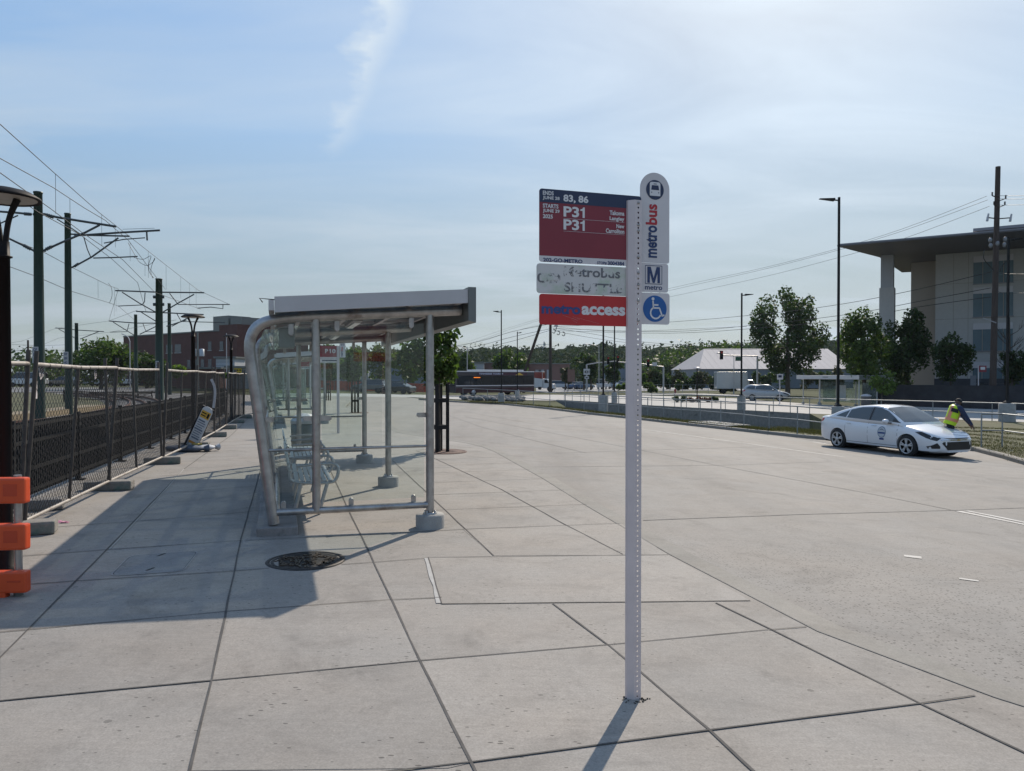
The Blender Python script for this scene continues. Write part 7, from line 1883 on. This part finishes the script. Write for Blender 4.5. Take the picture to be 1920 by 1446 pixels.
# dark hedge wall in front of the building
a, b = on(1650, 60), on(1990, 50)
mb = MB(); mb.poly([a + Vector((0, 2, .0)), b + Vector((0, 2, .0)), b + Vector((0, 2.5, .0)), a + Vector((0, 2.5, .0))], (0, 0, 1.85)); tag(mb.build('garden_wall', mat('dark stone wall', (.035, .033, .036), .9, 0, .3, 1.5, .4, 10)), 'low dark stone wall above the red brown bank before the office', 'wall')

# ------------------------------------------------------------------ pale roofed hall, warehouses
def hall():
    d = 170
    a = on(1312, d); b = on(1600, d); ze = zat(692, d); zr_ = zat(654, d + 14); zb = a.z
    r_ = thing('hall', 'large hall with a sloping pale ribbed roof behind the big round tree', 'building', a)
    X0, X1 = a.x, b.x
    mb = MB(); mb.poly([(X0, d, zb), (X1, d, zb), (X1, d + 30, zb), (X0, d + 30, zb)], (0, 0, ze - zb)); mb.build('wall', mat('blue grey metal wall', (.13, .155, .18), .6, .1, .1, .3), r_, world=True)
    xr = X0 + 4.6
    mb = MB(); mb._add([(X0 - .3, d - .4, ze + .01), (X1, d - .4, ze + .01), (X1, d + 14, zr_), (xr, d + 14, zr_), (X1, d + 30, ze), (X0 - .3, d + 30, ze)], [(0, 1, 2, 3), (3, 2, 4, 5), (0, 3, 5)]); rf = mb.build('roof', mat('pale ribbed roofing', (.47, .435, .42), .8, 0, .05, .3, spec=0.1, stretch=(3, .2, .2)), r_, world=True)
    mb = MB()
    for k in range(1, 22):
        x = X0 + k * (X1 - X0) / 22; f = max(0.0, min(1.0, 1 - (xr - x) / 4.6)) if x < xr else 1.0
        mb.bar((x, d - .4, ze + .02), (x if x > xr else x, d - .4 + 14.4 * f, ze + .02 + (zr_ - ze) * f), .10, .015)
    tag(mb.build('rib', mat('pale roof rib', (.45, .415, .40), .8, spec=0.1), None), kind='stuff'); o = COL.objects[-1]; o.parent = rf
    for v in o.data.vertices: v.co -= r_.location
hall()
shed('brick_warehouse', 'pink brown brick warehouse behind the red and white truck', 992, 1068, 683, 718, 178, mat('pink brown brick', (.20, .115, .095), .9, 0, .08, .3), 20, H=Hr)
r_ = [o for o in COL.objects if o.name.startswith('brick_warehouse')][0]
for px_ in (1009, 1015, 1030):
    q = P(px_, 705, 177.9); mb = MB(); mb.box(q, (1.3, .2, 3.0)); mb.build('loading_door', mat('pale door', (.36, .36, .37), .6), r_, world=True)
q = P(1058, 695, 177.9); mb = MB(); mb.box(q, (2.0, .2, 1.2)); mb.build('window', WIN, r_, world=True)
shed('grey_warehouse', 'pale grey warehouse end beyond the bus roof', 884, 907, 681, 715, 168, mat('pale grey wall', (.33, .34, .36), .8, 0, .06, .3), 18, H=Hr)
shed('brick_warehouse', 'brown brick warehouse half hidden by the round green tree', 907.5, 990, 681, 715, 172, mat('brown brick', (.17, .10, .085), .9, 0, .08, .3), 18, H=Hr)
shed('grey_warehouse', 'distant blue grey warehouse behind the thin black lamps', 1143, 1200, 681, 700, 230, mat('blue grey wall', (.17, .20, .24), .8, 0, .06, .3), 18, H=Hr)
shed('blue_building', 'blue grey building behind the young trees, seen through the shelter glass', 700, 812, 672, 715, 135, mat('slate wall', (.16, .19, .23), .8, 0, .08, .3), 18, H=Hr)
shed('low_shop', 'low pale shop building seen through the back of the shelter', 500, 690, 684, 716, 130, mat('pale shop wall', (.30, .32, .33), .8, 0, .08, .3), 18, H=Hr)

# ------------------------------------------------------------------ utility poles and wires on the right
q, b_, h = upole('utility_pole', 'tall dark wooden utility pole with insulators beside the office building', 1861, 55, 314, .23, WOOD, Hr)
UB = b_.copy(); z_ = lambda py: zat(py, 55) - UB.z
q.rotation_euler = (0, R(0.9), 0)
def insul(p, r=.07, n=3):
    mb = MB(); mb.lathe([(r * (1 if k % 2 == 0 else .6), k * .05) for k in range(2 * n)], p, 8); mb.build('insulator', mat('brown insulator', (.05, .035, .03), .3), q)
for py_, dx in ((368, -.50), (373, -.10), (385, -.35), (373, .5), (385, .45)):
    mb = MB(); mb.bar((0.12, 0, z_(py_) - .2), (dx + .12, 0, z_(py_)), .06, .06); mb.build('bracket', BLACKM, q); insul((dx + .12, 0, z_(py_)))
for sx in (-.75, .95):
    mb = MB(); mb.bar((0.1, 0, z_(411)), (sx, 0, z_(409)), .07, .07); br = mb.build('cross_arm', BLACKM, q)
    mb = MB(); mb.tube([(sx, -.05, z_(416)), (sx + .1, -.05, z_(402))], [.09, .06], 8); mb.build('fuse_cutout', ALU, br)
for sx, py_ in ((-.55, 452), (-.5, 462), (.55, 450), (.5, 460), (0.0, 458)):
    mb = MB(); mb.ball((sx, -.15, z_(py_)), (.15, .12, .2), 8, 6); mb.build('cable_clamp', mat('pale clamp', (.22, .22, .23), .5, .3), q)
for sx in (-1, 1):
    mb = MB(); mb.tube(smooth_path([(sx * .85, 0, z_(468)), (sx * .9, 0, z_(485)), (sx * .5, 0, z_(498)), (sx * .2, -.2, z_(510))], 4), .03, 5); mb.build('riser_cable', WIREM, q)
mb = MB(); mb.tube([(0, -.2, z_(606)), (-1.1, -.4, z_(598))], .035, 6); mb.build('lamp_arm', ALU, q)
q2, b2, h2 = upole('utility_pole', 'braced dark wooden utility pole in the middle of the scene, below the panels', 1032, 115, 596, .27, WOOD, Hr)
for sx, py_ in ((.6, 611), (1.1, 620), (1.9, 622), (.4, 617)):
    mb = MB(); mb.tube(smooth_path([(sx, 0, zat(py_, 115) - b2.z), (sx + .35, 0, zat(py_ + 3, 115) - b2.z), (sx + .2, 0, zat(py_ + 8, 115) - b2.z), (sx - .1, 0, zat(py_ + 6, 115) - b2.z)], 3), .06, 5); mb.build('cable_loop', WIREM, q2)
mb = MB(); mb.box((.9, 0, zat(611, 115) - b2.z), (.5, .3, .35)); mb.build('pole_lamp', ALU, q2)
mb = MB(); a = P(1022, 585, 108); b = P(982, 702, 112); b.z = Hr(b.x, b.y); mb.tube([a, P(982, 702, 112), b + (b - a) * 0.0], [.2, .22, .23], 8); tag(mb.build('brace_pole', WOOD), 'dark wooden pole leaning against the braced utility pole', 'utility pole')
def wires(label, sets, r, sag=True, name='power_line'):
    r_ = thing(name, label, 'power line', sets[0][0])
    for pts in sets:
        mb = MB(); mb.tube(smooth_path(pts, 4) if len(pts) > 2 else pts, r, 5); mb.build('wire', WIREM, r_, world=True)
D0, D1 = 55, 110
wires('three thin high power wires climbing to the wooden pole by the office', [[P(1850, 368, 55), P(1690, 430, 66), P(1565, 468, 74), P(1420, 505, 90), P(1255, 541, 110), P(1010, 598, 140), P(880, 640, 170)], [P(1852, 375, 55), P(1690, 434, 66), P(1565, 471, 74), P(1420, 508, 90), P(1255, 545, 110), P(1000, 604, 140), P(880, 646, 170)], [P(1855, 387, 55), P(1690, 449, 66), P(1565, 485, 74), P(1420, 522, 90), P(1255, 557, 110), P(1000, 612, 140), P(860, 650, 170)]], .016)
wires('three lower communication cables sagging from the wooden pole across the big tree', [[P(1858, 510, 55), P(1710, 545, 66), P(1580, 570, 76), P(1450, 587, 90), P(1255, 604, 112), P(1045, 612, 115)], [P(1858, 540, 55), P(1740, 562, 64), P(1600, 588, 76), P(1450, 606, 90), P(1255, 622, 110), P(1040, 616, 115)], [P(1858, 557, 55), P(1720, 576, 64), P(1600, 597, 76), P(1450, 613, 90), P(1255, 625, 110), P(1040, 620, 115)]], .026)
wires('short power wires leaving the wooden pole toward the right edge', [[P(1866, 367, 55), P(1930, 367, 50), P(2100, 360, 44)], [P(1866, 373, 55), P(1930, 373, 50), P(2100, 368, 44)], [P(1866, 385, 55), P(1930, 384, 50), P(2100, 380, 44)], [P(1868, 545, 55), P(1900, 550, 52), P(2100, 540, 44)], [P(1868, 512, 55), P(1925, 514, 50), P(2100, 508, 44)]], .016)
wires('cables running from the braced pole down toward the young tree and forest', [[P(1030, 617, 115), P(960, 632, 118), P(900, 648, 124), P(820, 664, 130)], [P(1030, 620, 115), P(960, 640, 118), P(890, 656, 124), P(820, 668, 130)], [P(1030, 608, 115), P(960, 622, 118), P(900, 640, 124), P(820, 655, 130)]], .03)
wires('cables running from the braced pole toward the traffic signals', [[P(1036, 620, 115), P(1100, 632, 115), P(1180, 643, 116), P(1330, 655, 118), P(1420, 655, 118)], [P(1036, 615, 115), P(1110, 626, 115), P(1190, 640, 116), P(1350, 652, 118)], [P(1036, 612, 115), P(1120, 620, 118), P(1200, 621, 120), P(1400, 612, 122)]], .025)
r_ = thing('transmission_tower', 'faint lattice transmission tower rising from the forest hill', 'pylon', P(1020, 690, 420)); o_ = r_.location
mb = MB(); zt = P(1020, 640, 420).z - o_.z
for sx in (-1, 1): mb.tube([(sx * 2.2, 0, 0), (sx * .5, 0, zt * .8), (0, 0, zt)], .22, 4)
for k in range(6): mb.tube([(-2.2 + k * .33, 0, zt * k / 7), (2.2 - (k + 1) * .33, 0, zt * (k + 1) / 7)], .14, 4)
mb.build('tower_frame', ALU, r_)
for f, w in ((.75, 4.5), (.87, 3.6)): mb = MB(); mb.tube([(-w, 0, zt * f), (w, 0, zt * f)], .16, 4); mb.build('cross_arm', ALU, r_)
# ------------------------------------------------------------------ trees and shrubs
LEAF = {
    'dark': leafmat('dark green leaves', (0.044, 0.070, 0.026), 0.36),
    'mid': leafmat('green leaves', (0.060, 0.094, 0.029), 0.40),
    'light': leafmat('fresh green leaves', (0.105, 0.150, 0.040), 0.45),
    'olive': leafmat('olive leaves', (0.060, 0.062, 0.026), 0.25),
    'far': leafmat('far forest leaves', (0.042, 0.060, 0.030), 0.12, 0.4, 0.9, 0.05),
    'flower': leafmat('dull red flower heads', (0.10, 0.030, 0.032), 0.3),
}
def leaf_mesh(rng, blobs, n, size, droop=0.3, flat=1.0):
    """n rhombic leaves spread over the shells of the blobs (cx, cy, cz, rx, ry, rz)"""
    blobs = np.array(blobs, float)
    vol = blobs[:, 3] * blobs[:, 4] + blobs[:, 4] * blobs[:, 5] + blobs[:, 3] * blobs[:, 5]
    idx = rng.choice(len(blobs), n, p=vol / vol.sum())
    B_ = blobs[idx]
    d = rng.normal(size=(n, 3)); d /= np.linalg.norm(d, axis=1)[:, None]
    rad = rng.uniform(0.25, 1.0, n) ** 0.45 * rng.normal(1.0, 0.10, n)
    c = B_[:, :3] + d * rad[:, None] * B_[:, 3:]
    nrm = d * 0.55 + rng.normal(size=(n, 3)) * 0.75; nrm[:, 2] += droop
    nrm /= np.linalg.norm(nrm, axis=1)[:, None]
    t = rng.normal(size=(n, 3)); t -= nrm * (t * nrm).sum(1)[:, None]; t /= np.linalg.norm(t, axis=1)[:, None]
    b = np.cross(nrm, t)
    s = size * rng.uniform(0.55, 1.35, n)[:, None]
    bend = nrm * s * rng.uniform(-0.25, 0.25, n)[:, None]
    V = np.stack([c - t * s * 0.62, c + b * s * 0.36 + bend, c + t * s * 0.62, c - b * s * 0.36 + bend], 1).reshape(-1, 3)
    me = bpy.data.meshes.new('leaves')
    me.vertices.add(4 * n); me.vertices.foreach_set('co', V.ravel())
    me.loops.add(4 * n); me.loops.foreach_set('vertex_index', np.arange(4 * n))
    me.polygons.add(n); me.polygons.foreach_set('loop_start', np.arange(0, 4 * n, 4)); me.polygons.foreach_set('loop_total', np.full(n, 4))
    me.update(); me.validate()
    return me
def tree(name, label, base, blobs, n, size, leaf, trunk_r, trunk_h, group=None, cat='tree', lean=(0, 0), seed=1, limbs=6, shape=None):
    rng = np.random.default_rng(seed); rr = random.Random(seed)
    r_ = thing(name, label, cat, base, 0, group)
    me = leaf_mesh(rng, blobs, n, size); me.materials.append(LEAF[leaf])
    o = bpy.data.objects.new('crown', me); COL.objects.link(o); o.parent = r_
    if trunk_r:
        mb = MB(); top = Vector((lean[0], lean[1], trunk_h))
        k = [Vector((0, 0, -0.1)), Vector((lean[0] * .2, lean[1] * .2, trunk_h * .3)), Vector((lean[0] * .55, lean[1] * .55, trunk_h * .65)), top]
        mb.tube(k, [trunk_r * 1.35, trunk_r, trunk_r * .85, trunk_r * .6], 9)
        for i in range(limbs):
            b = blobs[rr.randrange(len(blobs))]; q = Vector(b[:3])
            s_ = k[2].lerp(k[3], rr.uniform(0, 1)); m_ = s_.lerp(q, .5) + Vector((0, 0, .08 * (q - s_).length))
            mb.tube([s_, m_, q], [trunk_r * .5, trunk_r * .33, trunk_r * .14], 6)
        mb.build('trunk', BARK, r_)
    return r_
def auto_blobs(seed, zc, rx, rz, k=16, frac=0.42, ry=None, taper=0.0, lump=1.0):
    rr = random.Random(seed); out = []
    ry = ry or rx
    for i in range(k):
        while True:
            x, y, z = rr.uniform(-1, 1), rr.uniform(-1, 1), rr.uniform(-1, 1)
            if 0.12 < x * x + y * y + z * z < 1: break
        w = 1 - taper * (z + 1) / 2
        f = frac * rr.uniform(.65, 1.25)
        out.append((x * rx * w * (1 - f * .55), y * ry * w * (1 - f * .55), zc + z * rz * (1 - f * .55), rx * f * w ** .5, ry * f * w ** .5, rz * f * rr.uniform(.7, 1.0) * lump))
    return out
def ptree(name, label, px_, py_, x0, x1, y0, y1, n, leafpx, leaf, trunkpx, seed, d=None, H=Hr, k=16, frac=.42, taper=.0, group=None, cat='tree', base=None):
    b = base or (gp(px_, py_, H) if d is None else on(px_, d, H)); d = b.y
    s = d / FPX
    cxp = ((x0 + x1) / 2 - px_) * s; rx = (x1 - x0) / 2 * s; zt = zat(y0, d) - b.z; zb = zat(y1, d) - b.z
    bl = [(x + cxp, y, z, a, c, e) for x, y, z, a, c, e in auto_blobs(seed, (zt + zb) / 2, rx, (zt - zb) / 2, k, frac, taper=taper)]
    return tree(name, label, b, bl, n, leafpx * s, leaf, trunkpx * s / 2 if trunkpx else 0, zb + (zt - zb) * .55, group, cat, seed=seed, lean=(cxp * .6, 0))

# young street tree in its guard beside the shelter
tb = st(3.42, 16.15)
rxs = [(-0.62, 0.0, 1.95, .42, .40, .42), (-0.18, .1, 2.15, .50, .5, .5), (0.10, -.1, 2.10, .36, .36, .5), (0.16, .1, 1.74, .26, .26, .28), (-0.40, -.2, 2.5, .5, .5, .45), (0.05, 0, 2.7, .45, .45, .4), (-0.85, .1, 2.05, .25, .25, .25), (0.30, 0, 2.0, .16, .16, .25), (-0.1, .1, 1.65, .3, .3, .25)]
YT = tree('street_tree', 'young street tree in a black guard standing beside the nearest shelter', tb, rxs, 2000, 0.115, 'mid', 0.038, 2.0, 'young street trees in guards', seed=4)
cs = YT.children if False else [o for o in COL.objects if o.parent == YT]
copy_tree(YT, None, st(3.42, 16.15 + MOD), R(70), 'second young street tree in a guard along the kerb, seen through the shelter glass')
copy_tree(YT, None, st(3.42, 16.15 + 2 * MOD), R(160), 'third young street tree in a guard along the kerb, farthest from the shelter')
def guard(loc, label):
    r_ = thing('tree_guard', label, 'tree guard', loc, AX + R(20), 'black tree guards along the kerb')
    for sx in (-1, 1):
        for sy in (-1, 1):
            mb = MB(); mb.box((sx * .14, sy * .14, .75), (.055, .055, 1.5)); po = mb.build('post', BLACKM, r_)
    for z in (.55, 1.14):
        mb = MB()
        for sx in (-1, 1): mb.box((sx * .14, 0, z), (.05, .225, .09)); mb.box((0, sx * .14, z), (.225, .05, .09))
        mb.build('band', BLACKM, r_)
    return r_
g1 = guard(tb, 'black square tree guard around the young tree beside the nearest shelter')
copy_tree(g1, None, st(3.42, 16.15 + MOD), AX, 'black tree guard around the second young tree, seen through the shelter glass')
copy_tree(g1, None, st(3.42, 16.15 + 2 * MOD), AX, 'black tree guard around the third young tree, farthest along the kerb')
GRM = mat('rusty tree grate iron', (.085, .045, .035), .8, .2, .2, 12)
def grate(loc, label):
    r_ = thing('tree_grate', label, 'tree grate', loc, AX, 'round tree grates along the kerb')
    mb = MB(); mb.lathe([(.62, -.03), (.62, .006), (.58, .008), (.57, .004)], n=36); mb.build('rim', GRM, r_)
    mb = MB(); mb.lathe([(.56, -.03), (.56, .004), (.2, .004), (.2, -.03)], n=36); mb.build('plate', GRM, r_)
    return r_
g2 = grate(st(3.42, 16.15), 'rusty round tree grate around the nearest tree guard')
copy_tree(g2, None, st(3.42, 16.15 + MOD), AX, 'rusty round tree grate under the second tree guard, seen through the glass')

ptree('plane_tree', 'big round-crowned tree behind the far road, before the pale roofed hall', 1477, 741, 1402, 1550, 528, 722, 9500, 5.0, 'dark', 7.5, 21, k=46, frac=.26)
ptree('broadleaf_tree', 'tree with lighter leaves left of the office building column', 1622, 748, 1556, 1672, 577, 735, 6500, 5.0, 'mid', 8, 34, d=61, k=28, frac=.32, taper=.25)
ptree('broadleaf_tree', 'dark tree in front of the office column and recessed wall', 1702, 748, 1648, 1748, 572, 738, 6500, 5.0, 'dark', 8, 36, d=64, k=28, frac=.32, taper=.2)
ptree('broadleaf_tree', 'smaller dark tree with a slim trunk before the beige office wall', 1782, 748, 1742, 1826, 617, 714, 3600, 4.8, 'dark', 3.5, 40, d=59, k=20, frac=.38, taper=.35)
ptree('young_tree', 'pale green young tree at the end of the far shelter', 1652, 762, 1632, 1688, 690, 742, 800, 5.5, 'light', 3, 41, d=56.5, k=9, frac=.42)
ptree('broadleaf_tree', 'low dark tree behind the wooden pole by the office', 1898, 748, 1866, 1930, 652, 724, 1800, 5.6, 'dark', 4, 44, d=60, k=14, frac=.4)
# bare tree before the office windows
b_ = on(1891, 62); r_ = thing('bare_tree', 'thin bare branched tree before the office windows at the picture edge', 'tree', b_)
rr = random.Random(9); sc = 62 / FPX
mb = MB(); mb.tube([(0, 0, 0), (.1, 0, 3.5), (.05, 0, 7.5)], [.14, .09, .03], 7); mb.build('trunk', BARK, r_)
mb = MB()
for k in range(16):
    z = rr.uniform(2.4, 6.8); sg = rr.choice((-1, 1)); L = rr.uniform(1.0, 2.6) * (1 - (z - 2.4) / 9)
    q = Vector((.1, 0, z)); e = Vector((sg * L * .8, rr.uniform(-.6, .6), z + L * .7)); mb.tube([q, q.lerp(e, .5) + Vector((0, 0, -.1)), e], [.035, .025, .012], 5)
    for j in range(3):
        s_ = q.lerp(e, rr.uniform(.4, .9)); mb.tube([s_, s_ + Vector((sg * rr.uniform(.2, .6), rr.uniform(-.3, .3), rr.uniform(.3, .7)))], [.015, .008], 4)
mb.build('crown', BARK, r_)

# trees left and centre
ptree('round_tree', 'broad round green tree left of the brick building behind the masts', 190, 735, 132, 254, 626, 728, 6000, 5.2, 'mid', 6, 51, d=84, H=HL, k=26, frac=.35, group='trees by the brick building')
ptree('round_tree', 'smaller dark tree against the brick wall beside the broad round tree', 275, 735, 248, 306, 656, 728, 1900, 6.0, 'dark', 5, 52, d=92, H=HL, k=14, frac=.4, group='trees by the brick building')
ptree('bush', 'small olive bush below the brick wall, right of the thick mast', 336, 725, 316, 352, 680, 712, 700, 5.5, 'light', 0, 53, d=80, H=HL, k=9, cat='bush')
ptree('bush', 'small green bush beside the white shed', 423, 725, 414, 434, 695, 712, 350, 5.0, 'light', 0, 54, d=75, H=HL, k=6, cat='bush')
ptree('round_tree', 'round green tree behind the bus rear and the thin black lamps', 958, 738, 918, 1000, 648, 722, 2600, 5.5, 'mid', 5, 55, d=128, k=20, frac=.36)
ptree('broadleaf_tree', 'small tree beside the grey warehouse, just right of the street tree', 872, 738, 852, 890, 657, 720, 900, 5.0, 'mid', 3, 56, d=130, k=10)
for px_, x0, x1, y0, y1, lf, sd, lab in [(1095, 1068, 1122, 652, 716, 'dark', 61, 'dark tree behind the route number sign'), (1060, 1048, 1076, 690, 722, 'olive', 62, 'low olive tree at the foot of the braced pole'), (1150, 1126, 1172, 668, 716, 'dark', 63, 'dark tree between the two black lamps'), (1108, 1092, 1126, 664, 716, 'dark', 64, 'darker tree just right of the route number sign')]:
    ptree('broadleaf_tree', lab, px_, 736, x0, x1, y0, y1, 1300, 5.0, lf, 3, sd, d=140, k=12, group='trees across the far lot')
for px_, x0, x1, y0, y1, lf, sd, lab in [(620, 590, 652, 640, 730, 'mid', 66, 'leafy tree seen through the left panes of the shelter'), (664, 640, 690, 655, 735, 'dark', 67, 'dark slim tree seen through the shelter beside its middle post'), (712, 684, 740, 640, 735, 'mid', 68, 'leafy tree seen through the shelter between its posts'), (776, 752, 800, 668, 730, 'dark', 69, 'low tree behind the orange netting and young tree')]:
    ptree('broadleaf_tree', lab, px_, 742, x0, x1, y0, y1, 1300, 5.0, lf, 4, sd, d=112, k=12, group='trees beyond the turning road')
for px_, py_, x0, x1, y0, y1, lf, sd, lab in [(1221, 738, 1208, 1238, 714, 736, 'mid', 71, 'round green bush near the red hydrant'), (1273, 737, 1265, 1281, 712, 735, 'mid', 72, 'upright green bush standing alone right of the hydrant'), (1362, 738, 1340, 1382, 716, 735, 'mid', 73, 'wide green bush before the white box truck'), (1166, 738, 1156, 1178, 716, 735, 'light', 74, 'green bush at the lot edge just left of the sign post'),
                                         (1205, 736, 1196, 1216, 698, 722, 'mid', 75, 'green bush behind the sign post at the lot edge'), (1414, 744, 1404, 1424, 722, 740, 'olive', 76, 'low olive bush beside the SUV tail')]:
    ptree('bush', lab, px_, py_, x0, x1, y0, y1, 520, 4.6, lf, 0, sd, k=7, frac=.5, group='bushes along the far road', cat='bush')
for i, (px_, lf) in enumerate([(1268, 'dark'), (1282, 'dark'), (1296, 'flower'), (1312, 'flower'), (1326, 'flower'), (1338, 'dark')]):
    ptree('shrub', ['leftmost dark shrub', 'second dark shrub from the left', 'red flowering shrub left of the lamp', 'red flowering shrub right of the lamp', 'red flowering shrub farthest right', 'dark rounded shrub at the right end'][i] + ' in the flower bed across the road', px_, 754.5, px_ - 8, px_ + 8, 743.5, 754, 260, 3.6, lf, 0, 80 + i, k=5, frac=.55, group='shrubs in the flower bed', cat='shrub')
for i, px_ in enumerate((1212, 1230, 1248, 1266, 1284, 1302, 1320, 1338, 1356, 1374, 1424, 1442, 1516, 1534, 1552, 1570)):
    ptree('hedge_shrub', 'tall dark shrub in the row before the forest, number %s from the sign post' % ['one', 'two', 'three', 'four', 'five', 'six', 'seven', 'eight'][i] if False else 'tall dark shrub in the unbroken row in front of the pale roofed hall', px_, 734, px_ - 14, px_ + 14, 690 + (i % 3) * 3, 733, 620, 4.6, 'dark' if i % 3 else 'olive', 0, 90 + i, d=150, k=7, frac=.5, group='row of tall dark shrubs', cat='shrub')
# weeds along the verge
for i, (px_, py_) in enumerate([(1015, 760), (905, 752), (560 + 400, 756)]):
    pass

# forest on the far hill: one mass
rng = np.random.default_rng(5); bl = []
def add_forest(px0, px1, ytop, d0, d1, n, r, drop=22):
    for _ in range(n):
        px_ = rng.uniform(px0, px1); f = rng.uniform(0, 1); d = d0 + (d1 - d0) * f
        yt = np.interp(px_, [p for p, _ in ytop], [q for _, q in ytop]) + (1 - f) * drop + rng.normal(0, 2.0)
        p = P(px_, yt, d); rr_ = r * rng.uniform(.7, 1.3)
        bl.append((p.x, p.y, p.z - rr_ * 1.1, rr_, rr_, rr_ * 1.2))
        bl.append((p.x + rng.normal(0, rr_ * .5), p.y + 2, p.z - rr_ * 2.8, rr_ * 1.1, rr_, rr_ * 1.4))
ridge = [(380, 655), (460, 650), (700, 648), (860, 652), (930, 644), (1000, 648), (1060, 646), (1130, 639), (1190, 646), (1330, 645), (1420, 640), (1540, 632), (1600, 628), (1700, 640)]
add_forest(440, 1600, ridge, 280, 430, 800, 6.0, 36)
n_far = len(bl)
me = leaf_mesh(rng, bl, 130000, 1.7); me.materials.append(LEAF['far'])
o = bpy.data.objects.new('forest', me); COL.objects.link(o); tag(o, 'wooded hill of grown trees closing the view far behind everything', 'forest', kind='stuff')
bl = []
add_forest(1195, 1420, [(1195, 672), (1230, 660), (1290, 640), (1325, 634), (1365, 636), (1420, 646)], 215, 255, 110, 5.0)
me = leaf_mesh(rng, bl, 26000, 1.15); me.materials.append(LEAF['dark'])
o = bpy.data.objects.new('woodland', me); COL.objects.link(o); tag(o, 'nearer green woodland rising beside the pale roofed hall', 'woodland', kind='stuff')
bl = []
add_forest(-60, 140, [(-60, 652), (40, 648), (130, 655)], 150, 190, 60, 3.2); add_forest(560, 860, [(560, 662), (860, 664)], 190, 240, 70, 3.5); add_forest(340, 480, [(340, 660), (480, 655)], 190, 230, 40, 4)
me = leaf_mesh(rng, bl, 22000, 0.85); me.materials.append(LEAF['dark'])
o = bpy.data.objects.new('treeline', me); COL.objects.link(o); tag(o, 'dark tree line behind the tracks and behind the shelter glass', 'tree line', kind='stuff')
# the hill under the forest
mb = MB(); vs = []
pxs = list(range(300, 1760, 9)); 
for px_ in pxs:
    yt = float(np.interp(px_, [p for p, _ in ridge], [q for _, q in ridge]))
    a = on(px_, 300); yt += 5 + 3 * math.sin(px_ * .11) + 2 * math.sin(px_ * .31); b = P(px_, yt + 2, 440); c = P(px_, yt + 3, 540)
    vs += [a - Vector((0, 0, 1)), b, c]
mb._add(vs, [(i * 3 + k, i * 3 + k + 1, i * 3 + k + 4, i * 3 + k + 3) for i in range(len(pxs) - 1) for k in (0, 1)], True)
mb.build('hill', mat('dark wooded ground', (.030, .042, .022), 1.0, 0, .3, .05, spec=0.0))['kind'] = 'structure'
# tufts of grass along the verge and the lawn
rng = np.random.default_rng(8)
def grass(name, label, spots, n, size, m):
    spots = np.array(spots); c = spots[rng.integers(0, len(spots), n)] + np.concatenate([rng.normal(0, .26, (n, 2)), np.zeros((n, 1))], 1)
    a = rng.uniform(0, 6.28, n); h = size * rng.uniform(.5, 1.4, n); w = size * .16
    t = np.stack([np.cos(a), np.sin(a), np.zeros(n)], 1); tip = np.stack([rng.normal(0, .4, n) * h, rng.normal(0, .4, n) * h, h], 1)
    V = np.stack([c - t * w, c + t * w, c + tip], 1).reshape(-1, 3)
    me = bpy.data.meshes.new(name); me.vertices.add(3 * n); me.vertices.foreach_set('co', V.ravel())
    me.loops.add(3 * n); me.loops.foreach_set('vertex_index', np.arange(3 * n)); me.polygons.add(n); me.polygons.foreach_set('loop_start', np.arange(0, 3 * n, 3)); me.polygons.foreach_set('loop_total', np.full(n, 3))
    me.update(); me.validate(); me.materials.append(m)
    o = bpy.data.objects.new(name, me); COL.objects.link(o); tag(o, label, 'grass', kind='stuff')
GB = leafmat('dry grass blades', (0.075, 0.070, 0.030), 0.25, .5)
sp = []
for px_ in range(1440, 2000, 8):
    for k in range(6):
        yk = float(np.interp(px_, [1361, 1430, 1509, 1555, 1700, 1826, 1920, 2010], [803, 810, 818.5, 822, 830, 842, 866, 890]))
        ye = max(yk - 3 - (yk - 800) * k / 6, 800) if px_ > 1560 else yk - 3 - 2.2 * k * .6
        p = gp(px_, ye, Hk); sp.append((p.x + .75, p.y + .55, p.z - .02))
grass('lawn_grass', 'short dry grass on the lawn behind the white sedan', sp, 26000, .055, GB)
sp = []
for px_ in range(870, 1440, 5):
    yk = float(np.interp(px_, [860, 947, 1027, 1110, 1203, 1288, 1361, 1430], [754, 757.5, 765, 775, 784.5, 794, 801, 808.5])) - .8
    p = gp(px_, yk, Hk); sp.append((p.x + .5, p.y + .6, p.z - .03))
grass('verge_grass', 'rough grass strip between the far kerb and the rain garden', sp, 9000, .10, GB)

# ------------------------------------------------------------------ thin summer haze
mb = MB(); mb.span(-420, 620, -50, 700, -3.2, 70)
hm = bpy.data.materials.new('summer haze'); hm.use_nodes = True; nt = hm.node_tree; nt.nodes.clear()
v = nt.nodes.new('ShaderNodeVolumePrincipled'); v.inputs['Color'].default_value = (0.74, 0.82, 0.90, 1); v.inputs['Density'].default_value = 0.00012
o_ = nt.nodes.new('ShaderNodeOutputMaterial'); nt.links.new(v.outputs[0], o_.inputs['Volume'])
tag(mb.build('haze', hm), 'thin pale summer haze over the whole scene', 'haze', kind='stuff')
